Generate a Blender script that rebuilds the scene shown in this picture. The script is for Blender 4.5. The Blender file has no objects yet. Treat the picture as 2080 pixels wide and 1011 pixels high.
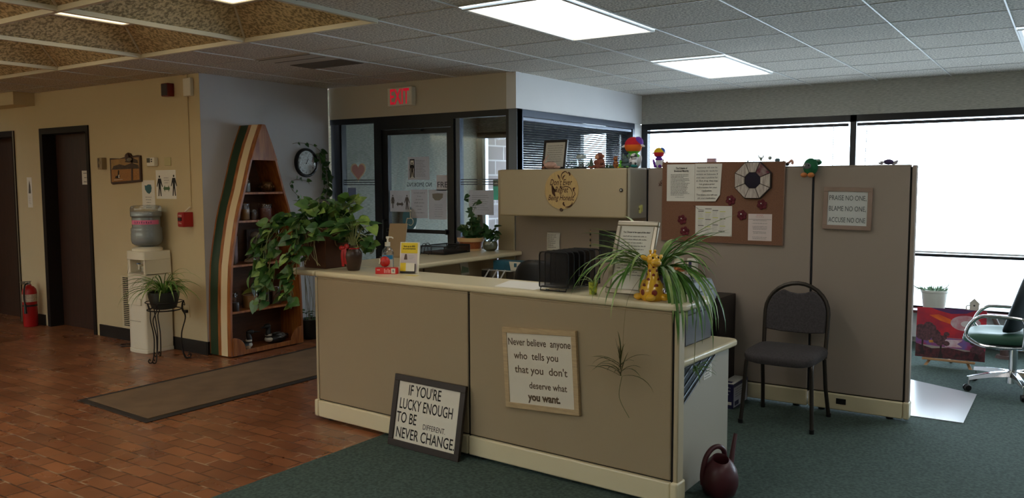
import bpy, bmesh, math, random
from mathutils import Matrix, Vector, Euler, noise
random.seed(7)
SC = bpy.context.scene
COL = SC.collection
PI = math.pi
R = math.radians

# ------------------------------------------------------------------ camera
cam = bpy.data.cameras.new('camera')
cam.sensor_width = 36.0
cam.lens = 1682.8 / 2080 * 36
cam.clip_start = 0.05
cam_ob = bpy.data.objects.new('camera', cam)
COL.objects.link(cam_ob)
YAW, PITCH, ROLL = 0.594111, -0.080352, -0.003493
_f = Vector((-math.sin(YAW)*math.cos(PITCH), math.cos(YAW)*math.cos(PITCH), math.sin(PITCH)))
_r = Vector((math.cos(YAW), math.sin(YAW), 0))
_u = _r.cross(_f)
_c, _s = math.cos(ROLL), math.sin(ROLL)
_r2 = _r*_c + _u*_s
_u2 = _u*_c - _r*_s
_m = Matrix((_r2, _u2, -_f)).transposed().to_4x4()
_m.translation = (0, 0, 1.5)
cam_ob.matrix_world = _m
SC.camera = cam_ob

# ------------------------------------------------------------------ world, exposure
SKY = 16.0
COFFER_LAMP = 3.0
PANEL_LAMP = 5.0
SC.view_settings.view_transform = 'Standard'
SC.view_settings.look = 'None'
SC.view_settings.gamma = 1
SC.view_settings.use_curve_mapping = False
SC.view_settings.exposure = -0.35
w = bpy.data.worlds.new('overcast_sky')
SC.world = w
w.use_nodes = True
bg = w.node_tree.nodes['Background']
bg.inputs[0].default_value = (0.70, 0.85, 1.0, 1)
bg.inputs[1].default_value = SKY
for nm, x, y, z, sx, sz, rz in (('daylight_portal', -0.2, 8.60, 1.22, 7.4, 1.8, 0), ('daylight_portal', -5.1, 8.62, 1.05, 2.2, 2.0, 0)):
    L = bpy.data.lights.new(nm, 'AREA')
    L.shape = 'RECTANGLE'; L.size = sx; L.size_y = sz
    L.cycles.is_portal = True
    lo = bpy.data.objects.new(nm, L); COL.objects.link(lo)
    lo.location = (x, y, z); lo.rotation_euler = (-PI/2, 0, 0)
cy = SC.cycles
cy.max_bounces = 10
cy.diffuse_bounces = 5
cy.glossy_bounces = 4
cy.transmission_bounces = 6
cy.transparent_max_bounces = 16
cy.caustics_reflective = False
cy.caustics_refractive = False
cy.sample_clamp_indirect = 6.0
try:
    cy.use_denoising = True
    cy.denoiser = 'OPENIMAGEDENOISE'
except Exception:
    pass

# ------------------------------------------------------------------ materials
def lin(c):
    return tuple((x/255/12.92 if x/255 <= 0.04045 else ((x/255+0.055)/1.055)**2.4) for x in c)
MATS = {}
def mat(name, rgb, rough=0.5, metal=0.0, var=0.0, vscale=8.0, bump=0.0, bscale=120.0, emit=0.0, coat=0.0, spec=0.5, rgb2=None, stretch=None, detail=4, vr=(0.35, 0.65)):
    if name in MATS: return MATS[name]
    m = bpy.data.materials.new(name); m.use_nodes = True
    nt = m.node_tree; b = nt.nodes['Principled BSDF']
    col = lin(rgb)
    b.inputs['Base Color'].default_value = (*col, 1)
    b.inputs['Roughness'].default_value = rough
    b.inputs['Metallic'].default_value = metal
    b.inputs['Specular IOR Level'].default_value = spec
    if coat: b.inputs['Coat Weight'].default_value = coat; b.inputs['Coat Roughness'].default_value = 0.08
    if emit:
        b.inputs['Emission Color'].default_value = (*col, 1)
        b.inputs['Emission Strength'].default_value = emit
    if var or bump:
        tc = nt.nodes.new('ShaderNodeTexCoord'); mp = nt.nodes.new('ShaderNodeMapping')
        nt.links.new(tc.outputs['Object'], mp.inputs[0])
        if stretch: mp.inputs['Scale'].default_value = stretch
    if var:
        n = nt.nodes.new('ShaderNodeTexNoise'); n.inputs['Scale'].default_value = vscale; n.inputs['Detail'].default_value = detail
        nt.links.new(mp.outputs[0], n.inputs['Vector'])
        mx = nt.nodes.new('ShaderNodeMix'); mx.data_type = 'RGBA'
        c2 = lin(rgb2) if rgb2 else tuple(x*(1-var) for x in col)
        mx.inputs['A'].default_value = (*col, 1); mx.inputs['B'].default_value = (*c2, 1)
        rmp = nt.nodes.new('ShaderNodeMapRange'); rmp.inputs[1].default_value = vr[0]; rmp.inputs[2].default_value = vr[1]
        nt.links.new(n.outputs['Fac'], rmp.inputs[0]); nt.links.new(rmp.outputs[0], mx.inputs['Factor'])
        nt.links.new(mx.outputs['Result'], b.inputs['Base Color'])
    if bump:
        n2 = nt.nodes.new('ShaderNodeTexNoise'); n2.inputs['Scale'].default_value = bscale; n2.inputs['Detail'].default_value = 3
        nt.links.new(mp.outputs[0], n2.inputs['Vector'])
        bp = nt.nodes.new('ShaderNodeBump'); bp.inputs['Strength'].default_value = bump; bp.inputs['Distance'].default_value = 0.004
        nt.links.new(n2.outputs['Fac'], bp.inputs['Height']); nt.links.new(bp.outputs[0], b.inputs['Normal'])
    MATS[name] = m
    return m

def tmat(name, rgb, f=0.5):
    m = bpy.data.materials.new(name); m.use_nodes = True; nt = m.node_tree
    for n in list(nt.nodes): nt.nodes.remove(n)
    o = nt.nodes.new('ShaderNodeOutputMaterial'); d = nt.nodes.new('ShaderNodeBsdfDiffuse'); t = nt.nodes.new('ShaderNodeBsdfTranslucent'); x = nt.nodes.new('ShaderNodeMixShader')
    d.inputs[0].default_value = t.inputs[0].default_value = (*lin(rgb), 1); x.inputs[0].default_value = f
    nt.links.new(d.outputs[0], x.inputs[1]); nt.links.new(t.outputs[0], x.inputs[2]); nt.links.new(x.outputs[0], o.inputs[0])
    MATS[name] = m
    return m

def glass(name, tint=(1, 1, 1), gloss=0.08, rough=0.02):
    m = bpy.data.materials.new(name); m.use_nodes = True; nt = m.node_tree
    for n in list(nt.nodes): nt.nodes.remove(n)
    o = nt.nodes.new('ShaderNodeOutputMaterial'); t = nt.nodes.new('ShaderNodeBsdfTransparent'); g = nt.nodes.new('ShaderNodeBsdfGlossy')
    t.inputs[0].default_value = (*tint, 1); g.inputs['Roughness'].default_value = rough
    lw = nt.nodes.new('ShaderNodeLayerWeight'); lw.inputs[0].default_value = 0.25
    mr = nt.nodes.new('ShaderNodeMapRange'); mr.inputs[3].default_value = gloss*0.6; mr.inputs[4].default_value = min(1, gloss*5)
    x = nt.nodes.new('ShaderNodeMixShader')
    nt.links.new(lw.outputs['Fresnel'], mr.inputs[0]); nt.links.new(mr.outputs[0], x.inputs[0])
    nt.links.new(t.outputs[0], x.inputs[1]); nt.links.new(g.outputs[0], x.inputs[2]); nt.links.new(x.outputs[0], o.inputs[0])
    MATS[name] = m
    return m

def brick_mat(name, c1, c2, mortar, bw, rh, ms, rough, plane='XY', bump=0.3, wear=0.0, mortar2=None):
    m = bpy.data.materials.new(name); m.use_nodes = True; nt = m.node_tree; b = nt.nodes['Principled BSDF']
    tc = nt.nodes.new('ShaderNodeTexCoord'); sp = nt.nodes.new('ShaderNodeSeparateXYZ'); cb = nt.nodes.new('ShaderNodeCombineXYZ')
    nt.links.new(tc.outputs['Object'], sp.inputs[0])
    a, c = plane
    nt.links.new(sp.outputs[a], cb.inputs['X']); nt.links.new(sp.outputs[c], cb.inputs['Y'])
    br = nt.nodes.new('ShaderNodeTexBrick')
    br.inputs['Color1'].default_value = (*lin(c1), 1); br.inputs['Color2'].default_value = (*lin(c2), 1); br.inputs['Mortar'].default_value = (*lin(mortar), 1)
    br.inputs['Scale'].default_value = 1.0; br.inputs['Mortar Size'].default_value = ms; br.inputs['Mortar Smooth'].default_value = 0.3
    br.inputs['Brick Width'].default_value = bw; br.inputs['Row Height'].default_value = rh; br.inputs['Bias'].default_value = 0.0
    nt.links.new(cb.outputs[0], br.inputs['Vector'])
    n = nt.nodes.new('ShaderNodeTexNoise'); n.inputs['Scale'].default_value = 3.0; n.inputs['Detail'].default_value = 6
    nt.links.new(tc.outputs['Object'], n.inputs['Vector'])
    mx = nt.nodes.new('ShaderNodeMix'); mx.data_type = 'RGBA'; mx.blend_type = 'MULTIPLY'
    rp = nt.nodes.new('ShaderNodeMapRange'); rp.inputs[1].default_value = 0.3; rp.inputs[2].default_value = 0.7; rp.inputs[3].default_value = 0.7; rp.inputs[4].default_value = 1.1
    nt.links.new(n.outputs['Fac'], rp.inputs[0]); mx.inputs['Factor'].default_value = 1
    nt.links.new(br.outputs['Color'], mx.inputs['A']); nt.links.new(rp.outputs[0], mx.inputs['B'])
    if mortar2:
        n5 = nt.nodes.new('ShaderNodeTexNoise'); n5.inputs['Scale'].default_value = 7.0; n5.inputs['Detail'].default_value = 2
        nt.links.new(tc.outputs['Object'], n5.inputs['Vector'])
        r5 = nt.nodes.new('ShaderNodeMapRange'); r5.inputs[1].default_value = 0.52; r5.inputs[2].default_value = 0.62; nt.links.new(n5.outputs['Fac'], r5.inputs[0])
        m5 = nt.nodes.new('ShaderNodeMix'); m5.data_type = 'RGBA'; m5.inputs['A'].default_value = (*lin(mortar), 1); m5.inputs['B'].default_value = (*lin(mortar2), 1)
        nt.links.new(r5.outputs[0], m5.inputs['Factor'])
        m6 = nt.nodes.new('ShaderNodeMix'); m6.data_type = 'RGBA'; nt.links.new(br.outputs['Fac'], m6.inputs['Factor'])
        nt.links.new(mx.outputs['Result'], m6.inputs['A']); nt.links.new(m5.outputs['Result'], m6.inputs['B'])
        nt.links.new(m6.outputs['Result'], b.inputs['Base Color'])
    else:
        nt.links.new(mx.outputs['Result'], b.inputs['Base Color'])
    if wear:
        n3 = nt.nodes.new('ShaderNodeTexNoise'); n3.inputs['Scale'].default_value = 2.2; n3.inputs['Detail'].default_value = 8
        nt.links.new(tc.outputs['Object'], n3.inputs['Vector'])
        r3 = nt.nodes.new('ShaderNodeMapRange'); r3.inputs[1].default_value = 0.35; r3.inputs[2].default_value = 0.7; r3.inputs[3].default_value = rough-wear; r3.inputs[4].default_value = rough+wear
        nt.links.new(n3.outputs['Fac'], r3.inputs[0]); nt.links.new(r3.outputs[0], b.inputs['Roughness'])
    else:
        b.inputs['Roughness'].default_value = rough
    bp = nt.nodes.new('ShaderNodeBump'); bp.inputs['Strength'].default_value = bump; bp.inputs['Distance'].default_value = 0.003; bp.invert = True
    nt.links.new(br.outputs['Fac'], bp.inputs['Height']); nt.links.new(bp.outputs[0], b.inputs['Normal'])
    MATS[name] = m
    return m

# ------------------------------------------------------------------ mesh builder
class MB:
    def __init__(s, T=None):
        s.v = []; s.f = []; s.mi = []; s.mats = []; s.T = T
    def m(s, mt):
        if mt not in s.mats: s.mats.append(mt)
        return s.mats.index(mt)
    def add(s, vs, fs, mt):
        k = len(s.v); i = s.m(mt)
        for p in vs:
            p = Vector(p); s.v.append(s.T @ p if s.T else p)
        for f in fs: s.f.append([k+a for a in f]); s.mi.append(i)
    def box(s, x0, x1, y0, y1, z0, z1, mt):
        s.add([(x0,y0,z0),(x1,y0,z0),(x1,y1,z0),(x0,y1,z0),(x0,y0,z1),(x1,y0,z1),(x1,y1,z1),(x0,y1,z1)],
              [(0,3,2,1),(4,5,6,7),(0,1,5,4),(1,2,6,5),(2,3,7,6),(3,0,4,7)], mt)
        return s
    def quad(s, pts, mt):
        s.add(pts, [tuple(range(len(pts)))], mt); return s
    def prism(s, pts, d, mt, mt_side=None):
        # extrude a closed outline (list of 3d points) along vector d
        n = len(pts); d = Vector(d)
        vs = [Vector(p) for p in pts] + [Vector(p)+d for p in pts]
        s.add(vs, [tuple(reversed(range(n))), tuple(range(n, 2*n))], mt)
        s.add(vs, [(i, (i+1) % n, n+(i+1) % n, n+i) for i in range(n)], mt_side or mt)
        return s
    def cyl(s, p0, p1, r0, r1=None, mt=None, n=20, cap=True):
        r1 = r0 if r1 is None else r1
        p0 = Vector(p0); p1 = Vector(p1); d = (p1-p0).normalized()
        a = d.orthogonal().normalized(); b = d.cross(a)
        vs = [p0+(a*math.cos(2*PI*i/n)+b*math.sin(2*PI*i/n))*r0 for i in range(n)] + [p1+(a*math.cos(2*PI*i/n)+b*math.sin(2*PI*i/n))*r1 for i in range(n)]
        fs = [(i, (i+1) % n, n+(i+1) % n, n+i) for i in range(n)]
        if cap: fs += [tuple(reversed(range(n))), tuple(range(n, 2*n))]
        s.add(vs, fs, mt); return s
    def lathe(s, prof, c, mt, n=28, ax=(1, 1), cap=True, axis=None):
        # prof: list of (r, z); c: base centre
        c = Vector(c); Q = Matrix.Identity(3)
        if axis is not None: Q = Vector((0,0,1)).rotation_difference(Vector(axis)).to_matrix()
        vs = []
        for r, z in prof:
            for i in range(n):
                t = 2*PI*i/n
                vs.append(c + Q @ Vector((r*math.cos(t)*ax[0], r*math.sin(t)*ax[1], z)))
        fs = []
        for k in range(len(prof)-1):
            for i in range(n):
                j = (i+1) % n
                fs.append((k*n+i, k*n+j, (k+1)*n+j, (k+1)*n+i))
        if cap:
            if prof[0][0] > 1e-5: fs.append(tuple(reversed(range(n))))
            if prof[-1][0] > 1e-5: fs.append(tuple((len(prof)-1)*n+i for i in range(n)))
        s.add(vs, fs, mt); return s
    def tube(s, pts, r, mt, n=8, closed=False, taper=None):
        pts = [Vector(p) for p in pts]; N = len(pts); vs = []; fs = []
        up = None
        for i, p in enumerate(pts):
            if closed: t = pts[(i+1) % N]-pts[i-1]
            else: t = pts[min(i+1, N-1)]-pts[max(i-1, 0)]
            t = t.normalized() if t.length > 1e-9 else Vector((0,0,1))
            if up is None: a = t.orthogonal().normalized()
            else:
                a = up - t*up.dot(t)
                a = a.normalized() if a.length > 1e-6 else t.orthogonal().normalized()
            up = a; b = t.cross(a)
            rr = r if taper is None else r*(1+(taper-1)*i/max(1, N-1))
            vs += [p+(a*math.cos(2*PI*k/n)+b*math.sin(2*PI*k/n))*rr for k in range(n)]
        M_ = N if closed else N-1
        for i in range(M_):
            j = (i+1) % N
            for k in range(n):
                l = (k+1) % n
                fs.append((i*n+k, i*n+l, j*n+l, j*n+k))
        if not closed: fs += [tuple(reversed(range(n))), tuple((N-1)*n+k for k in range(n))]
        s.add(vs, fs, mt); return s
    def ell(s, c, r, mt, n=18, q=None, rows=10):
        c = Vector(c); r = (r, r, r) if not hasattr(r, '__len__') else r
        Q = q.to_matrix() if q is not None else Matrix.Identity(3)
        vs = [c+Q@Vector((0,0,-r[2]))]; fs = []
        for k in range(1, rows):
            ph = -PI/2+PI*k/rows
            for i in range(n):
                t = 2*PI*i/n
                vs.append(c+Q@Vector((r[0]*math.cos(ph)*math.cos(t), r[1]*math.cos(ph)*math.sin(t), r[2]*math.sin(ph))))
        vs.append(c+Q@Vector((0,0,r[2])))
        for i in range(n): fs.append((0, 1+(i+1) % n, 1+i))
        for k in range(rows-2):
            for i in range(n):
                j = (i+1) % n
                fs.append((1+k*n+i, 1+k*n+j, 1+(k+1)*n+j, 1+(k+1)*n+i))
        top = len(vs)-1
        for i in range(n): fs.append((1+(rows-2)*n+i, 1+(rows-2)*n+(i+1) % n, top))
        s.add(vs, fs, mt); return s
    def leaf(s, base, d, nrm, L, W, mt, heart=True, fold=0.25, curl=0.15):
        d = Vector(d).normalized(); nrm = Vector(nrm); nrm = (nrm-d*nrm.dot(d))
        nrm = nrm.normalized() if nrm.length > 1e-5 else d.orthogonal().normalized()
        sd = d.cross(nrm); base = Vector(base)
        prof = [(0.0, 0.0), (-0.1, 0.32), (0.12, 0.5), (0.4, 0.46), (0.7, 0.27), (1.0, 0.0)] if heart else [(0.0, 0.0), (0.15, 0.22), (0.4, 0.34), (0.65, 0.28), (0.85, 0.14), (1.0, 0.0)]
        mid = [base+d*(t*L)-nrm*(curl*L*t*t) for t in (0.0, 0.12, 0.4, 0.7, 1.0)] if heart else [base+d*(t*L)-nrm*(curl*L*t*t) for t in (0.15, 0.4, 0.65, 0.85, 1.0)]
        if heart:
            side = [[base+d*(t*L)-nrm*(curl*L*t*t)+sd*(sg*w_*W)+nrm*(fold*w_*W) for t, w_ in prof[1:-1]] for sg in (1, -1)]
            vs = mid + side[0] + side[1]
            fs = [(0,5,6,1),(1,6,7,2),(2,7,8,3),(3,8,4),(0,1,10,9),(1,2,11,10),(2,3,12,11),(3,4,12)]
        else:
            side = [[base+d*(t*L)-nrm*(curl*L*t*t)+sd*(sg*w_*W)+nrm*(fold*w_*W) for t, w_ in prof[1:-1]] for sg in (1, -1)]
            vs = [base]+mid+side[0]+side[1]   # 0 base,1..5 mid,6..9 ,10..13
            fs = [(0,6,1),(1,6,7,2),(2,7,8,3),(3,8,9,4),(4,9,5),(0,1,10),(1,2,11,10),(2,3,12,11),(3,4,13,12),(4,5,13)]
        s.add(vs, fs, mt); return s
    def blade(s, base, az, L, e0, e1, W, mt, n=9, fold=0.3, twist=0.0, pw=1.2):
        # strap leaf leaving base at elevation e0 and ending at elevation e1 (radians)
        h = Vector((math.cos(az), math.sin(az), 0)); sd = Vector((-math.sin(az), math.cos(az), 0))
        p = Vector(base); pts = [p.copy()]; vs = []; fs = []
        for i in range(n):
            t = (i+0.5)/n; e = e0+(e1-e0)*(t**pw)
            hh = h*math.cos(twist*t)+sd*math.sin(twist*t)
            p = p+(hh*math.cos(e)+Vector((0,0,1))*math.sin(e))*(L/n); pts.append(p.copy())
        for i, q in enumerate(pts):
            t = i/n; ww = W*(0.55+0.9*t if t < 0.5 else 1.0)*max(0.02, 1-max(0, t-0.45)**2*3.3)
            vs += [q+sd*ww*0.5+Vector((0,0,fold*ww)), q, q-sd*ww*0.5+Vector((0,0,fold*ww))]
        for i in range(n):
            a = i*3
            fs += [(a, a+1, a+4, a+3), (a+1, a+2, a+5, a+4)]
        s.add(vs, fs, mt); return s
    def text(s, body, size, o, mt, right=(1,0,0), up=(0,0,1), width=None, align='CENTER', shear=0.0, bold=0.0, lift=0.0006, space=1.0):
        cu = bpy.data.curves.new('lettering_curve', 'FONT')
        cu.body = body; cu.size = size; cu.align_x = align; cu.shear = shear; cu.offset = bold; cu.space_line = space
        cu.resolution_u = 3
        ob = bpy.data.objects.new('lettering_curve', cu)
        me = bpy.data.meshes.new_from_object(ob)
        r = Vector(right).normalized(); u = Vector(up).normalized(); nn = r.cross(u); o = Vector(o)
        xs = [v.co.x for v in me.vertices]
        sx = 1.0
        if xs and width: sx = width/max(1e-6, max(xs)-min(xs))
        vs = [o+r*(v.co.x*sx)+u*v.co.y+nn*lift for v in me.vertices]
        s.add(vs, [tuple(p.vertices) for p in me.polygons], mt)
        bpy.data.objects.remove(ob); bpy.data.curves.remove(cu); bpy.data.meshes.remove(me)
        return s
    def lines(s, o, mt, W, n, dz, h, right=(1,0,0), up=(0,0,1), seed=1, center=False, lift=0.0006, fill=0.85):
        # rows of small dashes: print too small to read
        rd = random.Random(seed); r = Vector(right).normalized(); u = Vector(up).normalized(); nn = r.cross(u); o = Vector(o)
        for k in range(n):
            Wk = W*(rd.uniform(fill-0.2, fill) if k % 3 == 2 else rd.uniform(fill, 1))
            x = (W-Wk)/2 if center else 0; end = x+Wk
            lw = h*0.42
            while x < end-lw:
                for q in range(rd.randint(2, 8)):
                    if x > end-lw: break
                    a = o+r*x-u*(k*dz)+nn*lift; hh = h*rd.choice((0.62, 0.66, 0.7, 1.0))
                    s.quad([a, a+r*lw, a+r*lw+u*hh, a+u*hh], mt)
                    x += lw*1.42
                x += lw*1.1
        return s
    def build(s, name, root=None, loc=None, bevel=0.0, seg=2, smooth=40, subsurf=0, solid=0.0):
        if root is None and loc is None:
            xs = [v.x for v in s.v]; ys = [v.y for v in s.v]; zs = [v.z for v in s.v]
            loc = ((min(xs)+max(xs))/2, (min(ys)+max(ys))/2, min(zs))
        if root is not None:
            W = WORLD[root.name]
            inv = W.inverted(); vs = [inv @ v for v in s.v]
        else:
            L = Vector(loc); vs = [v-L for v in s.v]
        me = bpy.data.meshes.new(name); me.from_pydata(vs, [], s.f)
        for mt in s.mats: me.materials.append(mt)
        me.polygons.foreach_set('material_index', s.mi)
        bm = bmesh.new(); bm.from_mesh(me)
        if smooth: bmesh.ops.remove_doubles(bm, verts=bm.verts, dist=0.00001)
        bmesh.ops.recalc_face_normals(bm, faces=bm.faces) if smooth != -1 else None
        bm.to_mesh(me); bm.free()
        if smooth and smooth > 0:
            me.polygons.foreach_set('use_smooth', [True]*len(me.polygons))
            me.set_sharp_from_angle(angle=R(smooth))
        me.update()
        ob = bpy.data.objects.new(name, me); COL.objects.link(ob)
        if root is not None:
            ob.parent = root; WORLD[ob.name] = WORLD[root.name]
        else:
            ob.location = loc; WORLD[ob.name] = Matrix.Translation(Vector(loc))
        if solid:
            md = ob.modifiers.new('Solidify', 'SOLIDIFY'); md.thickness = solid; md.offset = 0
        if bevel:
            md = ob.modifiers.new('Bevel', 'BEVEL'); md.width = bevel; md.segments = seg; md.limit_method = 'ANGLE'; md.angle_limit = R(40); md.harden_normals = False
        if subsurf:
            md = ob.modifiers.new('Subd', 'SUBSURF'); md.levels = subsurf; md.render_levels = subsurf
        return ob
WORLD = {}
def thing(name, label, cat, loc, rz=0.0, group=None):
    o = bpy.data.objects.new(name, None); COL.objects.link(o)
    o.location = loc; o.rotation_euler = (0, 0, rz); o.empty_display_size = 0.1
    WORLD[o.name] = Matrix.Translation(Vector(loc)) @ Matrix.Rotation(rz, 4, 'Z')
    return tag(o, label, cat, group)
def tag(o, label, cat, group=None, kind=None):
    o['label'] = label; o['category'] = cat
    if group: o['group'] = group
    if kind: o['kind'] = kind
    return o
def struct(o, label=None, cat=None):
    o['kind'] = 'structure'
    if label: o['label'] = label
    if cat: o['category'] = cat
    return o
def TR(x, y, z, rz=0, rx=0, ry=0):
    return Matrix.Translation((x, y, z)) @ Matrix.Rotation(rz, 4, 'Z') @ Matrix.Rotation(ry, 4, 'Y') @ Matrix.Rotation(rx, 4, 'X')
def arc(c, r, a0, a1, n, ax=(1,0,0), ay=(0,0,1)):
    c = Vector(c); ax = Vector(ax); ay = Vector(ay)
    return [c+ax*(r*math.cos(a0+(a1-a0)*i/n))+ay*(r*math.sin(a0+(a1-a0)*i/n)) for i in range(n+1)]
def spline(pts, n=6):
    P = [Vector(p) for p in pts]; out = []
    for i in range(len(P)-1):
        p0 = P[max(i-1, 0)]; p1 = P[i]; p2 = P[i+1]; p3 = P[min(i+2, len(P)-1)]
        for k in range(n):
            t = k/n
            out.append(0.5*((2*p1)+(p2-p0)*t+(2*p0-5*p1+4*p2-p3)*t*t+(3*p1-p0-3*p2+p3)*t**3))
    out.append(P[-1]); return out

# ------------------------------------------------------------------ palette
WALLS = mat('wall_paint_dim_daylight', (200, 200, 202), 0.7, var=0.04, vscale=1.5, bump=0.08, bscale=60)  # the shared wall paint, greyed for the dim daylight on the side wall
WALL = mat('wall_paint_cream', (203, 186, 148), 0.7, var=0.04, vscale=1.5, bump=0.08, bscale=60)
WALLG = mat('wall_paint_shaded', (196, 188, 170), 0.7, var=0.04, vscale=1.5, bump=0.08, bscale=60)  # same wall paint, greyed for the weaker light above the exit
WALLB = mat('wall_paint_daylit', (232, 232, 232), 0.7, var=0.04, vscale=1.5, bump=0.08, bscale=60)  # same wall paint, lightened for the daylight beside the windows
WALLPAPER = mat('wallpaper_woven_grey', (186, 184, 174), 0.8, var=0.3, vscale=9, stretch=(3, 3, 26), rgb2=(156, 154, 146), bump=0.15, bscale=30)
VEST = mat('vestibule_wallpaper', (148, 150, 138), 0.8, var=0.35, vscale=7, stretch=(3, 3, 22), rgb2=(116, 118, 108), bump=0.1, bscale=30)
BLACKB = mat('black_rubber_base', (20, 17, 16), 0.5)
BRONZE = mat('dark_bronze_frame', (84, 90, 102), 0.32, metal=0.7)
BRONZE2 = mat('black_door_frame', (17, 18, 22), 0.35, metal=0.3)
DKWOOD = mat('dark_walnut_door', (60, 35, 23), 0.55, var=0.35, vscale=5, stretch=(14, 14, 1), bump=0.05, bscale=40)
DKFRAME = mat('dark_painted_jamb', (26, 18, 14), 0.65, spec=0.3)
TILE = mat('ceiling_tile_fissured', (212, 206, 192), 0.9, var=0.52, vscale=75, bump=0.9, bscale=110, detail=2, vr=(0.42, 0.60))
TILEC = mat('coffer_tile_fissured', (206, 190, 150), 0.9, var=0.6, vscale=52, bump=0.9, bscale=70, detail=2, vr=(0.42, 0.60))
TBAR = mat('ceiling_grid_metal', (205, 205, 200), 0.4)
TBARC = mat('coffer_bar_metal', (205, 200, 180), 0.4)
FAB = mat('panel_fabric_beige', (166, 148, 119), 0.95, var=0.1, vscale=500, bump=0.12, bscale=700)
FABG = mat('panel_fabric_taupe', (164, 150, 138), 0.95, var=0.1, vscale=500, bump=0.12, bscale=700)
TRIM = mat('panel_trim_putty', (186, 172, 142), 0.45)
LAM = mat('laminate_cream', (221, 209, 174), 0.3, coat=0.1)
LAMG = mat('laminate_putty_grey', (172, 166, 150), 0.5)
BLK = mat('black_plastic', (18, 18, 20), 0.4)
BLKM = mat('black_wire_metal', (16, 16, 17), 0.4, metal=0.4)
GAP = mat('dark_gap', (10, 9, 8), 0.8)
WHITE = mat('white_paper', (228, 225, 216), 0.85)
INK = mat('black_ink', (28, 26, 26), 0.8)
INKG = mat('grey_ink', (92, 88, 84), 0.8)
WPL = mat('white_plastic', (226, 222, 206), 0.4)
CHROME = mat('chrome', (215, 216, 220), 0.12, metal=1.0)
STEEL = mat('brushed_steel', (170, 170, 168), 0.35, metal=1.0)
RED = mat('red_enamel', (168, 22, 26), 0.35)
REDP = mat('red_plastic', (205, 40, 38), 0.4)
SOIL = mat('potting_soil', (46, 34, 26), 0.95, var=0.4, vscale=60)
GREEN1 = mat('leaf_green_pale', (128, 156, 76), 0.45, var=0.35, vscale=18, rgb2=(82, 118, 48))
GREEN2 = mat('leaf_green_mid', (74, 112, 50), 0.4, var=0.4, vscale=18, rgb2=(46, 82, 38))
GREEN3 = mat('leaf_green_dark', (48, 86, 42), 0.4, var=0.3, vscale=14)
STEM = mat('stem_green', (140, 146, 92), 0.6)
SPID1 = mat('spider_leaf_green', (86, 134, 50), 0.4, var=0.3, vscale=25)
SPID2 = mat('spider_leaf_light', (160, 186, 108), 0.4, var=0.25, vscale=25)
WOOD = mat('varnished_pine', (172, 106, 50), 0.35, var=0.35, vscale=5, stretch=(8, 8, 1), rgb2=(134, 76, 34), coat=0.2)
WOODD = mat('dark_stained_wood', (54, 38, 26), 0.6, var=0.4, vscale=6, stretch=(3, 20, 20))
WOODL = mat('pale_raw_wood', (190, 164, 124), 0.6, var=0.2, vscale=5, stretch=(3, 20, 20))
GLASSW = glass('window_glass', (0.95, 0.96, 0.95), 0.05)
GLASSC = glass('clear_glass', (0.95, 0.97, 0.97), 0.14)
LENS = glass('clock_lens', (0.97, 0.98, 0.98), 0.03)
GLASSB = glass('water_bottle_plastic', (0.86, 0.90, 0.93), 0.14, 0.08)
# ================================================================== SETTING
BRICKF = brick_mat('floor_brick_pavers', (158, 100, 64), (130, 80, 52), (92, 58, 40), 0.205, 0.1025, 0.006, 0.30, 'XY', 0.3, wear=0.05, mortar2=(170, 138, 108))
CARPET = mat('carpet_green_loop', (72, 92, 85), 0.97, var=0.35, vscale=60, rgb2=(48, 64, 60), bump=0.6, bscale=260, detail=8)
BLOCK = brick_mat('exterior_brick', (100, 91, 93), (84, 77, 80), (134, 130, 132), 0.40, 0.20, 0.012, 0.85, 'YZ', 0.4)
PAVE = mat('exterior_concrete', (196, 196, 198), 0.9, var=0.1, vscale=2)
SILLM = mat('window_sill_maroon', (92, 40, 40), 0.45)
DARKSOFF = mat('entrance_soffit', (60, 60, 62), 0.8)

XL, XR, YB, YF, H = -10.5, 3.2, -3.0, 8.44, 2.44
b = MB(); b.box(XL, -3.35, YB, 8.60, -0.08, 0.0, BRICKF)
struct(b.build('floor', loc=(0, 0, 0), smooth=0))
b = MB(); b.box(-3.35, XR, YB, 8.52, -0.08, 0.004, CARPET)
struct(b.build('floor_carpet', loc=(0, 0, 0), smooth=0))

# ---- walls
def wall(name, boxes, m):
    b = MB()
    for q in boxes: b.box(*q, m)
    return struct(b.build(name, loc=(0, 0, 0), smooth=0))
wall('wall_left', [(-7.99, -6.23, 4.45, 4.57, 0, H), (-8.92, -7.99, 4.45, 4.57, 2.07, H), (-9.46, -8.92, 4.45, 4.57, 0, H), (XL, -9.46, 4.45, 4.57, 2.07, H), (XL-0.1, XL, YB, 4.57, 0, H)], WALL)
wall('wall_side', [(-6.33, -6.2295, 4.452, 5.93, 0, H)], WALLS)
wall('wall_exit', [(-6.23, -4.07, 5.945, 6.03, 2.13, H)], WALLG)
wall('wall_blinds', [(-4.07, -3.97, 5.945, 8.44, 2.13, H), (-4.07, -3.97, 6.04, 8.44, 0, 0.92), (-4.07, -3.97, 8.25, 8.44, 0.92, 2.127)], WALLB)
wall('wall_windows', [(-3.97, XR, 8.44, 8.56, 2.13, H), (-3.97, XR, 8.44, 8.56, 0, 0.30)], WALLPAPER)
wall('wall_right', [(XR, XR+0.1, YB, 8.56, 0, H)], WALLB)
wall('wall_back', [(XL, XR, YB-0.1, YB, 0, H)], WALL)
wall('wall_vestibule', [(-6.34, -6.24, 6.03, 8.56, 0, H), (-6.24, -4.07, 8.5, 8.58, 2.12, H)], VEST)
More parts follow.
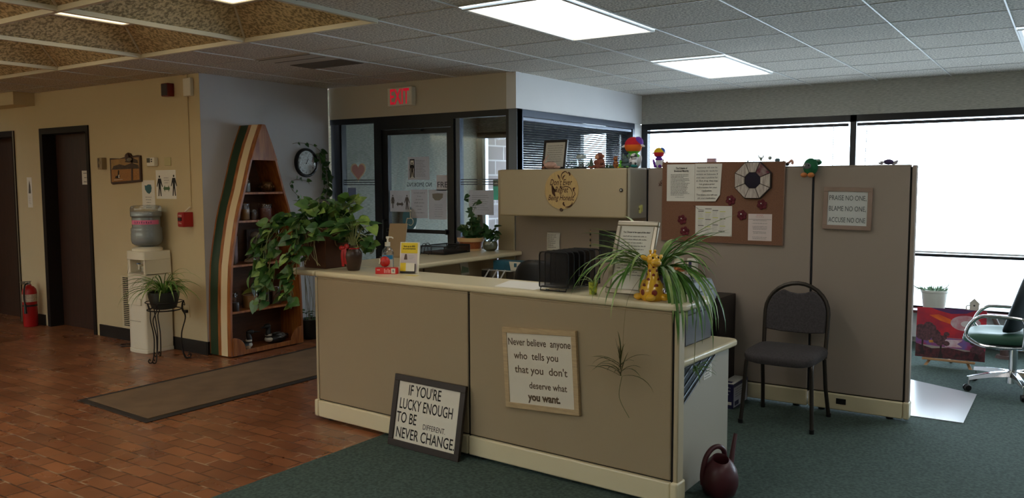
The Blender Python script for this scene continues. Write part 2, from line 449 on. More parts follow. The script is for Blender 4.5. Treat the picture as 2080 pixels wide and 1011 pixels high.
wall('light_stop_behind', [(XL, -6.33, 4.63, 4.70, -0.08, H+0.1), (XL, -6.33, 4.57, 4.63, H-0.02, H+0.1)], WALL)  # unseen, added to stop outside light leaking in under the doors
wall('wall_bulkhead', [(XL, -9.0, 4.24, 4.449, 2.31, H)], WALL)
def base(name, boxes, m=BLACKB):
    b = MB()
    for q in boxes: b.box(*q, m)
    return struct(b.build(name, loc=(0, 0, 0), smooth=0))
base('baseboard_left', [(-7.93, -6.232, 4.438, 4.4495, 0, 0.115), (-9.40, -8.98, 4.438, 4.4495, 0, 0.115)])
base('baseboard_side', [(-6.2285, -6.218, 4.44, 5.93, 0, 0.115)])

# ---- ceiling: fissured tiles in a metal grid
LAMPS = [(-2.775, 3.60), (-2.775, 6.04), (-0.335, 6.04), (-0.335, 3.60), (-2.775, 1.16), (-0.335, 1.16), (2.105, 3.6), (-0.335, -1.28), (-2.775, -1.28)]
b = MB()
gx = [-3.385+0.61*k for k in range(-12, 11)] + [XR]
gy = [3.60+0.61*k for k in range(-11, 8)] + [8.56]
def lamp_cell(x, y):
    return any(lx < x < lx+0.61 and ly < y < ly+1.22 for lx, ly in LAMPS)
for i in range(len(gx)-1):
    for j in range(len(gy)-1):
        x0, x1, y0, y1 = gx[i], gx[i+1], gy[j], gy[j+1]
        cx_, cy_ = (x0+x1)/2, (y0+y1)/2
        if cx_ < -3.385 and cy_ < 3.60: continue
        if lamp_cell(cx_, cy_): continue
        b.quad([(x0, y0, H), (x0, y1, H), (x1, y1, H), (x1, y0, H)], TILE)
b.quad([(XL-0.1, 3.60, H), (XL-0.1, 8.56, H), (gx[0], 8.56, H), (gx[0], 3.60, H)], TILE)
for x in gx[12:-1]: b.box(x-0.0045, x+0.0045, YB, 8.5, H-0.006, H+0.002, TBAR)
for x in gx[:12]: b.box(x-0.0045, x+0.0045, 3.60, 8.5, H-0.006, H+0.002, TBAR)
for y in gy[:-1]: b.box(-3.385 if y < 3.59 else XL, XR, y-0.002, y+0.002, H-0.003, H+0.002, GAP)
for y in gy[:-1]:
    if y > 3.59: b.box(XL, XR, y-0.007, y-0.002, H-0.003, H+0.002, TBAR)
struct(b.build('ceiling', loc=(0, 0, H), smooth=0))
# coffered part
CX = [-3.37-1.167*k for k in range(7)]
CY = [3.60-1.21*k for k in range(6)]
b = MB(); z1 = H+0.145
COFF = []
for i in range(6):
    for j in range(5):
        xa, xb, ya, yb = CX[i+1], CX[i], CY[j+1], CY[j]
        mx_, my_ = (xa+xb)/2, (ya+yb)/2
        h = 0.325
        o = [(xa, ya, H), (xb, ya, H), (xb, yb, H), (xa, yb, H)]
        n = [(mx_-h, my_-h, z1), (mx_+h, my_-h, z1), (mx_+h, my_+h, z1), (mx_-h, my_+h, z1)]
        for k in range(4):
            b.quad([o[k], o[(k+1) % 4], n[(k+1) % 4], n[k]], TILEC)
            d = Vector(n[k])-Vector(o[k])
            b.tube([Vector(o[k])+d*0.02-Vector((0, 0, 0.003)), n[k]], 0.008, TBARC, 6)
        COFF.append((mx_, my_, z1, j))
for x in CX: b.box(x-0.014, x+0.014, CY[-1], 3.60, H-0.022, H+0.004, TBARC)
for y in CY: b.box(CX[-1], -3.37, y-0.014, y+0.014, H-0.024, H+0.004, TBARC)
struct(b.build('ceiling_coffers', loc=(-6.8, 0, H), smooth=0))

# ---- lamps
EM_N = mat('lamp_diffuser_neutral', (255, 250, 240), 0.5, emit=PANEL_LAMP)
EM_W = mat('lamp_diffuser_warm', (255, 234, 192), 0.5, emit=COFFER_LAMP)
EM_D = mat('lamp_diffuser_dim', (255, 228, 178), 0.5, emit=0.5)
def lampbox(name, x0, x1, y0, y1, z, fw, em, label, group):
    t = thing(name, label, 'ceiling light', ((x0+x1)/2, (y0+y1)/2, z), group=group)
    f = MB()
    f.box(x0, x1, y0, y0+fw, z-0.012, z+0.01, TBAR); f.box(x0, x1, y1-fw, y1, z-0.012, z+0.01, TBAR)
    f.box(x0, x0+fw, y0+fw, y1-fw, z-0.012, z+0.01, TBAR); f.box(x1-fw, x1, y0+fw, y1-fw, z-0.012, z+0.01, TBAR)
    f.build('lamp_frame', t, bevel=0.004)
    d = MB(); d.box(x0+fw, x1-fw, y0+fw, y1-fw, z-0.002, z+0.008, em); d.build('lamp_diffuser', t, smooth=0)
LL = ['bright flat ceiling light over the reception counter, nearest the desk', 'bright flat ceiling light in front of the grey wallpaper wall', 'bright flat ceiling light near the window above the green office chair',
      'flat ceiling light above the open carpet', 'flat ceiling light behind the viewer over the carpet edge', 'flat ceiling light behind the viewer over the carpet', 'flat ceiling light by the far side wall', 'flat ceiling light deep behind the viewer', 'flat ceiling light deep behind the viewer near the brick floor']
for (lx, ly), lb in zip(LAMPS, LL):
    lampbox('ceiling_light', lx+0.012, lx+0.598, ly+0.012, ly+1.208, H-0.008, 0.022, EM_N, lb, 'flat ceiling lights')
cl = 0
for mx_, my_, z, j in COFF:
    if j > 3: continue
    far = mx_ < -6.9
    rowname = ['first row of coffers from the exit', 'second row of coffers from the exit', 'third row of coffers', 'fourth row of coffers'][j]
    cname = ['nearest the desk', 'second from the desk', 'third from the desk', 'fourth from the desk', 'fifth from the desk', 'farthest from the desk'][int(round((-3.37-mx_)/1.167-0.5))]
    lampbox('coffer_light', mx_-0.325, mx_+0.325, my_-0.325, my_+0.325, z, 0.035, EM_D if far else EM_W, ('dim' if far else 'warm')+' coffer lamp, %s, %s' % (rowname, cname), 'coffer lights')

# ceiling vent
t = thing('ceiling_vent', 'square metal air vent set in the ceiling tiles above the mat', 'air vent', (-4.91, 4.515, H))
VM = mat('vent_paint', (176, 168, 152), 0.5); VD = mat('vent_dark', (92, 86, 78), 0.6)
f = MB(); f.box(-5.205, -4.615, 4.22, 4.81, H-0.008, H-0.001, VM); f.build('vent_plate', t, smooth=0)
f = MB()
for k in range(26): f.box(-5.19, -4.63, 4.545+k*0.0098, 4.5495+k*0.0098, H-0.012, H-0.0075, VD)
for k in range(2): f.box(-5.19, -4.63, 4.24+k*0.15, 4.246+k*0.15, H-0.011, H-0.0075, VD)
f.build('vent_grille', t, smooth=0)

# ---- far windows
WX = [(-3.97, -1.735), (-1.79, 0.44), (0.385, 2.6)]
for i, (xa, xb) in enumerate(WX):
    f = MB()
    f.box(xa, xb, 8.44, 8.52, 2.065, 2.13, BRONZE2); f.box(xa, xb, 8.44, 8.52, 0.30, 0.345, BRONZE2); f.box(xa, xb, 8.45, 8.51, 0.805, 0.832, BRONZE2)
    f.box(xa, xa+(0.07 if i == 0 else 0.0275), 8.44, 8.52, 0.345, 2.065, BRONZE2); f.box(xb-0.0275, xb, 8.44, 8.52, 0.345, 2.065, BRONZE2)
    wn = struct(f.build('window_%d' % (i+1), loc=((xa+xb)/2, 8.48, 0.3), smooth=0))
    g = MB(); g.box(xa+0.03, xb-0.03, 8.478, 8.484, 0.345, 2.065, GLASSW); go = g.build('window_pane', wn, smooth=0)
f = MB(); f.box(2.6, XR, 8.44, 8.52, 0.3, 2.13, WALLPAPER); struct(f.build('wall_window_end', loc=(2.9, 8.48, 0), smooth=0))
f = MB(); f.box(-3.965, 2.6, 8.27, 8.439, 0.300, 0.325, SILLM); struct(f.build('trim_1', loc=(0, 8.35, 0.3)))
SLAT = mat('blind_slat_white', (236, 236, 240), 0.45)
HR = mat('blind_headrail_dark', (38, 37, 46), 0.5)
for i, (xa, xb, lb) in enumerate([(-3.88, -1.80, 'white slatted blind on the window beside the grey corner, behind the corkboard'), (-1.72, 0.40, 'white slatted blind on the window behind the tall panel end and green chair'), (0.46, 2.55, 'white slatted blind on the farthest window')]):
    t = thing('window_blind', lb, 'blind', ((xa+xb)/2, 8.415, 2.05), group='white blinds on the long windows')
    f = MB(); f.box(xa, xb, 8.395, 8.43, 2.022, 2.05, HR); f.build('headrail', t, bevel=0.003)
    s_ = MB(); z = 2.012; a = R(7)
    while z > 0.86:
        dy, dz = 0.0125*math.cos(a), 0.0125*math.sin(a)
        s_.quad([(xa+0.01, 8.413-dy, z+dz), (xb-0.01, 8.413-dy, z+dz), (xb-0.01, 8.413+dy, z-dz), (xa+0.01, 8.413+dy, z-dz)], SLAT); z -= 0.023
    s_.box(xa+0.01, xb-0.01, 8.402, 8.424, 0.842, 0.858, SLAT)
    s_.build('slats', t, smooth=0)
    for fr in (0.1, 0.37, 0.63, 0.9):
        x = xa+(xb-xa)*fr; c_ = MB()
        c_.tube([(x, 8.399, 2.02), (x, 8.399, 0.85)], 0.0012, SLAT, 5); c_.tube([(x, 8.427, 2.02), (x, 8.427, 0.85)], 0.0012, SLAT, 5); c_.build('ladder_cord', t)
    c_ = MB(); c_.tube([(xb-0.13 if i == 0 else xa+0.09, 8.39, 2.03), (xb-0.13 if i == 0 else xa+0.085, 8.385, 1.75), (xb-0.135 if i == 0 else xa+0.08, 8.385, 1.35)], 0.0035, mat('clear_wand', (150, 148, 150), 0.3), 6); c_.build('wand', t)

# ---- window with shade-darkened blinds on the vestibule side
f = MB()
f.box(-4.05, -3.962, 5.95, 6.045, 0.92, 2.127, BRONZE); f.box(-4.05, -3.962, 6.045, 8.25, 2.068, 2.127, BRONZE); f.box(-4.05, -3.962, 8.205, 8.25, 0.92, 2.068, BRONZE); f.box(-4.05, -3.962, 6.045, 8.205, 0.92, 0.965, BRONZE)
wn = struct(f.build('window_4', loc=(-4, 7.1, 0.92), smooth=0))
g = MB(); g.box(-4.035, -4.029, 6.045, 8.205, 0.965, 2.068, GLASSW); g.build('window_pane', wn, smooth=0)
t = thing('window_blind', 'shaded slatted blind in the window beside the entrance, above the wall cabinet', 'blind', (-3.99, 7.12, 2.06))
HRL = mat('blind_headrail_silver', (150, 158, 172), 0.3, metal=0.5)
DSL = mat('blind_slat_shaded', (46, 56, 72), 0.4)  # grey slats darkened; the shade on their undersides is put into the colour
f = MB(); f.box(-4.005, -3.972, 6.06, 8.19, 2.035, 2.062, HRL); f.build('headrail', t, bevel=0.003)
s_ = MB(); z = 2.026; a = R(-30)
while z > 1.0:
    dx, dz = 0.0125*math.cos(a), 0.0125*math.sin(a)
    s_.quad([(-3.989-dx, 6.06, z-dz), (-3.989-dx, 8.13, z-dz), (-3.989+dx, 8.13, z+dz), (-3.989+dx, 6.06, z+dz)], DSL); z -= 0.021
s_.build('slats', t, smooth=0)
for y in (6.25, 6.85, 7.4, 7.95):
    c_ = MB(); c_.tube([(-3.975, y, 2.035), (-3.975, y, 1.0)], 0.0015, DSL, 5); c_.build('ladder_cord', t)

# ---- entrance: storefront frame, sidelights, glass door
Y0, Y1 = 5.952, 6.03
f = MB()
f.box(-6.229, -3.962, Y0, Y1, 2.075, 2.13, BRONZE2)          # head
f.box(-6.229, -6.08, Y0+0.01, Y1, 0, 2.075, BRONZE2)         # jamb by side wall
f.box(-6.165, -6.10, Y0, Y0+0.012, 0, 2.075, BRONZE)
f.box(-5.63, -5.535, Y0, Y1, 0, 2.075, BRONZE2); f.box(-4.685, -4.655, Y0, Y1, 0, 2.075, BRONZE2)
f.box(-4.655, -4.60, Y0+0.02, Y1, 0, 2.075, BRONZE)
f.box(-4.08, -3.962, Y0, Y1, 0, 2.075, BRONZE2)
f.box(-5.535, -4.685, Y0, Y1, 2.005, 2.075, BRONZE2)
for xa, xb in ((-6.08, -5.63), (-4.60, -4.08)):
    f.box(xa, xb, Y0+0.02, Y1, 0.0, 0.12, BRONZE2)
    for dz in (0, 0.022, 0.044): f.box(xa, xb, 5.986, 5.9885, 1.478+dz, 1.486+dz, mat('glass_line_decal', (52, 58, 68), 0.5))
struct(f.build('trim_2', loc=(-5.1, 5.99, 0), smooth=0))
for i, (xa, xb) in enumerate(((-6.08, -5.63), (-4.60, -4.08))):
    g = MB(); g.box(xa, xb, 5.99, 5.996, 0.12, 2.075, GLASSW); struct(g.build('window_%d' % (5+i), smooth=0))
f = MB()
DX0, DX1 = -5.53, -4.69
f.box(DX0, -5.464, 5.965, 6.01, 0.01, 2.0, BRONZE2); f.box(-4.743, DX1, 5.965, 6.01, 0.01, 2.0, BRONZE2); f.box(-5.464, -4.743, 5.965, 6.01, 1.952, 2.0, BRONZE2); f.box(-5.464, -4.743, 5.965, 6.01, 0.01, 0.26, BRONZE2)
d3 = struct(f.build('door_3', loc=(-5.1, 5.99, 0), smooth=0), 'glass entrance door with dark frame under the EXIT sign', 'door')
g = MB(); g.box(-5.464, -4.743, 5.985, 5.991, 0.26, 1.952, GLASSW); g.build('door_pane', d3, smooth=0)
f = MB(); f.box(-5.47, -4.735, 5.935, 5.965, 1.028, 1.062, BRONZE2); f.box(-5.47, -5.44, 5.955, 5.97, 1.02, 1.07, BRONZE2); f.box(-4.765, -4.735, 5.955, 5.97, 1.02, 1.07, BRONZE2); f.build('push_bar', d3, bevel=0.004)
f = MB(); f.tube([(-5.50, 5.965, 1.14), (-5.50, 5.925, 1.14), (-5.50, 5.925, 0.95), (-5.50, 5.965, 0.95)], 0.009, BLKM); f.build('pull_handle', d3)
f = MB(); f.box(-5.30, -5.02, 5.93, 5.964, 1.975, 1.995, BRONZE2); f.build('door_closer', d3, bevel=0.004)
# outer vestibule door and frame
f = MB()
f.box(-6.238, -6.17, 8.46, 8.54, 0, 2.12, BRONZE2); f.box(-4.13, -4.075, 8.46, 8.54, 0, 2.12, BRONZE2); f.box(-6.238, -4.075, 8.46, 8.54, 2.05, 2.12, BRONZE2)
for xa in (-5.72, -4.80): f.box(xa-0.05, xa+0.05, 8.46, 8.54, 0, 2.05, BRONZE2)
f.box(-6.17, -4.13, 8.46, 8.54, 0, 0.2, BRONZE2); f.box(-5.67, -4.85, 8.46, 8.53, 0.98, 1.05, BRONZE2)
f.box(-4.42, -4.13, 8.46, 8.53, 0.2, 2.05, BRONZE2)  # added solid infill, cuts the bright sky seen through the blind
f.box(-5.67, -4.85, 8.47, 8.53, 1.70, 2.05, mat('outer_door_panel', (40, 46, 58), 0.5))
f.box(-6.165, -6.12, 8.47, 8.53, 0.2, 2.05, mat('anodised_strip', (176, 186, 196), 0.35, metal=0.6))
struct(f.build('door_4', loc=(-5.1, 8.5, 0), smooth=0))
g = MB(); g.box(-6.12, -5.77, 8.5, 8.506, 0.2, 2.05, GLASSW); g.box(-5.67, -4.85, 8.5, 8.506, 0.2, 2.05, GLASSW); g.box(-4.75, -4.13, 8.5, 8.506, 0.2, 2.05, GLASSW)
g.build('door_pane', bpy.data.objects['door_4'], smooth=0)
# outdoors
b = MB(); b.box(-7.0, -6.62, 8.6, 11.6, 0, 3.0, BLOCK); struct(b.build('wall_outside', loc=(-6.8, 10, 0), smooth=0))
b = MB(); b.box(-30, 30, 8.6, 60, -0.12, -0.06, PAVE); struct(b.build('ground', loc=(0, 30, -0.12), smooth=0))
b = MB(); b.box(-6.62, -3.97, 8.6, 9.8, 2.3, 2.5, DARKSOFF); struct(b.build('ceiling_porch', loc=(-5.3, 9.3, 2.3), smooth=0))

# ---- dark timber doors in the cream wall
def dark_door(name, xa, xb, label):
    f = MB()
    f.box(xa, xa+0.06, 4.436, 4.62, 0, 2.07, DKFRAME); f.box(xb-0.045, xb, 4.436, 4.62, 0, 2.07, DKFRAME); f.box(xa+0.06, xb-0.045, 4.436, 4.62, 2.01, 2.07, DKFRAME)
    fr = struct(f.build(name, loc=((xa+xb)/2, 4.53, 0), smooth=0), label, 'door')
    g = MB(); g.box(xa+0.06, xb-0.045, 4.575, 4.618, 0.003, 2.008, DKWOOD); g.build('door_leaf', fr, smooth=0)
    k = MB(); k.cyl((xb-0.10, 4.575, 0.95), (xb-0.10, 4.553, 0.95), 0.012, None, STEEL); k.ell((xb-0.10, 4.54, 0.95), (0.026, 0.02, 0.026), STEEL); k.build('door_knob', fr)
dark_door('door_1', -8.92, -7.99, 'dark walnut door with a small paper notice')
dark_door('door_2', -10.46, -9.46, 'dark door at the far end of the cream wall')
f = MB(); f.box(-9.468, -9.458, 4.43, 4.436, 0, 2.07, STEEL); struct(f.build('trim_3', smooth=0))
# ================================================================== OFFICE PARTITIONS AND DESK
DA = R(-3.04)
DT = TR(-3.94, 3.607, 0, DA)          # desk frame: x along the front, y into the enclosure
def Dp(x, y, z): return DT @ Vector((x, y, z))

def panel(label, T, wd, ht, face, race=True, back=True, caps='', base_out=0.014, group='beige cubicle panels', zb=0.02):
    """T: x along width, y=0 front face, +y behind"""
    o = T @ Vector((wd/2, 0.03, 0))
    t = thing('cubicle_panel', label, 'partition', o, math.atan2(T[1][0], T[0][0]), group)
    th = 0.062; bz = 0.125
    f = MB(T); f.box(-0.008 if 'L' in caps else 0.0, wd+0.012 if 'R' in caps else wd, 0.008, th-0.008, bz-0.01, ht-0.014, GAP); f.build('panel_core', t, smooth=0)
    f = MB(T); f.box(0.004, wd-0.004, 0.0, th, ht-0.014, ht, face); f.build('top_cap', t, bevel=0.005, seg=3)
    f = MB(T); f.box(0.005, wd-0.005, -0.002, 0.012, bz+0.006, ht-0.012, face); f.build('front_fabric', t, bevel=0.006, seg=3)
    if back:
        f = MB(T); f.box(0.014, wd-0.014, th-0.012, th+0.002, bz+0.006, ht-0.012, face); f.build('back_fabric', t, bevel=0.006, seg=3)
    f = MB(T); f.box(0.002, wd-0.002, -base_out, th+base_out, zb, bz, LAM); f.build('base_raceway', t, bevel=0.008, seg=3)
    for x in (0.08, wd-0.08):
        f = MB(T); f.cyl((x, th/2, 0.004), (x, th/2, zb+0.004), 0.022, None, BLK, 12); f.build('leveling_foot', t)
    if 'L' in caps:
        f = MB(T); f.box(-0.024, -0.003, 0.0, th, bz-0.005, ht-0.004, TRIM); f.build('end_cap', t, bevel=0.006, seg=3)
        f = MB(T); f.box(-0.034, 0.001, -base_out-0.002, th+base_out, zb, bz+0.003, LAM); f.build('base_end', t, bevel=0.01, seg=3)
    if 'R' in caps:
        f = MB(T); f.box(wd+0.006, wd+0.030, 0.0, th, bz-0.005, ht-0.004, TRIM if ht < 1.2 else FABG); f.build('end_cap', t, bevel=0.006, seg=3)
        f = MB(T); f.box(wd-0.001, wd+0.036, -base_out-0.002, th+base_out, zb, bz+0.003, LAM); f.build('base_end', t, bevel=0.01, seg=3)
    return t
# front of the reception desk
panel('low beige panel of the desk front, behind the leaning black framed sign', DT @ Matrix.Translation((0.022, 0, 0)), 1.243, 0.914, FAB, caps='L')
panel('low beige panel of the desk front, with the Never believe anyone sign', DT @ Matrix.Translation((1.268, 0, 0)), 1.205, 0.914, FAB, caps='R')
# the low return towards the entrance
RT = TR(-3.90, 3.72, 0, PI/2)     # x runs back, y points to -x
panel('low beige panel under the side counter, nearest the hanging plant', RT, 0.90, 0.914, FAB)
panel('low beige panel under the side counter, nearest the cabinet', RT @ Matrix.Translation((0.905, 0, 0)), 0.936, 0.914, FAB)
# tall back panels
BT = TR(0, 5.562, 0)
panel('tall beige panel under the wall cabinet', BT @ Matrix.Translation((-3.725, 0, 0)), 1.156, 1.60, FABG)
panel('tall beige panel carrying the brown corkboard', BT @ Matrix.Translation((-2.565, 0, 0)), 1.166, 1.60, FABG)
pt = panel('tall beige panel carrying the Praise no one sign', BT @ Matrix.Translation((-1.395, 0, 0)), 0.575, 1.60, FABG, caps='R')
f = MB(); f.box(-1.215, -1.155, 5.5455, 5.549, 0.062, 0.098, BLK); f.build('power_outlet', pt)
f = MB(); f.box(-3.895, -3.732, 5.562, 5.624, 0.004, 1.598, TRIM)
tag(f.build('corner_post', bevel=0.006), 'putty coloured corner post between the wall cabinet and the entrance', 'post')

# counters
def slab(pts, z0, z1): return [Vector((p[0], p[1], z0)) for p in pts], (0, 0, z1-z0)
def roundcorner(cx_, cy_, r, a0, a1, n=6): return [(cx_+r*math.cos(a0+(a1-a0)*i/n), cy_+r*math.sin(a0+(a1-a0)*i/n)) for i in range(n+1)]
f = MB(DT)
pts = [(0.015, 0.352), (0.015, -0.012)] + roundcorner(2.46, 0.048, 0.06, -PI/2, 0) + roundcorner(2.46, 0.292, 0.06, 0, PI/2)
P_, d_ = slab(pts, 0.914, 0.95); f.prism(P_, d_, LAM)
tag(f.build('desk_countertop', loc=Dp(1.25, 0.17, 0.914), bevel=0.013, seg=4), 'long cream laminate counter on top of the beige desk front', 'countertop')
f = MB()
f.prism([Vector((-4.20, 3.60, 0.9145)), Vector((-3.936, 3.592, 0.9145)), Vector((-3.91, 3.96, 0.9145)), Vector((-3.65, 3.96, 0.9145)), Vector((-3.65, 5.555, 0.9145)), Vector((-4.20, 5.555, 0.9145))], (0, 0, 0.0355), LAM)
tag(f.build('side_countertop', loc=(-3.92, 4.6, 0.9145), bevel=0.013, seg=4), 'cream side counter running back towards the entrance window', 'countertop')
# worksurface wing with the printer
f = MB()
pts = [(-2.25, 3.62), (-1.485, 3.575)] + roundcorner(-1.50, 4.28, 0.05, 0, PI/2) + [(-2.25, 4.33)]
P_, d_ = slab(pts, 0.626, 0.66); f.prism(P_, d_, LAM)
tag(f.build('desk_worksurface', loc=(-1.85, 3.95, 0.626), bevel=0.011, seg=4), 'lower cream worksurface holding the grey printer', 'worksurface')
f = MB(); f.box(-3.88, -2.33, 4.95, 5.545, 0.626, 0.66, LAM)
tag(f.build('back_worksurface', bevel=0.011, seg=4), 'cream worksurface under the wall cabinet', 'worksurface')


for q, (xa, lb) in enumerate(((-3.80, 'putty support panel under the back worksurface by the side counter'), (-2.37, "putty support panel under the back worksurface by the bookcase"))):
    g = MB(); g.box(xa, xa+0.03, 4.99, 5.53, 0.004, 0.6255, LAMG); tag(g.build('worksurface_support'), lb, 'support panel', 'worksurface supports')
f = MB(); f.prism([(-1.515, 3.565, 0.006), (-1.49, 3.565, 0.006), (-1.487, 4.268, 0.006), (-1.512, 4.268, 0.006)], (0, 0, 0.6195), LAMG)
tag(f.build('desk_end_panel', bevel=0.003), 'plain putty end panel under the printer worksurface', 'end panel')
# ribbed triangular plate on the end panel
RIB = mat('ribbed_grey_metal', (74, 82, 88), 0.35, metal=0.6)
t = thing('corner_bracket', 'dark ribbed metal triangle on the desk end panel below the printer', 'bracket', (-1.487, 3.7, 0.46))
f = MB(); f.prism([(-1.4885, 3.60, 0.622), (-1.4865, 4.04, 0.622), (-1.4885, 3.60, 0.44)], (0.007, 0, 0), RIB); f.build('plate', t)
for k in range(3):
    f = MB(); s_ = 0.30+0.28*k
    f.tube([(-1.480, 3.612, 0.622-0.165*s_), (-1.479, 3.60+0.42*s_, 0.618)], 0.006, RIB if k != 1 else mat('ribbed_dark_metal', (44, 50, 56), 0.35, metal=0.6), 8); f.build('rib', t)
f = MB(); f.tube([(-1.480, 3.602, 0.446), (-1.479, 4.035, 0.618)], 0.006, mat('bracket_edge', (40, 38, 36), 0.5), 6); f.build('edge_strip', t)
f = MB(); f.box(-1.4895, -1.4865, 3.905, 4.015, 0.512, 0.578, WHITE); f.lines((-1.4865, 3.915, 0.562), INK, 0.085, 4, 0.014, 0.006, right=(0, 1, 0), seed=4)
tag(f.build('small_notice', smooth=0), 'small white label stuck on the putty end panel', 'label')

# overhead cabinet
t = thing('wall_cabinet', 'beige overhead cabinet hanging on the tall panel beside the entrance', 'cabinet', (-3.12, 5.42, 1.24))
CAB = mat('cabinet_beige_metal', (176, 160, 130), 0.4)
CABS = mat('cabinet_side_grey', (160, 154, 140), 0.4)
f = MB(); f.box(-3.672, -2.60, 5.315, 5.556, 1.25, 1.592, CABS); f.build('cabinet_body', t, bevel=0.004)
f = MB(); f.box(-3.685, -2.598, 5.283, 5.312, 1.243, 1.597, CAB); f.build('flip_door', t, bevel=0.012, seg=4)
f = MB(); f.box(-2.592, -2.57, 5.283, 5.556, 1.238, 1.60, CABS); f.build('side_panel', t, bevel=0.01, seg=4)
k = MB(); k.cyl((-2.637, 5.284, 1.442), (-2.637, 5.276, 1.442), 0.013, None, BLK, 18); k.cyl((-2.637, 5.2765, 1.442), (-2.637, 5.2745, 1.442), 0.006, None, STEEL, 12); k.build('lock', t)
k = MB(); k.cyl((-3.125, 5.284, 1.297), (-3.125, 5.275, 1.297), 0.0125, None, mat('brown_knob', (60, 36, 26), 0.4), 18); k.build('door_button', t)
# paper clip on cabinet side
f = MB()
f.tube([(-2.567, 5.44, 1.352), (-2.560, 5.445, 1.375), (-2.567, 5.45, 1.352)], 0.0015, STEEL, 5)
CLIP = mat('clip_yellow', (216, 214, 132), 0.5)
f.box(-2.568, -2.553, 5.425, 5.437, 1.275, 1.33, CLIP); f.box(-2.568, -2.555, 5.452, 5.462, 1.285, 1.335, CLIP); f.box(-2.569, -2.56, 5.425, 5.462, 1.30, 1.312, CLIP)
tag(f.build('plastic_clip', loc=(-2.565, 5.444, 1.275)), 'small pale yellow clip hanging on the cabinet end', 'clip')

# round wooden sign on the cabinet
t = thing('round_sign', 'round wooden sign reading Dont Ever Regret Being Honest on the cabinet door', 'sign', (-3.124, 5.28, 1.443))
BIR = mat('birch_ply', (206, 174, 116), 0.5, var=0.15, vscale=5, stretch=(20, 3, 3))
BURN = mat('burnt_lettering', (72, 40, 24), 0.7)
f = MB(); f.cyl((-3.124, 5.282, 1.443), (-3.124, 5.2755, 1.443), 0.142, None, BIR, 56); f.build('disc', t)
f = MB(); y = 5.2752
f.text("Don't Ever", 0.062, (-3.130, y, 1.478), BURN, width=0.190, shear=0.35, bold=0.0006)
f.text("Regret", 0.062, (-3.125, y, 1.424), BURN, width=0.115, shear=0.35, bold=0.0006)
f.text("Being Honest.", 0.058, (-3.126, y, 1.366), BURN, width=0.222, shear=0.35, bold=0.0006)
def curl(pts, w0, mb):
    q = spline([(a, y-0.0006, c) for a, c in pts], 6); N = len(q)
    for i in range(N-1):
        w1 = w0*(1-abs(2*i/(N-1)-1)**2)+0.0012; w2 = w0*(1-abs(2*(i+1)/(N-1)-1)**2)+0.0012
        d1 = (q[min(i+1, N-1)]-q[max(i-1, 0)]).normalized(); d2 = (q[min(i+2, N-1)]-q[i]).normalized()
        n1 = Vector((-d1.z, 0, d1.x)); n2 = Vector((-d2.z, 0, d2.x))
        mb.quad([q[i]+n1*w1, q[i]-n1*w1, q[i+1]-n2*w2, q[i+1]+n2*w2], BURN)
for pts, w_ in (([(-3.155, 1.555), (-3.145, 1.54), (-3.138, 1.522)], 0.005), ([(-3.125, 1.525), (-3.118, 1.56), (-3.09, 1.577), (-3.065, 1.56)], 0.003), ([(-3.066, 1.573), (-3.052, 1.56), (-3.053, 1.545)], 0.006),
                ([(-3.11, 1.515), (-3.108, 1.535), (-3.09, 1.552)], 0.004), ([(-3.205, 1.48), (-3.195, 1.45), (-3.19, 1.42), (-3.175, 1.395)], 0.012), ([(-3.2, 1.46), (-3.18, 1.44), (-3.165, 1.43)], 0.007),
                ([(-3.128, 1.472), (-3.11, 1.462), (-3.085, 1.468), (-3.05, 1.458), (-3.03, 1.425), (-3.035, 1.39)], 0.002), ([(-3.005, 1.458), (-3.02, 1.45), (-3.015, 1.43)], 0.006), ([(-3.015, 1.43), (-3.006, 1.41), (-3.028, 1.388)], 0.0015),
                ([(-3.1, 1.355), (-3.105, 1.34), (-3.09, 1.322)], 0.006), ([(-3.09, 1.316), (-3.06, 1.32), (-3.035, 1.335), (-3.03, 1.352)], 0.004), ([(-3.128, 1.475), (-3.13, 1.46), (-3.115, 1.455)], 0.005)):
    curl(pts, w_, f)
f.build('lettering', t, smooth=0)

# dark bookcase and toner box by the back panel
t = thing('low_bookcase', 'low black bookcase against the tall panel beside the printer', 'bookcase', (-2.10, 5.40, 0))
BKW = mat('black_brown_laminate', (24, 19, 19), 0.4)
f = MB()
f.box(-2.29, -2.27, 5.24, 5.54, 0.004, 0.715, BKW); f.box(-1.91, -1.89, 5.24, 5.54, 0.004, 0.715, BKW); f.box(-2.29, -1.89, 5.24, 5.54, 0.715, 0.735, BKW); f.box(-2.27, -1.91, 5.52, 5.54, 0.004, 0.715, BKW)
# (sits in front of the worksurface end)
f.T = None
f.build('bookcase_carcass', t, bevel=0.002)
for z in (0.03, 0.37):
    g = MB(); g.box(-2.27, -1.91, 5.245, 5.52, z, z+0.018, BKW); g.build('shelf', t)
BX = mat('toner_box_navy', (34, 34, 76), 0.5); BXW = mat('toner_box_white', (190, 188, 196), 0.5)
t = thing('toner_box', 'small navy and white carton on the carpet behind the chair leg', 'box', (-1.835, 5.40, 0.004))
f = MB(); f.box(-1.884, -1.795, 5.25, 5.54, 0.0045, 0.165, BX)
f.quad([(-1.7945, 5.26, 0.012), (-1.7945, 5.53, 0.012), (-1.7945, 5.53, 0.145), (-1.7945, 5.26, 0.145)], BXW)
f.box(-1.88, -1.80, 5.27, 5.52, 0.1655, 0.169, WHITE)
f.quad([(-1.865, 5.285, 0.1692), (-1.82, 5.285, 0.1692), (-1.82, 5.33, 0.1692), (-1.865, 5.33, 0.1692)], BX)
f.quad([(-1.88, 5.2495, 0.03), (-1.805, 5.2495, 0.03), (-1.805, 5.2495, 0.05), (-1.88, 5.2495, 0.05)], WHITE)
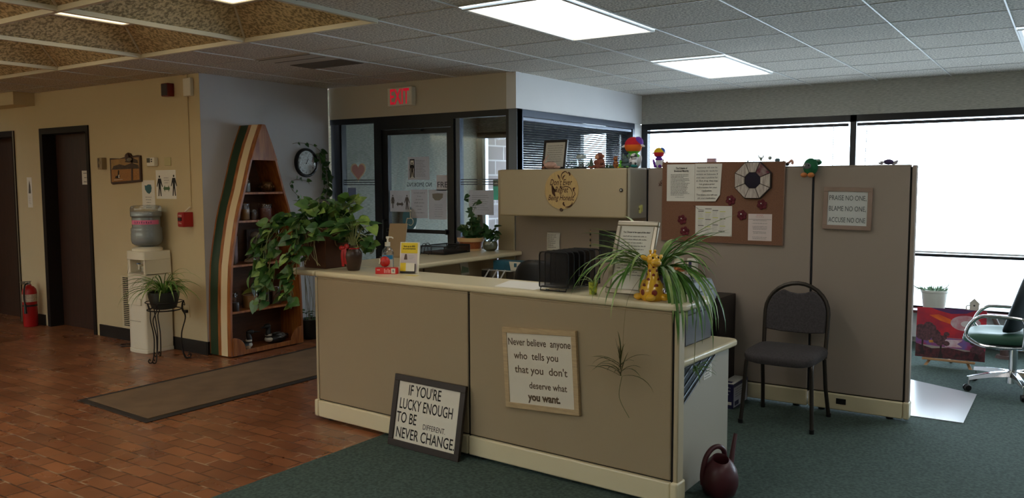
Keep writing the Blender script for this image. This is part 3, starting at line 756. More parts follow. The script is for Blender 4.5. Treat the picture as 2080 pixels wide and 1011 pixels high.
f.quad([(-1.7940, 5.28, 0.02), (-1.7940, 5.36, 0.02), (-1.7940, 5.36, 0.05), (-1.7940, 5.28, 0.05)], BX)
f.lines((-1.794, 5.29, 0.125), INKG, 0.2, 4, 0.016, 0.006, right=(0, 1, 0), seed=9)
f.lines((-1.88, 5.2494, 0.14), BXW, 0.075, 3, 0.022, 0.009, seed=3)
f.build('carton', t, smooth=0)

# ------------------------------------------------------------------ mat, chairs
t = thing('floor_mat', 'long brown entrance mat with dark rubber border on the brick floor', 'mat', (-5.22, 4.4, 0))
MATB = mat('mat_rubber_edge', (42, 33, 26), 0.7); MATF = mat('mat_pile_brown', (120, 94, 66), 0.97, var=0.2, vscale=5, bump=0.5, bscale=350)
f = MB(); f.prism([(-5.66, 2.985, 0.0005), (-4.76, 2.935, 0.0005), (-4.76, 5.88, 0.0005), (-5.70, 5.88, 0.0005)], (0, 0, 0.006), MATB); f.build('rubber_border', t, bevel=0.003)
f = MB(); f.prism([(-5.60, 3.03, 0.003), (-4.82, 2.99, 0.003), (-4.82, 5.83, 0.003), (-5.64, 5.83, 0.003)], (0, 0, 0.008), MATF); f.build('pile', t)
CM = mat('clear_vinyl_mat', (196, 200, 206), 0.22, spec=0.6)
f = MB(); f.prism([(-0.50, 5.72, 0.0045), (-0.497, 6.55, 0.0045), (-0.96, 6.78, 0.0045), (-1.75, 6.78, 0.0045), (-1.75, 5.72, 0.0045)], (0, 0, 0.004), CM)
tag(f.build('chair_mat', loc=(-1.1, 6.2, 0.0045)), 'clear vinyl chair mat shining on the carpet past the tall panel', 'mat')

def stack_chair():
    t = thing('stacking_chair', 'grey upholstered stacking chair with arched back in front of the tall panels', 'chair', (-1.44, 5.19, 0.004))
    CF = mat('chair_fabric_charcoal', (76, 72, 74), 0.95, var=0.3, vscale=90, bump=0.3, bscale=400); CM_ = mat('chair_frame_bronze', (60, 54, 48), 0.4, metal=0.5)
    xc = -1.44
    for sx in (-1, 1):
        # front leg, with its bend under the seat
        f = MB(); f.tube(spline([(xc+sx*0.215, 4.985, 0.0045), (xc+sx*0.205, 5.005, 0.20), (xc+sx*0.198, 5.015, 0.36), (xc+sx*0.196, 5.03, 0.398), (xc+sx*0.194, 5.07, 0.408), (xc+sx*0.192, 5.30, 0.40)], 5), 0.0125, CM_, 8); f.build('leg', t)
        f = MB(); f.tube([(xc+sx*0.21, 5.42, 0.0045), (xc+sx*0.198, 5.37, 0.20), (xc+sx*0.195, 5.335, 0.385)], 0.0125, CM_, 8); f.build('leg', t)
        for yy in (4.985, 5.42):
            g = MB(); g.cyl((xc+sx*(0.215 if yy < 5.2 else 0.21), yy, 0.0042), (xc+sx*(0.215 if yy < 5.2 else 0.21), yy-0.001, 0.03), 0.0155, None, BLK, 10); g.build('foot_cap', t)
    seat = MB(); N = 28
    for z, sc in ((0.405, 0.96), (0.418, 1.0), (0.44, 1.0), (0.455, 0.94), (0.462, 0.75)):
        pass
    def ring(sc, z, yo=0.0):
        o = []
        for i in range(N):
            a = 2*PI*i/N; c, s_ = math.cos(a), math.sin(a); p = 0.36
            o.append(Vector((xc+0.222*sc*math.copysign(abs(c)**p, c), 5.19+0.205*sc*math.copysign(abs(s_)**p, s_)-(0.02 if s_ < 0 else 0)*abs(s_), z-(0.018*max(0, -s_)**2 if sc > 0.8 else 0))))
        return o
    rs = [ring(0.9, 0.405), ring(0.985, 0.412), ring(1.0, 0.43), ring(0.985, 0.448), ring(0.93, 0.459), ring(0.6, 0.464), ring(0.2, 0.465)]
    vs = [p for r_ in rs for p in r_]; fs = [(k*N+i, k*N+(i+1) % N, (k+1)*N+(i+1) % N, (k+1)*N+i) for k in range(len(rs)-1) for i in range(N)] + [tuple(range(N-1, -1, -1)), tuple((len(rs)-1)*N+i for i in range(N))]
    seat.add(vs, fs, CF); seat.build('seat', t)
    f = MB(); f.tube([(xc-0.19, 5.02, 0.402), (xc+0.19, 5.02, 0.402), (xc+0.19, 5.35, 0.40), (xc-0.19, 5.35, 0.40)], 0.010, CM_, 8, closed=True); f.build('seat_frame', t)
    # arched back
    Y = lambda z: 5.355+0.16*(z-0.40)
    prof = [(-0.193, 0.39), (-0.197, 0.55), (-0.198, 0.66)] + [(-0.198*math.cos(PI*i/14), 0.66+0.185*math.sin(PI*i/14)) for i in range(1, 14)] + [(0.198, 0.66), (0.197, 0.55), (0.193, 0.39)]
    f = MB(); f.tube([(xc+x, Y(z), z) for x, z in prof], 0.0135, CM_, 8); f.build('back_frame', t)
    out = [(-0.185, 0.545), (-0.186, 0.66)] + [(-0.186*math.cos(PI*i/16), 0.66+0.172*math.sin(PI*i/16)) for i in range(1, 5)] + [(x, 0.808-0.028*(1-(x/0.10)**2)) for x in (-0.09, -0.05, 0, 0.05, 0.09)] + [(-0.186*math.cos(PI*i/16), 0.66+0.172*math.sin(PI*i/16)) for i in range(12, 16)] + [(0.186, 0.66), (0.185, 0.545), (0.09, 0.535), (-0.09, 0.535)]
    f = MB(); f.prism([Vector((xc+x, Y(z)-0.018, z)) for x, z in out], (0, 0.03, 0), CF); f.build('backrest', t, bevel=0.008, seg=3)
stack_chair()

def office_chair():
    t = thing('office_chair', 'green vinyl office chair with chrome arms and star base by the window', 'chair', (-0.30, 6.82, 0.004))
    GV = mat('green_vinyl', (58, 100, 82), 0.5, var=0.1, vscale=6); GVD = mat('dark_green_upholstery', (26, 38, 44), 0.6); SHELL = mat('chair_shell_grey', (96, 98, 102), 0.5)
    cx_, cy_ = -0.30, 6.82
    c = MB(); c.cyl((cx_, cy_, 0.075), (cx_, cy_, 0.36), 0.027, None, CHROME, 20); c.cyl((cx_, cy_, 0.06), (cx_, cy_, 0.15), 0.042, 0.036, CHROME, 20); c.build('column', t)
    for k in range(5):
        a = R(214)+k*2*PI/5
        h = Vector((math.cos(a), math.sin(a), 0)); s_ = Vector((-h.y, h.x, 0))
        f = MB(); P0 = Vector((cx_, cy_, 0))
        sec = []
        for i in range(7):
            r_ = 0.03+0.29*i/6; z = 0.125-0.028*(i/6)**2; wdt = 0.026-0.008*i/6; hh = 0.02-0.006*i/6
            p = P0+h*r_+Vector((0, 0, z)); sec.append([p+s_*wdt-Vector((0, 0, hh)), p-s_*wdt-Vector((0, 0, hh)), p-s_*wdt*0.7+Vector((0, 0, hh)), p+s_*wdt*0.7+Vector((0, 0, hh))])
        vs = [q for r_ in sec for q in r_]; fs = [(4*i+j, 4*i+(j+1) % 4, 4*i+4+(j+1) % 4, 4*i+4+j) for i in range(6) for j in range(4)] + [(3, 2, 1, 0), (24, 25, 26, 27)]
        f.add(vs, fs, CHROME); arm = f.build('base_arm', t, bevel=0.003)
        e = P0+h*0.31; g = MB()
        g.cyl(e+Vector((0, 0, 0.05)), e+Vector((0, 0, 0.09)), 0.006, None, STEEL, 8)
        for sg in (-1, 1):
            q = e+h*0.012+Vector((0, 0, 0.0285)); g.cyl(q+s_*sg*0.006, q+s_*sg*0.022, 0.0245, 0.021, BLK, 18)
        g.cyl(e+h*0.012+Vector((0, 0, 0.0285))-s_*0.006, e+h*0.012+Vector((0, 0, 0.0285))+s_*0.006, 0.016, None, STEEL, 14)
        cs = g.build('caster', arm)
    # seat: thick rounded cushion, front edge towards -x, with dished middle
    N, M2 = 30, 9; f = MB(); vs = []
    sx, sy = 0.245, 0.255; cx2 = cx_-0.075
    rows = [(0.80, 0.345), (0.97, 0.365), (1.0, 0.395), (0.985, 0.418), (0.92, 0.434), (0.72, 0.436), (0.4, 0.424), (0.12, 0.42)]
    for sc, z in rows:
        for i in range(N):
            a = 2*PI*i/N; c, s_ = math.cos(a), math.sin(a); p = 0.62
            X = sx*sc*math.copysign(abs(c)**p, c); Y = sy*sc*math.copysign(abs(s_)**p, s_)
            drop = -0.02*max(0, -X/sx)**3 + (0.03 if False else 0)
            vs.append(Vector((cx2+X, cy_+Y, z+drop+0.018*(X/sx if X > 0 else 0))))
    K = len(rows)
    fs = [(k*N+i, k*N+(i+1) % N, (k+1)*N+(i+1) % N, (k+1)*N+i) for k in range(K-1) for i in range(N)] + [tuple(range(N-1, -1, -1)), tuple((K-1)*N+i for i in range(N))]
    f.add(vs, fs, GV); f.build('seat', t, smooth=60, subsurf=1)
    f = MB(); f.lathe([(0.05, 0.33), (0.20, 0.338), (0.255, 0.352), (0.255, 0.36)], (cx2+0.01, cy_, 0), SHELL, 30, ax=(1.02, 0.95)); f.build('seat_shell', t)
    f = MB(); f.box(cx_-0.07, cx_+0.09, cy_-0.06, cy_+0.06, 0.315, 0.335, BLK); f.build('tilt_mechanism', t, bevel=0.006)
    # backrest leaning back towards +x
    f = MB(); vs = []; N = 24
    prof = [(0.43, 0.22), (0.50, 0.27), (0.60, 0.285), (0.70, 0.275), (0.78, 0.24), (0.84, 0.17), (0.86, 0.07)]
    for z, hw in prof:
        xb = cx_-0.01+0.30*(z-0.43)
        for i in range(N):
            a = 2*PI*i/N; vs.append(Vector((xb+0.06*math.cos(a)*(1 if hw > 0.1 else 0.5)-0.05*math.sin(a)**2, cy_+hw*math.sin(a), z)))
    K = len(prof); fs = [(k*N+i, k*N+(i+1) % N, (k+1)*N+(i+1) % N, (k+1)*N+i) for k in range(K-1) for i in range(N)] + [tuple(range(N-1, -1, -1)), tuple((K-1)*N+i for i in range(N))]
    f.add(vs, fs, GVD); f.build('backrest', t, smooth=60, subsurf=1)
    for sg in (-1, 1):
        yy = cy_+sg*0.285
        f = MB(); f.tube(spline([(cx_+0.06, cy_+sg*0.2, 0.348), (cx_-0.10, yy-sg*0.01, 0.35), (cx_-0.20, yy, 0.365), (cx_-0.275, yy, 0.42), (cx_-0.255, yy, 0.50), (cx_-0.20, yy, 0.555), (cx_-0.13, yy, 0.565), (cx_+0.03, yy, 0.563), (cx_+0.07, yy, 0.54), (cx_+0.075, yy, 0.46), (cx_+0.07, yy-sg*0.02, 0.37), (cx_+0.08, cy_+sg*0.2, 0.348)], 6), 0.0125, CHROME, 10); f.build('armrest', t)
office_chair()
# ================================================================== THINGS ON AND BEFORE THE CREAM WALL
YW = 4.4498
def person_icon(mb, x, y, z, h, m, skirt=False, right=(1, 0, 0)):
    s_ = h; r = right[0]
    q = lambda a, c: Vector((x+r*a*s_, y, z+c*s_))
    mb.quad([q(0.055*math.cos(k*PI/6), 0.93+0.06*math.sin(k*PI/6)) for k in range(12)], m)
    if skirt: mb.quad([q(-0.09, 0.83), q(-0.20, 0.50), q(-0.15, 0.48), q(-0.08, 0.66), q(-0.16, 0.36), q(-0.06, 0.36), q(-0.05, 0), q(-0.005, 0), q(-0.005, 0.36), q(0.005, 0.36), q(0.005, 0), q(0.05, 0), q(0.06, 0.36), q(0.16, 0.36), q(0.08, 0.66), q(0.15, 0.48), q(0.20, 0.50), q(0.09, 0.83)], m)
    else: mb.quad([q(-0.11, 0.84), q(-0.24, 0.46), q(-0.19, 0.44), q(-0.09, 0.64), q(-0.09, 0.40), q(-0.13, 0), q(-0.06, 0), q(0, 0.36), q(0.06, 0), q(0.13, 0), q(0.09, 0.40), q(0.09, 0.64), q(0.19, 0.44), q(0.24, 0.46), q(0.11, 0.84)], m)
def arrow(mb, x, y, z, wd, h, m):
    q = lambda a, c: Vector((x+a*wd, y, z+c*h))
    mb.quad([q(-0.5, 0), q(-0.25, 0.5), q(-0.25, 0.2), q(0.25, 0.2), q(0.25, 0.5), q(0.5, 0), q(0.25, -0.5), q(0.25, -0.2), q(-0.25, -0.2), q(-0.25, -0.5)], m)
def sheet(mb, xa, xb, za, zb, y, m=WHITE, th=0.0012): mb.box(xa, xb, y-th, y, za, zb, m); return y-th-0.0007

GREENI = mat('printed_green', (78, 108, 74), 0.8); TEALI = mat('printed_teal', (62, 104, 112), 0.8)
f = MB(); y = sheet(f, -7.13, -6.93, 1.27, 1.53, YW)
f.quad([(-7.085, y, 1.485), (-7.06, y, 1.48), (-7.03, y, 1.492), (-6.985, y, 1.49), (-6.975, y, 1.46), (-6.985, y, 1.425), (-7.015, y, 1.405), (-7.05, y, 1.415), (-7.08, y, 1.445)], TEALI)
f.lines((-7.08, y, 1.372), INKG, 0.10, 5, 0.024, 0.007, seed=11, center=True)
tag(f.build('mask_poster', smooth=0), 'white face mask poster taped on the cream wall above the water bottle', 'poster')
f = MB(); y = sheet(f, -6.905, -6.605, 1.362, 1.62, YW)
person_icon(f, -6.85, y, 1.385, 0.19, INK); person_icon(f, -6.635, y, 1.39, 0.19, INK); arrow(f, -6.745, y, 1.455, 0.10, 0.065, GREENI)
f.lines((-6.785, y, 1.548), INKG, 0.08, 3, 0.022, 0.006, seed=12, center=True)
tag(f.build('distance_poster', smooth=0), 'white poster with two standing figures and a green double arrow', 'poster')

# carved loon picture
t = thing('wall_plaque', 'small wooden plaque painted with a bird on a golden lake', 'picture', (-7.36, YW, 1.50))
PLQ = mat('plaque_burnt_edge', (62, 36, 20), 0.5); PSKY = mat('plaque_sky', (176, 136, 78), 0.55, var=0.3, vscale=10); PLAKE = mat('plaque_lake_gold', (172, 116, 48), 0.5, var=0.35, vscale=9, stretch=(4, 4, 30)); PTREE = mat('plaque_treeline', (74, 54, 36), 0.6, var=0.4, vscale=30)
o = [(-7.61, 1.502), (-7.585, 1.492), (-7.11, 1.517), (-7.113, 1.757), (-7.16, 1.762), (-7.255, 1.752), (-7.275, 1.778), (-7.312, 1.788), (-7.345, 1.775), (-7.365, 1.748), (-7.45, 1.735), (-7.615, 1.742)]
f = MB(); f.prism([(x, YW, z) for x, z in o], (0, -0.02, 0), PLQ); f.build('board', t, bevel=0.004)
f = MB(); y = YW-0.0207
f.quad([(-7.59, y, 1.515), (-7.13, y, 1.535), (-7.13, y, 1.64), (-7.59, y, 1.635)], PLAKE)
f.quad([(-7.59, y, 1.636), (-7.13, y, 1.641), (-7.13, y, 1.742), (-7.59, y, 1.726)], PSKY)
f.quad([(-7.58, y-0.0006, 1.632), (-7.13, y-0.0006, 1.638), (-7.14, y-0.0006, 1.672), (-7.25, y-0.0006, 1.690), (-7.36, y-0.0006, 1.668), (-7.45, y-0.0006, 1.682), (-7.55, y-0.0006, 1.665)], PTREE)
f.quad([(-7.265, y-0.001, 1.53), (-7.235, y-0.001, 1.53), (-7.225, y-0.001, 1.75), (-7.25, y-0.001, 1.75)], PLQ)
f.quad([(-7.36, y-0.001, 1.70), (-7.14, y-0.001, 1.685), (-7.15, y-0.001, 1.715), (-7.25, y-0.001, 1.745), (-7.33, y-0.001, 1.725)], PTREE)
f.quad([(-7.53, y-0.001, 1.552), (-7.46, y-0.001, 1.547), (-7.44, y-0.001, 1.57), (-7.46, y-0.001, 1.585), (-7.455, y-0.001, 1.62), (-7.475, y-0.001, 1.63), (-7.485, y-0.001, 1.575), (-7.52, y-0.001, 1.57)], INK)
f.quad([(-7.475, y-0.0015, 1.553), (-7.455, y-0.0015, 1.553), (-7.455, y-0.0015, 1.583), (-7.47, y-0.0015, 1.583)], WHITE)
f.quad([(-7.55, y-0.001, 1.532), (-7.40, y-0.001, 1.538), (-7.41, y-0.001, 1.541), (-7.55, y-0.001, 1.536)], WHITE)
f.build('painted_scene', t, smooth=0)
f = MB(); f.ell((-7.305, YW-0.03, 1.745), (0.032, 0.014, 0.036), PLQ); f.ell((-7.27, YW-0.03, 1.722), (0.045, 0.012, 0.018), mat('carved_grey', (120, 112, 98), 0.6)); f.build('carved_bird', t)

# thermostat, plates, boxes
t = thing('thermostat', 'white wall thermostat with dark display right of the painted plaque', 'thermostat', (-6.90, YW, 1.66))
f = MB(); f.box(-6.975, -6.86, 4.405, YW, 1.655, 1.735, WPL); f.build('case', t, bevel=0.008, seg=3)
f = MB(); f.box(-6.968, -6.918, 4.4035, 4.406, 1.688, 1.728, mat('lcd_dark', (62, 60, 44), 0.3)); f.build('display', t)
for k in range(2): g = MB(); g.box(-6.905, -6.885, 4.4025, 4.406, 1.692+k*0.018, 1.704+k*0.018, INKG); g.build('button', t)
f = MB(); f.box(-6.76, -6.665, 4.443, YW, 1.658, 1.732, mat('blank_plate_beige', (188, 178, 130), 0.5)); tag(f.build('blank_plate', bevel=0.003), 'blank beige wall plate beside the thermostat', 'wall plate')
t = thing('sensor_box', 'small beige sensor box between the dark door and the painted plaque', 'sensor', (-7.76, YW, 1.65))
SB = mat('sensor_beige', (146, 126, 92), 0.5)
f = MB(); f.box(-7.775, -7.70, 4.40, YW, 1.637, 1.748, SB); f.build('case', t, bevel=0.004)
f = MB(); f.box(-7.768, -7.742, 4.397, 4.401, 1.655, 1.742, mat('sensor_face', (98, 82, 60), 0.5)); f.cyl((-7.735, 4.401, 1.70), (-7.735, 4.397, 1.70), 0.016, None, SB, 16); f.build('face', t)
t = thing('fire_horn', 'dark red fire alarm horn high on the cream wall under the ceiling', 'alarm', (-6.63, YW, 2.26))
DR = mat('dark_red_metal', (110, 22, 24), 0.4); DR2 = mat('horn_grille_black', (40, 12, 14), 0.5)
f = MB(); f.box(-6.68, -6.584, 4.385, YW, 2.262, 2.375, DR); f.build('case', t, bevel=0.004)
f = MB(); f.box(-6.675, -6.59, 4.382, 4.386, 2.268, 2.368, DR2); f.build('grille', t)
t = thing('wall_junction_box', 'white raceway junction box at the top corner of the cream wall', 'electrical box', (-6.35, YW, 2.24))
f = MB(); f.box(-6.41, -6.305, 4.415, YW, 2.25, 2.405, WPL); f.build('case', t, bevel=0.006)
f = MB(); f.box(-6.395, -6.383, 4.439, YW, 1.285, 2.25, WALL); f.box(-6.395, -6.383, 4.439, YW, 2.405, 2.438, WALL); f.build('raceway', t)
t = thing('fire_pull_station', 'red fire alarm pull station on the cream wall beside the boat shelf', 'fire alarm', (-6.41, YW, 1.12))
f = MB(); f.box(-6.452, -6.374, 4.352, YW, 1.122, 1.25, RED); f.build('case', t, bevel=0.004)
f = MB(); f.box(-6.448, -6.378, 4.346, 4.353, 1.128, 1.244, RED); f.build('face_plate', t, bevel=0.002)
f = MB(); f.box(-6.436, -6.39, 4.338, 4.347, 1.175, 1.205, mat('pull_recess', (40, 10, 10), 0.5)); f.build('pull_handle', t)
f = MB(); f.text('FIRE', 0.022, (-6.413, 4.3455, 1.213), WPL, width=0.045); f.text('PULL', 0.018, (-6.413, 4.3455, 1.150), WPL, width=0.04); f.build('lettering', t, smooth=0)
f = MB(); f.tube(spline([(-6.42, 4.40, 1.25), (-6.42, 4.425, 1.27), (-6.395, 4.44, 1.295)], 4), 0.008, WPL, 8); f.build('conduit', t)
# air grille low on the wall
t = thing('air_grille', 'narrow cream return air grille low on the wall behind the water cooler', 'air grille', (-7.37, YW, 0.12))
GC = mat('grille_cream', (206, 192, 158), 0.5)
f = MB(); f.box(-7.525, -7.215, 4.438, YW, 0.117, 0.63, GC); f.build('grille_frame', t, bevel=0.003)
for k in range(26):
    g = MB(); g.box(-7.49, -7.25, 4.4365, 4.4385, 0.145+k*0.0182, 0.1545+k*0.0182, GAP); g.build('slot', t)
# outlet
t = thing('wall_outlet', 'beige wall outlet low on the cream wall behind the plant stand', 'outlet', (-6.50, YW, 0.31))
f = MB(); f.box(-6.535, -6.465, 4.443, YW, 0.312, 0.425, GC); f.build('plate', t, bevel=0.002)
f = MB(); f.box(-6.515, -6.485, 4.415, 4.443, 0.352, 0.378, BLK); f.build('plug', t, bevel=0.003)
f = MB(); y = sheet(f, -8.375, -8.21, 1.492, 1.632, 4.574); f.lines((-8.345, y, 1.602), INKG, 0.11, 1, 0.03, 0.013, seed=2, center=True); f.lines((-8.335, y, 1.558), INKG, 0.08, 1, 0.03, 0.013, seed=8, center=True); f.lines((-8.345, y, 1.515), INKG, 0.11, 1, 0.03, 0.013, seed=5, center=True)
tag(f.build('door_notice', smooth=0), 'small white paper notice taped on the dark walnut door', 'notice')
f = MB(); y = sheet(f, -9.24, -9.14, 1.25, 1.57, YW); f.quad([(-9.215, y, 1.40), (-9.165, y, 1.40), (-9.17, y, 1.48), (-9.19, y, 1.54), (-9.205, y, 1.48)], INKG); f.lines((-9.215, y, 1.36), INKG, 0.05, 5, 0.018, 0.004, seed=3)
tag(f.build('narrow_notice', smooth=0), 'tall narrow white notice on the wall between the two dark doors', 'notice')
# fire extinguisher
t = thing('fire_extinguisher', 'red fire extinguisher on the floor between the two dark doors', 'fire extinguisher', (-9.08, 4.34, 0))
f = MB(); f.lathe([(0.066, 0.001), (0.07, 0.01), (0.07, 0.36), (0.064, 0.395), (0.045, 0.42), (0.022, 0.432), (0.022, 0.445)], (-9.08, 4.34, 0), RED, 28); f.build('cylinder', t)
f = MB(); f.lathe([(0.0707, 0.265), (0.0707, 0.345)], (-9.08, 4.34, 0), mat('extinguisher_label', (206, 190, 168), 0.6, var=0.3, vscale=60), 28, cap=False); f.build('label', t)
f = MB(); f.lathe([(0.0712, 0.215), (0.0712, 0.235)], (-9.08, 4.34, 0), BLK, 28, cap=False); f.build('strap', t)
f = MB(); f.cyl((-9.08, 4.34, 0.44), (-9.08, 4.34, 0.475), 0.018, 0.014, STEEL, 14); f.box(-9.09, -9.07, 4.25, 4.36, 0.472, 0.48, STEEL); f.box(-9.09, -9.07, 4.26, 4.35, 0.455, 0.461, STEEL); f.build('valve_handle', t)
f = MB(); f.tube(spline([(-9.07, 4.325, 0.46), (-9.035, 4.275, 0.44), (-9.035, 4.262, 0.33), (-9.02, 4.262, 0.24)], 6), 0.009, BLK, 8); f.cyl((-9.02, 4.262, 0.25), (-9.005, 4.258, 0.15), 0.011, 0.017, BLK, 12); f.build('hose', t)
f = MB(); f.cyl((-9.115, 4.31, 0.462), (-9.115, 4.30, 0.462), 0.016, None, STEEL, 14); f.build('gauge', t)

# water cooler and bottle
t = thing('water_cooler', 'white floor standing water cooler against the cream wall', 'water cooler', (-6.835, 4.29, 0))
CW = mat('cooler_white', (226, 220, 200), 0.35); CWD = mat('cooler_grey', (176, 168, 148), 0.5)  # plain darker grey for the drip tray and door seam
o = [(-6.70, 4.43), (-6.97, 4.43), (-6.97, 4.185)] + [(-6.835+0.135*math.cos(PI+PI*i/10), 4.185+0.03*math.sin(PI+PI*i/10)) for i in range(1, 10)] + [(-6.70, 4.185)]
f = MB(); f.prism([(x, y, 0.035) for x, y in o], (0, 0, 0.665), CW)
f.prism([(x, y, 0.70) for x, y in [(-6.70, 4.43), (-6.97, 4.43), (-6.97, 4.29), (-6.70, 4.29)]], (0, 0, 0.13), CW)
f.box(-6.97, -6.935, 4.185, 4.29, 0.70, 0.83, CW); f.box(-6.735, -6.70, 4.185, 4.29, 0.70, 0.83, CW)
f.prism([(x, y, 0.83) for x, y in o], (0, 0, 0.075), CW)
f.build('body', t, bevel=0.006, seg=3)
f = MB(); f.prism([(-6.835+(x+6.835)*1.03, 4.30+(y-4.30)*1.03, 0.0) for x, y in o], (0, 0, 0.036), CW); f.build('base', t, bevel=0.005)
for k, m in enumerate((mat('tap_blue', (120, 150, 190), 0.4), mat('tap_red', (190, 120, 110), 0.4))):
    x = -6.885+0.10*k
    g = MB(); g.cyl((x, 4.29, 0.775), (x, 4.235, 0.772), 0.013, None, CW, 12); g.cyl((x, 4.243, 0.772), (x, 4.238, 0.735), 0.010, 0.008, CW, 12); tp = g.build('tap', t)
    g = MB(); g.box(x-0.012, x+0.012, 4.222, 4.248, 0.783, 0.792, m); g.build('tap_lever', tp, bevel=0.002)
f = MB(); f.box(-6.93, -6.74, 4.168, 4.28, 0.7005, 0.712, CWD); f.build('drip_tray', t, bevel=0.003)
f = MB(); f.box(-6.93, -6.74, 4.148, 4.16, 0.43, 0.49, CW); f.build('front_recess', t, bevel=0.003)
f = MB(); f.box(-6.93, -6.76, 4.149, 4.157, 0.285, 0.289, CWD); f.build('door_seam', t)
f = MB(); f.lathe([(0.128, 0.905), (0.128, 0.925), (0.10, 0.94), (0.06, 0.945)], (-6.835, 4.295, 0), CW, 28); f.build('bottle_collar', t)
f = MB(); f.tube(spline([(-6.97, 4.40, 0.012), (-7.08, 4.32, 0.008), (-7.20, 4.24, 0.008), (-7.28, 4.28, 0.008), (-7.22, 4.36, 0.008), (-7.08, 4.37, 0.008), (-6.965, 4.41, 0.012)], 6), 0.006, BLK, 8); f.build('power_cord', t)
t = thing('water_bottle', 'blue grey plastic water bottle upside down on the cooler', 'water bottle', (-6.835, 4.295, 0.945))
f = MB(); f.lathe([(0.05, 0.9455), (0.10, 0.952), (0.125, 0.972), (0.132, 1.0), (0.132, 1.055), (0.129, 1.07), (0.132, 1.085), (0.130, 1.105), (0.119, 1.115), (0.119, 1.20), (0.131, 1.212), (0.132, 1.25), (0.129, 1.255), (0.132, 1.26), (0.131, 1.285), (0.122, 1.302), (0.10, 1.308), (0.0, 1.309)], (-6.835, 4.295, 0), GLASSB, 36); f.build('bottle', t)
f = MB(); f.lathe([(0.048, 0.947), (0.098, 0.954), (0.121, 0.974), (0.128, 1.002), (0.128, 1.10), (0.116, 1.117), (0.116, 1.20), (0.128, 1.214), (0.128, 1.25), (0.0, 1.25)], (-6.835, 4.295, 0), mat('water_tint', (178, 184, 184), 0.3), 30); f.build('water', t)
PK = mat('bottle_label_pink', (226, 120, 160), 0.6)
f = MB(); n = 26; vs = []; fs = []
for i in range(n+1):
    a = R(-125)+R(150)*i/n
    for z in (1.14, 1.178): vs.append((-6.835+0.1198*math.cos(a), 4.295+0.1198*math.sin(a), z))
for i in range(n): fs.append((2*i, 2*i+2, 2*i+3, 2*i+1))
f.add(vs, fs, PK)
for i in range(9):
    a = R(-88)+R(9)*i; z0, z1 = 1.151, 1.168-0.005*(i % 2)
    f.quad([(-6.835+0.1206*math.cos(a+d), 4.295+0.1206*math.sin(a+d), z) for d, z in ((0, z0), (0.05, z0), (0.05, z1), (0, z1))], mat('label_ink', (70, 50, 110), 0.6))
f.build('label', t, smooth=0)

# wrought iron plant stand
t = thing('plant_stand', 'black wrought iron plant stand beside the water cooler', 'plant stand', (-6.36, 4.13, 0))
px_, py_ = -6.36, 4.13
IRON = mat('wrought_iron', (26, 20, 16), 0.5, metal=0.4)
f = MB(); f.tube(arc((px_, py_, 0.435), 0.135, 0, 2*PI, 32, (1,0,0), (0,1,0))[:-1], 0.006, IRON, 6, closed=True); f.build('ring', t)
f = MB(); f.tube(arc((px_, py_, 0.50), 0.15, 0, 2*PI, 32, (1,0,0), (0,1,0))[:-1], 0.004, IRON, 6, closed=True); f.build('upper_ring', t)
for k in range(3):
    a = R(-70)+k*2*PI/3; h = Vector((math.cos(a), math.sin(a), 0)); s_ = Vector((-h.y, h.x, 0)); c = Vector((px_, py_, 0))
    for sg in (-1, 1):
        f = MB()
        P_ = [c+h*0.15+s_*sg*0.045+Vector((0,0,0.50)), c+h*0.142+s_*sg*0.03+Vector((0,0,0.435)), c+h*0.165+s_*sg*0.012+Vector((0,0,0.36)), c+h*0.13+s_*sg*0.012+Vector((0,0,0.22)), c+h*0.135+s_*sg*0.014+Vector((0,0,0.08)), c+h*0.155+s_*sg*0.018+Vector((0,0,0.012)), c+h*0.185+s_*sg*0.02+Vector((0,0,0.008)), c+h*0.20+s_*sg*0.02+Vector((0,0,0.026)), c+h*0.187+s_*sg*0.02+Vector((0,0,0.040)), c+h*0.175+s_*sg*0.02+Vector((0,0,0.028))]
        f.tube(spline(P_, 6), 0.0048, IRON, 7); f.build('leg', t)
    f = MB(); f.tube(spline([c+h*0.15+s_*0.05+Vector((0,0,0.50)), c+h*0.16+s_*0.03+Vector((0,0,0.46)), c+h*0.15+s_*0.0+Vector((0,0,0.47)), c+h*0.15-s_*0.03+Vector((0,0,0.45)), c+h*0.15-s_*0.05+Vector((0,0,0.50))], 5), 0.0035, IRON, 6); f.build('scroll', t)

# ------------------------------------------------------------------ boat shaped shelf
t = thing('boat_bookshelf', 'tall wooden bookshelf shaped like an upright boat hull with green and cream stripes', 'bookshelf', (-6.08, 4.87, 0))
HC = 4.871; XB, XF = -6.226, -5.932
HP = [(0.0, 0.405), (0.2, 0.404), (0.39, 0.40), (0.6, 0.391), (0.79, 0.377), (0.98, 0.345), (1.17, 0.305), (1.30, 0.27), (1.42, 0.228), (1.55, 0.19), (1.70, 0.145), (1.85, 0.09), (2.015, 0.018)]
HG = mat('hull_green', (32, 58, 36), 0.4); HCRM = mat('hull_cream', (226, 206, 166), 0.45)
bands = [(0.0, 0.06, WOOD), (0.06, 0.42, HG), (0.42, 0.56, WOOD), (0.56, 0.85, HCRM), (0.85, 1.0, WOOD)]
def hw(z):
    for (z0, w0), (z1, w1) in zip(HP, HP[1:]):
        if z <= z1: return w0+(w1-w0)*(z-z0)/(z1-z0)
    return HP[-1][1]
def fine():
    zs = [0.01+2.005*i/36 for i in range(37)]; return [(z, hw(z)) for z in zs]
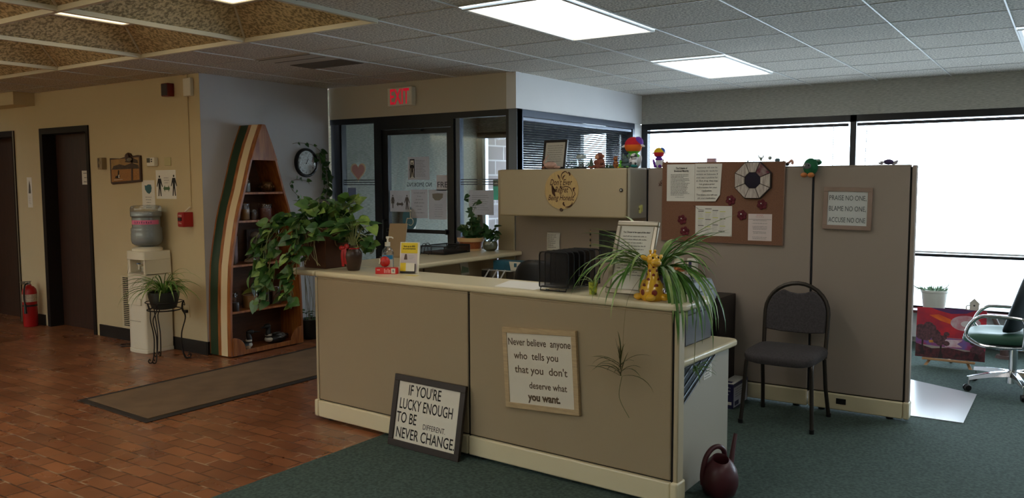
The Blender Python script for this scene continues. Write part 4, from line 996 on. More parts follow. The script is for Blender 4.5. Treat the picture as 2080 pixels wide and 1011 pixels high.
for sg in (-1, 1):
    f = MB(); F = fine(); th = 0.02
    for b0, b1, m in bands:
        x0, x1 = XB+(XF-XB)*b0, XB+(XF-XB)*b1
        vs = []
        for z, w_ in F:
            vs += [(x0, HC+sg*w_, z), (x1, HC+sg*w_, z), (x1, HC+sg*max(0.0, w_-th), z), (x0, HC+sg*max(0.0, w_-th), z)]
        fs = [(4*i+j, 4*i+(j+1) % 4, 4*i+4+(j+1) % 4, 4*i+4+j) for i in range(len(F)-1) for j in (1, 2, 3)] + [(3, 2, 1, 0), tuple(4*(len(F)-1)+j for j in range(4))]
        f.add(vs, fs, WOOD); f.add(vs, [(4*i, 4*i+1, 4*i+5, 4*i+4) for i in range(len(F)-1)], m)
    f.build('hull_side', t, smooth=50)
f = MB(); F = fine()
f.prism([(XB+0.001, HC-max(0.002, w_-0.01), z) for z, w_ in F]+[(XB+0.001, HC+max(0.002, w_-0.01), z) for z, w_ in reversed(F)], (0.01, 0, 0), mat('shelf_back_dark', (96, 60, 34), 0.55, var=0.3, vscale=4, stretch=(1, 2, 14))); f.build('back_board', t)
f = MB(); zs = [1.70, 1.78, 1.86, 1.94, 2.012]
f.prism([(XF-0.006, HC-hw(z), z) for z in zs]+[(XF-0.006, HC+hw(z), z) for z in reversed(zs)], (0.016, 0, 0), WOOD); f.build('bow_deck', t, bevel=0.002)
for z in (0.385, 0.787, 1.168, 1.412):
    w_ = hw(z)-0.02; f = MB(); f.box(XB+0.01, XF-0.006, HC-w_, HC+w_, z-0.009, z+0.009, WOOD); f.build('shelf', t)
f = MB(); f.box(XB+0.01, XF-0.004, HC-0.386, HC+0.386, 0.012, 0.034, WOOD); f.build('bottom_board', t)
f = MB(); f.prism([(XF-0.004, HC-0.385, 0.012), (XF-0.004, HC+0.385, 0.012), (XF-0.004, HC+0.385, 0.17)] + [(XF-0.004, HC+0.385-0.13*math.sin(PI/2*i/8), 0.17-0.118*(1-math.cos(PI/2*i/8))) for i in range(1, 9)] + [(XF-0.004, HC-0.385+0.13*math.sin(PI/2*i/8), 0.17-0.118*(1-math.cos(PI/2*i/8))) for i in range(8, -1, -1)], (0.012, 0, 0), WOOD); f.build('toe_board', t, bevel=0.002)
for sg in (-1, 1): g = MB(); g.box(XB+0.02, XF-0.01, HC+sg*0.3-0.03, HC+sg*0.3+0.03, 0.0, 0.0125, WOODD); g.build('foot', t)

# things on its shelves
def jar(name, label, cat, x, y, z, r, h, m, glass_=True, rim=None, lid=None):
    t = thing(name, label, cat, (x, y, z))
    if glass_:
        f = MB(); f.lathe([(r*0.96, z+0.0005), (r, z+0.004), (r, z+h*0.97), (r*0.97, z+h)], (x, y, 0), GLASSC, 24, cap=False); f.build('glass', t)
        f = MB(); f.lathe([(r*0.92, z+0.003), (r*0.93, z+h*0.72)], (x, y, 0), m, 22); f.build('wax', t)
    else:
        f = MB(); f.lathe([(r*0.95, z+0.0005), (r, z+0.01), (r, z+h-0.01), (r*0.94, z+h), (r*0.85, z+h)], (x, y, 0), m, 24); f.build('body', t)
    if lid:
        f = MB(); f.lathe([(r*1.02, z+h+0.0003), (r*1.02, z+h+0.012), (r*0.4, z+h+0.02), (r*0.2, z+h+0.03), (0, z+h+0.032)], (x, y, 0), lid, 24); f.build('lid', t)
    return t
S1, S2, S3, S4, S5 = 1.4212, 1.1772, 0.7962, 0.3942, 0.0342
WAXB = mat('wax_brown', (84, 48, 32), 0.6); WAXY = mat('wax_amber', (164, 118, 66), 0.6); WAXR = mat('wax_red_brown', (118, 56, 40), 0.55); DARKJ = mat('dark_jar', (40, 28, 26), 0.35)
jar('glass_vase', 'clear glass cup on the top shelf of the boat bookshelf', 'glass', -6.07, 4.785, S1, 0.036, 0.11, mat('silver_fill', (150, 150, 150), 0.4))
t = thing('carved_bowl', 'round openwork bronze bowl on the top shelf of the boat bookshelf', 'bowl', (-6.05, 5.0, S1))
BRZ = mat('antique_bronze', (128, 92, 52), 0.4, metal=0.5, var=0.6, vscale=40, bump=0.6, bscale=60)
f = MB(); f.lathe([(0.035, S1+0.0005), (0.055, S1+0.02), (0.06, S1+0.045), (0.056, S1+0.075), (0.045, S1+0.09), (0.03, S1+0.092)], (-6.05, 4.99, 0), BRZ, 24); f.build('bowl_body', t)
f = MB()
for k in range(8): f.ell((-6.05+0.058*math.cos(k*PI/4), 4.99+0.058*math.sin(k*PI/4), S1+0.045), 0.014, BRZ, 8, rows=6)
f.build('knobs', t)
jar('candle_jar', 'tall amber candle jar with glass lid on the second shelf', 'candle', -6.05, 4.745, S2, 0.042, 0.13, WAXY, lid=GLASSC)
jar('candle_jar', 'short dark candle jar in the middle of the second shelf', 'candle', -6.05, 4.835, S2, 0.033, 0.09, WAXB)
jar('candle_jar', 'wide red brown candle jar on the second shelf', 'candle', -6.05, 4.965, S2, 0.066, 0.138, WAXR)
jar('candle_jar', 'small dark jar at the front edge of the fourth shelf', 'candle', -5.985, 4.56, S4, 0.034, 0.075, DARKJ, glass_=False)
jar('candle_jar', 'dark wide jar behind the small one on the fourth shelf', 'candle', -6.10, 4.62, S4, 0.05, 0.145, WAXB)
jar('candle_jar', 'wide amber candle jar on the fourth shelf', 'candle', -6.04, 4.765, S4, 0.068, 0.155, WAXY)
jar('candle_jar', 'tall dark brown jar on the fourth shelf', 'candle', -6.06, 4.93, S4, 0.055, 0.20, DARKJ, glass_=False)
jar('candle_jar', 'dark candle jar half hidden by leaves on the fourth shelf', 'candle', -6.04, 5.05, S4, 0.05, 0.165, WAXB)
# third shelf
GST = mat('carved_grey_stone', (104, 94, 86), 0.7, var=0.35, vscale=18, bump=0.5, bscale=50)
t = thing('stone_carving', 'grey carved animal figure with hoops on the third shelf of the boat bookshelf', 'sculpture', (-6.06, 4.88, S3))
f = MB(); f.lathe([(0.085, S3+0.0005), (0.10, S3+0.02), (0.095, S3+0.06), (0.075, S3+0.12), (0.06, S3+0.17), (0.03, S3+0.215), (0.0, S3+0.225)], (-6.06, 4.845, 0), GST, 20, ax=(0.7, 0.8)); f.ell((-6.03, 4.83, S3+0.24), (0.04, 0.045, 0.035), GST); f.ell((-6.03, 4.90, S3+0.035), (0.05, 0.075, 0.034), GST); f.build('figure', t)
for c_, r_ in ((4.91, 0.06), (4.955, 0.055)):
    f = MB(); f.tube(arc((-6.03, c_, S3+0.16), r_, -0.6, PI*1.1, 16, (0, 0.75, 0), (0, 0, 1.5)), 0.010, GST, 8); f.build('hoop', t)
t = thing('picture_tile', 'square dark picture tile standing at the back of the third shelf', 'picture', (-6.19, 4.97, S3))
f = MB(); f.box(-6.195, -6.18, 4.86, 5.08, S3+0.0005, S3+0.285, mat('tile_slate', (88, 74, 70), 0.5, var=0.4, vscale=12)); f.build('tile', t, bevel=0.003)
f = MB(); f.box(-6.1795, -6.177, 4.875, 5.065, S3+0.02, S3+0.27, mat('tile_print', (96, 70, 62), 0.5, var=0.5, vscale=20, rgb2=(50, 40, 40))); f.build('print', t)
t = thing('slim_frame', 'slim grey picture frame leaning at the front end of the third shelf', 'picture frame', (-6.05, 4.63, S3))
f = MB(TR(-6.05, 4.635, S3+0.0006, R(40))); f.box(-0.008, 0.006, -0.06, 0.06, 0, 0.24, mat('frame_pewter', (108, 98, 96), 0.4)); f.build('frame', t, bevel=0.003)
f = MB(TR(-6.05, 4.635, S3+0.0006, R(40))); f.box(0.006, 0.008, -0.048, 0.048, 0.014, 0.226, mat('photo_mauve', (150, 128, 132), 0.6, var=0.3, vscale=18)); f.build('photo', t)
f = MB(); f.lathe([(0.035, S3+0.0006), (0.056, S3+0.016), (0.05, S3+0.034), (0.022, S3+0.048), (0, S3+0.05)], (-5.98, 4.735, 0), mat('shell_brown', (132, 108, 84), 0.6, var=0.5, vscale=30, bump=0.5, bscale=60), 18, ax=(0.8, 1.1)); tag(f.build('shell', loc=(-5.98, 4.735, S3)), 'rough brown shell at the front of the third shelf', 'shell')
t = thing('small_figurine', 'tiny dark figurine with red and white touches on the third shelf beside the leaves', 'figurine', (-6.04, 5.075, S3))
f = MB(); f.lathe([(0.03, S3+0.0006), (0.034, S3+0.03), (0.02, S3+0.07), (0.015, S3+0.08)], (-6.04, 5.075, 0), mat('figurine_red', (112, 52, 42), 0.5), 16); f.build('body', t)
f = MB(); f.ell((-6.04, 5.075, S3+0.1), 0.024, mat('figurine_grey', (150, 142, 132), 0.5)); f.build('head', t)
# loon decoys on the floor of the boat
def loon(label, x, y, z, sc, rz):
    T_ = TR(x, y, z, rz) @ Matrix.Scale(sc, 4)
    t = thing('loon_decoy', label, 'decoy', (x, y, z), rz, 'loon decoys')
    LB = mat('loon_black', (22, 24, 26), 0.45); LG = mat('loon_checker', (150, 158, 166), 0.5, var=0.9, vscale=55, rgb2=(28, 30, 34)); LW = mat('loon_white', (206, 204, 194), 0.5)
    f = MB(T_); f.lathe([(0.03, 0.0006), (0.075, 0.012), (0.085, 0.04), (0.075, 0.07), (0.045, 0.092), (0, 0.098)], (0, 0, 0), LB, 24, ax=(1.75, 0.9)); f.ell((-0.13, 0, 0.05), (0.06, 0.03, 0.02), LB); f.build('body', t)
    f = MB(T_); f.lathe([(0.08, 0.045), (0.082, 0.058), (0.06, 0.085), (0.02, 0.1), (0, 0.101)], (-0.01, 0, 0), LG, 24, ax=(1.55, 0.93)); f.build('wing_plumage', t)
    f = MB(T_); f.tube(spline([(0.10, 0, 0.05), (0.125, 0, 0.10), (0.115, 0, 0.15), (0.12, 0, 0.175)], 6), 0.034, LB, 14, taper=0.62); f.ell((0.135, 0, 0.185), (0.045, 0.026, 0.028), LB); f.build('head', t)
    f = MB(T_); f.cyl((0.165, 0, 0.185), (0.245, 0, 0.178), 0.011, 0.002, LB, 10); f.build('bill', t)
    f = MB(T_); f.lathe([(0.0355, 0.0), (0.0345, 0.02)], (0.118, 0, 0.085), LW, 16, cap=False); f.ell((0.115, 0, 0.045), (0.042, 0.05, 0.03), LW); f.build('collar', t)
loon('small loon decoy with checkered back facing the other decoy in the boat bookshelf', -6.05, 4.63, S5, 0.80, R(65))
loon('large dark loon decoy with white breast at the bottom of the boat bookshelf', -6.07, 5.07, S5, 0.88, R(-80))
f = MB(); f.ell((-5.975, 4.675, S5+0.0186), (0.022, 0.028, 0.018), mat('pebble_tan', (170, 140, 108), 0.7, var=0.3, vscale=30)); tag(f.build('pebble', loc=(-5.975, 4.675, S5)), 'small tan pebble by the toe board of the boat bookshelf', 'stone')

# clock on the side wall
t = thing('wall_clock', 'round black rimmed wall clock on the pale side wall', 'clock', (-6.2285, 5.617, 1.555))
cx_, cy_, cz_ = -6.2285, 5.617, 1.697
f = MB(); f.lathe([(0.142, 0.0), (0.142, 0.02), (0.135, 0.032), (0.122, 0.034), (0.116, 0.026), (0.116, 0.012)], (cx_, cy_, cz_), BLK, 44, axis=(1, 0, 0), cap=False); f.build('rim', t)
f = MB(); f.cyl((cx_+0.004, cy_, cz_), (cx_+0.012, cy_, cz_), 0.119, None, mat('clock_dial', (196, 196, 194), 0.6), 40); f.build('dial', t)
f = MB()
for k in range(12):
    a = PI/2-2*PI*(k+1)/12; f.text(str(k+1), 0.030, (cx_+0.0125, cy_+0.094*math.cos(a), cz_+0.094*math.sin(a)-0.011), INK, right=(0, 1, 0))
f.build('numerals', t, smooth=0)
for name, a, L, w_ in (('hour_hand', R(52), 0.05, 0.006), ('minute_hand', R(72), 0.085, 0.004)):
    f = MB(); d = Vector((0, math.cos(a), math.sin(a))); n_ = Vector((0, -math.sin(a), math.cos(a))); c = Vector((cx_+0.0165 if name == 'hour_hand' else cx_+0.019, cy_, cz_))
    f.prism([c-d*0.015-n_*w_/2, c+d*L-n_*w_*0.3, c+d*L+n_*w_*0.3, c-d*0.015+n_*w_/2], (0.001, 0, 0), INK); f.build(name, t, smooth=0)
f = MB(); f.lathe([(0.117, 0.026), (0.09, 0.031), (0.05, 0.0345), (0, 0.0355)], (cx_, cy_, cz_), LENS, 40, axis=(1, 0, 0)); f.build('lens', t)

# EXIT sign
t = thing('exit_sign', 'white exit sign with red EXIT letters over the glass door', 'exit sign', (-5.22, 5.93, 2.21))
f = MB(); f.box(-5.385, -5.085, 5.885, 5.944, 2.215, 2.385, WPL); f.build('housing', t, bevel=0.006)
f = MB(); f.text('EXIT', 0.20, (-5.237, 5.8845, 2.232), mat('exit_red_lit', (214, 14, 50), 0.5, emit=0.5), width=0.235, bold=0.003); f.build('lettering', t, smooth=0)

# notices on the entrance glass
GY = 5.984
MIR = (-1, 0, 0)
def gpaper(name, label, xa, xb, za, zb, fn=None, m=None, y=GY):
    f = MB(); f.box(xa, xb, y-0.001, y, za, zb, m or (MATS.get('paper_backlit') or tmat('paper_backlit', (210, 208, 210), 0.45))); 
    if fn: fn(f, y-0.0018)
    return tag(f.build(name, smooth=0), label, 'notice')
def f1(f, y):
    f.quad([(-5.205, y, 1.545), (-5.145, y, 1.545), (-5.145, y, 1.72), (-5.205, y, 1.72)], INK); f.quad([(-5.195, y-0.0004, 1.545), (-5.155, y-0.0004, 1.545), (-5.155, y-0.0004, 1.708), (-5.195, y-0.0004, 1.708)], WHITE)
    person_icon(f, -5.175, y-0.0008, 1.552, 0.14, INK); f.lines((-5.13, y, 1.705), INKG, 0.125, 11, 0.0145, 0.005, seed=21)
gpaper('glass_notice', 'white notice with a black doorway pictogram on the glass door', -5.228, -4.965, 1.525, 1.74, f1)
f = MB(); f.text('NO SMOKING', 0.055, (-5.093, 5.983, 1.463), INK, right=MIR, width=0.30); tag(f.build('door_lettering', smooth=0), 'reversed NO SMOKING lettering on the glass door', 'lettering')
def f2(f, y): f.text('FRE', 0.075, (-4.812, y, 1.455), mat('ink_dark_blue', (50, 54, 80), 0.7), width=0.118)
gpaper('glass_notice', 'white card reading FRE at the edge of the glass door', -4.882, -4.745, 1.425, 1.568, f2, mat('paper_bluewhite', (212, 216, 232), 0.8))
def f3(f, y):
    person_icon(f, -5.425, y, 1.255, 0.13, INKG, True); person_icon(f, -5.245, y, 1.245, 0.14, INKG); arrow(f, -5.335, y, 1.295, 0.09, 0.05, INKG); f.lines((-5.372, y, 1.37), mat('faint_print', (160, 160, 162), 0.8), 0.07, 3, 0.018, 0.005, seed=22, center=True)
gpaper('glass_notice', 'white notice with two grey figures and a double arrow on the glass door', -5.46, -5.205, 1.222, 1.425, f3)
def f4(f, y):
    for k, (s_, w_) in enumerate((('ALL PATIENTS', 0.14), ('MUST', 0.05), ('SANITIZE', 0.09), ('HANDS WHEN', 0.13), ('YOU ENTER', 0.09), ('THE', 0.05), ('BUILDING', 0.13))): f.lines((-5.09-w_/2, y, 1.398-k*0.031), mat('faint_print', (160, 160, 162), 0.8), w_, 1, 0.03, 0.012, seed=30+k, fill=1.0)
gpaper('glass_notice', 'tall white notice with reversed faint lettering in the middle of the glass door', -5.195, -4.99, 1.165, 1.435, f4)
def f5(f, y):
    f.quad([(-4.935, y, 1.395), (-4.87, y, 1.402), (-4.805, y, 1.398), (-4.81, y, 1.36), (-4.85, y, 1.335), (-4.90, y, 1.335), (-4.93, y, 1.36)], mat('mask_print_grey', (140, 138, 132), 0.8)); f.lines((-4.915, y, 1.29), mat('faint_print', (160, 160, 162), 0.8), 0.11, 6, 0.021, 0.006, seed=41, center=True)
gpaper('glass_notice', 'white notice with a grey face mask picture on the glass door', -4.98, -4.762, 1.158, 1.435, f5)
# accessible sticker
f = MB(); BLU = mat('access_blue', (70, 120, 140), 0.6)
c = Vector((-5.215, GY, 1.16)); f.quad([c+Vector((0.09*math.cos(a), -0.0008, 0.11*math.sin(a))) for a in [2*PI*k/28 for k in range(28)]], BLU)
for pts in ([(0.01, 0.06), (0.01, 0.0), (-0.03, 0.0)], [(-0.03, 0.0), (-0.045, -0.05)],): f.tube([c+Vector((x, -0.002, z)) for x, z in pts], 0.005, WPL, 6)
f.tube([c+Vector((0.01+0.035*math.cos(a), -0.002, -0.03+0.035*math.sin(a))) for a in [R(100)-R(230)*k/10 for k in range(11)]], 0.004, WPL, 6); f.ell(c+Vector((0.012, -0.002, 0.075)), 0.01, WPL, 8, rows=6)
tag(f.build('door_sticker', loc=c), 'blue wheelchair access sticker low on the glass door', 'sticker')
HP_ = mat('heart_pink', (206, 164, 172), 0.8)
def heart(s_): return [Vector((-5.882+s_*0.0065*16*math.sin(a)**3, 0, 1.615+s_*0.0065*(13*math.cos(a)-5*math.cos(2*a)-2*math.cos(3*a)-math.cos(4*a)))) for a in [2*PI*k/40 for k in range(40)]]
f = MB(); f.prism([p+Vector((0, 5.989, 0)) for p in heart(1.0)], (0, -0.002, 0), WPL); f.prism([p+Vector((0, 5.9868, 0)) for p in heart(0.83)], (0, -0.0008, 0), HP_)
tag(f.build('paper_heart', smooth=0), 'pink paper heart with white rim on the sidelight glass', 'decoration')
gpaper('glass_notice', 'faint blue notice low on the sidelight behind the plant', -6.03, -5.92, 1.34, 1.45, None, mat('notice_blue', (120, 140, 186), 0.8), y=5.9895)
def f6(f, y): f.lines((-4.48, y, 1.38), INKG, 0.2, 8, 0.018, 0.004, seed=51)
gpaper('glass_notice', 'white notice on the sidelight behind the basket plant', -4.51, -4.24, 1.21, 1.43, f6, y=5.9895)
f = MB(); f.box(-6.02, -5.78, 8.494, 8.499, 1.28, 1.45, tmat('poster_teal', (40, 168, 146), 0.5)); f.box(-6.02, -5.78, 8.4938, 8.499, 1.45, 1.53, tmat('poster_teal_dark', (24, 84, 76), 0.5)); f.lines((-6.0, 8.4935, 1.475), WPL, 0.2, 1, 0.03, 0.02, seed=5)
tag(f.build('outer_poster', smooth=0), 'bright teal poster on the outer vestibule door', 'poster')
t = thing('paper_dispenser', 'small grey dispenser on the vestibule wall seen through the glass door', 'dispenser', (-6.2, 7.05, 1.0))
f = MB(); f.box(-6.2395, -6.15, 6.98, 7.10, 1.0, 1.2, STEEL); f.build('case', t, bevel=0.006)
f = MB(); f.box(-6.2395, -6.15, 7.105, 7.16, 0.98, 1.22, WPL); f.build('side_cover', t, bevel=0.006)
# ================================================================== SIGNS ON THE DESK FRONT
CZ = 0.9502   # counter top
# leaning black framed sign
def leaning():
    H_, W_ = 0.405, 0.535
    lean = math.asin(0.072/0.40)
    T_ = DT @ TR(0.742, -0.112, 0.0045) @ Matrix.Rotation(-lean, 4, 'X')
    t = thing('leaning_sign', 'black framed sign reading If you are lucky enough to be different, leaning on the desk', 'sign', T_ @ Vector((W_/2, 0, 0)), DA)
    FR = mat('frame_black_brown', (38, 26, 18), 0.5, var=0.3, vscale=20, stretch=(2, 2, 2)); CARD = mat('sign_card_white', (222, 216, 200), 0.7)
    fw = 0.036
    for q in ((0, W_, H_-fw, H_), (0, W_, 0, fw), (0, fw, fw, H_-fw), (W_-fw, W_, fw, H_-fw)):
        f = MB(T_); f.box(q[0], q[1], 0.0, 0.02, q[2], q[3], FR); f.build('frame_side', t, bevel=0.002)
    f = MB(T_); f.box(fw-0.004, W_-fw+0.004, 0.008, 0.014, fw-0.004, H_-fw+0.004, CARD); f.build('card', t, smooth=0)
    f = MB(T_); y = 0.0078; r_ = (1, 0, 0)
    f.text("IF YOU'RE", 0.085, (0.237, y, 0.297), INK, width=0.245, bold=0.0008)
    f.text("LUCKY ENOUGH", 0.085, (0.257, y, 0.216), INK, width=0.40, bold=0.0008)
    f.text("TO BE", 0.085, (0.121, y, 0.138), INK, width=0.155, bold=0.0008)
    f.text("DIFFERENT.", 0.042, (0.334, y, 0.126), INK, width=0.165)
    f.text("NEVER CHANGE.", 0.085, (0.272, y, 0.052), INK, width=0.44, bold=0.0008)
    f.build('lettering', t, smooth=0)
leaning()
def never_sign():
    cx_, cz_, W_, H_ = 1.748, 0.553, 0.455, 0.42
    T_ = DT @ TR(cx_, -0.022, cz_) @ Matrix.Rotation(R(-3.3), 4, 'Y')
    t = thing('hanging_sign', 'pale wood framed sign reading Never believe anyone on the desk front', 'sign', T_ @ Vector((0, 0, -H_/2)), DA)
    fw = 0.028
    for q in ((-W_/2, W_/2, H_/2-fw, H_/2), (-W_/2, W_/2, -H_/2, -H_/2+fw), (-W_/2, -W_/2+fw, -H_/2+fw, H_/2-fw), (W_/2-fw, W_/2, -H_/2+fw, H_/2-fw)):
        f = MB(T_); f.box(q[0], q[1], 0.0, 0.019, q[2], q[3], WOODL); f.build('frame_side', t, bevel=0.0015)
    f = MB(T_); f.box(-W_/2+fw-0.003, W_/2-fw+0.003, 0.004, 0.012, -H_/2+fw-0.003, H_/2-fw+0.003, mat('sign_card_cream', (216, 208, 190), 0.75)); f.build('card', t, smooth=0)
    BR_ = mat('lettering_brown', (84, 66, 44), 0.7)
    y = 0.0038
    for s_, sz, x, z, w_ in (("Never believe  anyone", 0.052, 0.0, 0.120, 0.385), ("who  tells you", 0.052, -0.02, 0.050, 0.275), ("that you  don't", 0.054, 0.005, -0.022, 0.325), ("deserve what", 0.048, 0.045, -0.098, 0.23), ("you want.", 0.054, 0.02, -0.160, 0.20)):
        f = MB(T_); f.text(s_, sz, (x, y, z), BR_, width=w_, bold=0.0006 if 'want' not in s_ else 0.0022); f.build('lettering', t, smooth=0)
never_sign()

# ================================================================== THINGS ON THE COUNTER
# white sheets under the file sorter
f = MB(); f.prism([(-2.52, 3.565, CZ), (-2.26, 3.552, CZ), (-2.25, 3.80, CZ), (-2.60, 3.83, CZ)], (0, 0, 0.0015), WHITE)
tag(f.build('paper_sheet', loc=(-2.4, 3.69, CZ), smooth=0), 'white paper sheet on the counter beside the black file sorter', 'paper')

MESHB = glass('black_wire_mesh', (0.60, 0.60, 0.61), 0.02, 0.5)
t = thing('file_sorter', 'black wire mesh file sorter with upright dividers on the desk counter', 'file sorter', (-2.155, 3.69, CZ))
for k in range(7):
    y = 3.562+0.048*k; x0, x1 = -2.238+0.004*k, -2.068+0.004*k
    z0, z1 = CZ+0.022, CZ+0.198
    f = MB(); r_ = 0.018
    P_ = [(x0, y, z0), (x0, y, z1-r_)] + [(x0+r_-r_*math.cos(a), y, z1-r_+r_*math.sin(a)) for a in (R(30), R(60), R(90))] + [(x1-r_+r_*math.sin(a), y, z1-r_+r_*math.cos(a)) for a in (0, R(30), R(60), R(90))] + [(x1, y, z0)]
    f.tube(P_, 0.0035, BLKM, 7); d = f.build('divider_frame', t)
    f = MB(); f.box(x0, x1, y-0.0005, y+0.0005, z0, z1, MESHB); f.build('divider_mesh', d, smooth=0)
f = MB(); f.box(-2.236, -2.04, 3.562, 3.85, CZ+0.018, CZ+0.022, MESHB); f.build('base_mesh', t, smooth=0)
for y in (3.562, 3.85):
    f = MB(); dx = 0.0 if y < 3.6 else 0.024
    f.tube([(-2.238+dx, y, CZ+0.02), (-2.068+dx, y, CZ+0.02)], 0.0035, BLKM, 7)
    f.tube([(-2.228+dx, y, CZ+0.02), (-2.228+dx, y-0.008, CZ+0.004), (-2.078+dx, y-0.008, CZ+0.004), (-2.078+dx, y, CZ+0.02)], 0.003, BLKM, 7); f.build('foot_rail', t)
for x in (-2.185, -2.125):
    f = MB(); f.cyl((x-0.008, 3.554, CZ+0.0055), (x+0.008, 3.554, CZ+0.0055), 0.0052, None, BLK, 10); f.build('rubber_foot', t)

# silver framed notice leaning back
def silver():
    W_, H_ = 0.225, 0.375; lean = R(22)
    T_ = TR(-1.885, 3.600, CZ+0.0098, 0) @ Matrix.Rotation(-lean, 4, 'X')
    t = thing('silver_frame', 'silver framed printed notice leaning back behind the spider plant', 'picture frame', (-1.77, 3.60, CZ))
    SV = mat('silver_frame_moulding', (158, 150, 134), 0.3, metal=0.8); fw = 0.026
    for q in ((0, W_, H_-fw, H_), (0, W_, 0, fw), (0, fw, fw, H_-fw), (W_-fw, W_, fw, H_-fw)):
        f = MB(T_); f.box(q[0], q[1], 0.0, 0.016, q[2], q[3], SV); f.build('frame_side', t, bevel=0.006, seg=3)
    f = MB(T_); f.box(0.006, W_-0.006, 0.0165, 0.022, 0.006, H_-0.006, BLK); f.build('backing', t)
    f = MB(T_); f.box(fw-0.004, W_-fw+0.004, 0.006, 0.010, fw-0.004, H_-fw+0.004, WHITE); f.build('paper', t, smooth=0)
    f = MB(T_); y = 0.0058
    f.text("You Choose to be a part of this clinic!", 0.012, (W_/2, y, H_-0.062), INK, width=0.145, bold=0.0003)
    f.lines((0.042, y, H_-0.082), INKG, 0.142, 13, 0.0165, 0.0055, seed=61)
    f.build('lettering', t, smooth=0)
    f = MB(T_); f.box(W_/2-0.03, W_/2+0.03, 0.022, 0.026, 0.05, 0.25, BLK); f.build('easel_back', t)
    # strut to the counter
    st = MB(); a = T_ @ Vector((W_/2, 0.024, 0.22)); st.prism([a+Vector((-0.02, 0, 0)), a+Vector((0.02, 0, 0)), Vector((a.x+0.025, a.y+0.045, CZ)), Vector((a.x-0.025, a.y+0.045, CZ))], (0, 0.003, 0), BLK); st.build('strut', t)
silver()

# hand sanitizer
t = thing('hand_sanitizer', 'clear pump bottle of hand sanitizer with blue and white label', 'bottle', (-3.495, 3.80, CZ))
x, y = -3.495, 3.80
f = MB(); f.lathe([(0.030, CZ+0.0003), (0.0375, CZ+0.006), (0.0375, CZ+0.115), (0.034, CZ+0.132), (0.020, CZ+0.152), (0.013, CZ+0.158), (0.013, CZ+0.165)], (x, y, 0), GLASSC, 30); f.build('bottle', t)
f = MB(); f.lathe([(0.029, CZ+0.003), (0.0355, CZ+0.008), (0.0355, CZ+0.104), (0, CZ+0.1045)], (x, y, 0), mat('sanitizer_gel', (196, 206, 206), 0.15), 28); f.build('gel', t)
def wraplabel(rr, z0, z1, a0, a1, m, mb, n=14):
    vs = []; 
    for i in range(n+1):
        a = a0+(a1-a0)*i/n
        for z in (z0, z1): vs.append((x+rr*math.cos(a), y+rr*math.sin(a), z))
    mb.add(vs, [(2*i, 2*i+2, 2*i+3, 2*i+1) for i in range(n)], m)
f = MB(); wraplabel(0.0380, CZ+0.014, CZ+0.082, R(-110), R(5), WPL, f); wraplabel(0.0382, CZ+0.080, CZ+0.105, R(-105), R(2), mat('label_blue', (40, 130, 180), 0.5), f); wraplabel(0.0383, CZ+0.024, CZ+0.030, R(-105), R(0), mat('label_green', (150, 180, 90), 0.5), f)
for k, (z, s_, w_) in enumerate(((CZ+0.066, 'HAND', 0.02), (CZ+0.053, 'SANITIZER', 0.036))):
    a = R(-55); c = Vector((x+0.0395*math.cos(a), y+0.0395*math.sin(a), z)); f.text(s_, 0.011, c, INK, right=(-math.sin(a), math.cos(a), 0), width=w_, bold=0.0003)
f.build('label', t, smooth=0)
f = MB(); f.cyl((x, y, CZ+0.160), (x, y, CZ+0.184), 0.0165, None, WPL, 20); f.cyl((x, y, CZ+0.184), (x, y, CZ+0.207), 0.006, 0.0045, WPL, 12); f.lathe([(0.009, CZ+0.205), (0.011, CZ+0.215), (0.009, CZ+0.219)], (x, y, 0), WPL, 16); f.tube([(x, y, CZ+0.214), (x+0.025, y+0.01, CZ+0.214), (x+0.034, y+0.014, CZ+0.208)], 0.0042, WPL, 8); f.build('pump', t)
# red ornament and red box
t = thing('red_carton', 'flat red and white printed carton on the counter in front of the sanitizer', 'box', (-3.42, 3.72, CZ), R(24))
T_ = TR(-3.425, 3.715, CZ+0.0003, R(27))
f = MB(T_); f.box(-0.066, 0.066, -0.022, 0.022, 0, 0.038, REDP); f.build('carton', t, bevel=0.001)
f = MB(T_); f.quad([(0.032, -0.0223, 0.004), (0.058, -0.0223, 0.004), (0.058, -0.0223, 0.034), (0.032, -0.0223, 0.034)], WPL)
f.quad([(0.040, -0.0226, 0.012), (0.05, -0.0226, 0.012), (0.05, -0.0226, 0.027), (0.040, -0.0226, 0.027)], mat('print_grey', (150, 148, 150), 0.6))
for k, x_ in enumerate((-0.012, -0.002, 0.010, 0.020)): f.quad([(x_, -0.0223, 0.006), (x_+0.006, -0.0223, 0.006), (x_+0.006, -0.0223, 0.032-0.006*(k % 2)), (x_, -0.0223, 0.032-0.006*(k % 2))], mat('print_pink', (232, 170, 160), 0.6))
f.lines((-0.056, -0.0223, 0.022), WPL, 0.022, 1, 0.01, 0.008, seed=2, fill=1); f.build('print', t, smooth=0)
t = thing('red_ornament', 'round red wrapped ornament lying on the red carton', 'ornament', (-3.44, 3.73, CZ+0.0385))
f = MB(); f.ell((-3.447, 3.722, CZ+0.0385+0.0331), (0.034, 0.028, 0.033), mat('ornament_red', (206, 44, 40), 0.3, var=0.3, vscale=50)); f.build('ball', t)
f = MB(); f.tube(spline([(-3.462, 3.688, CZ+0.062), (-3.455, 3.688, CZ+0.076), (-3.465, 3.694, CZ+0.09)], 4), 0.003, WPL, 6); f.ell((-3.475, 3.715, CZ+0.085), (0.012, 0.008, 0.02), GLASSC); f.build('white_trim', t)
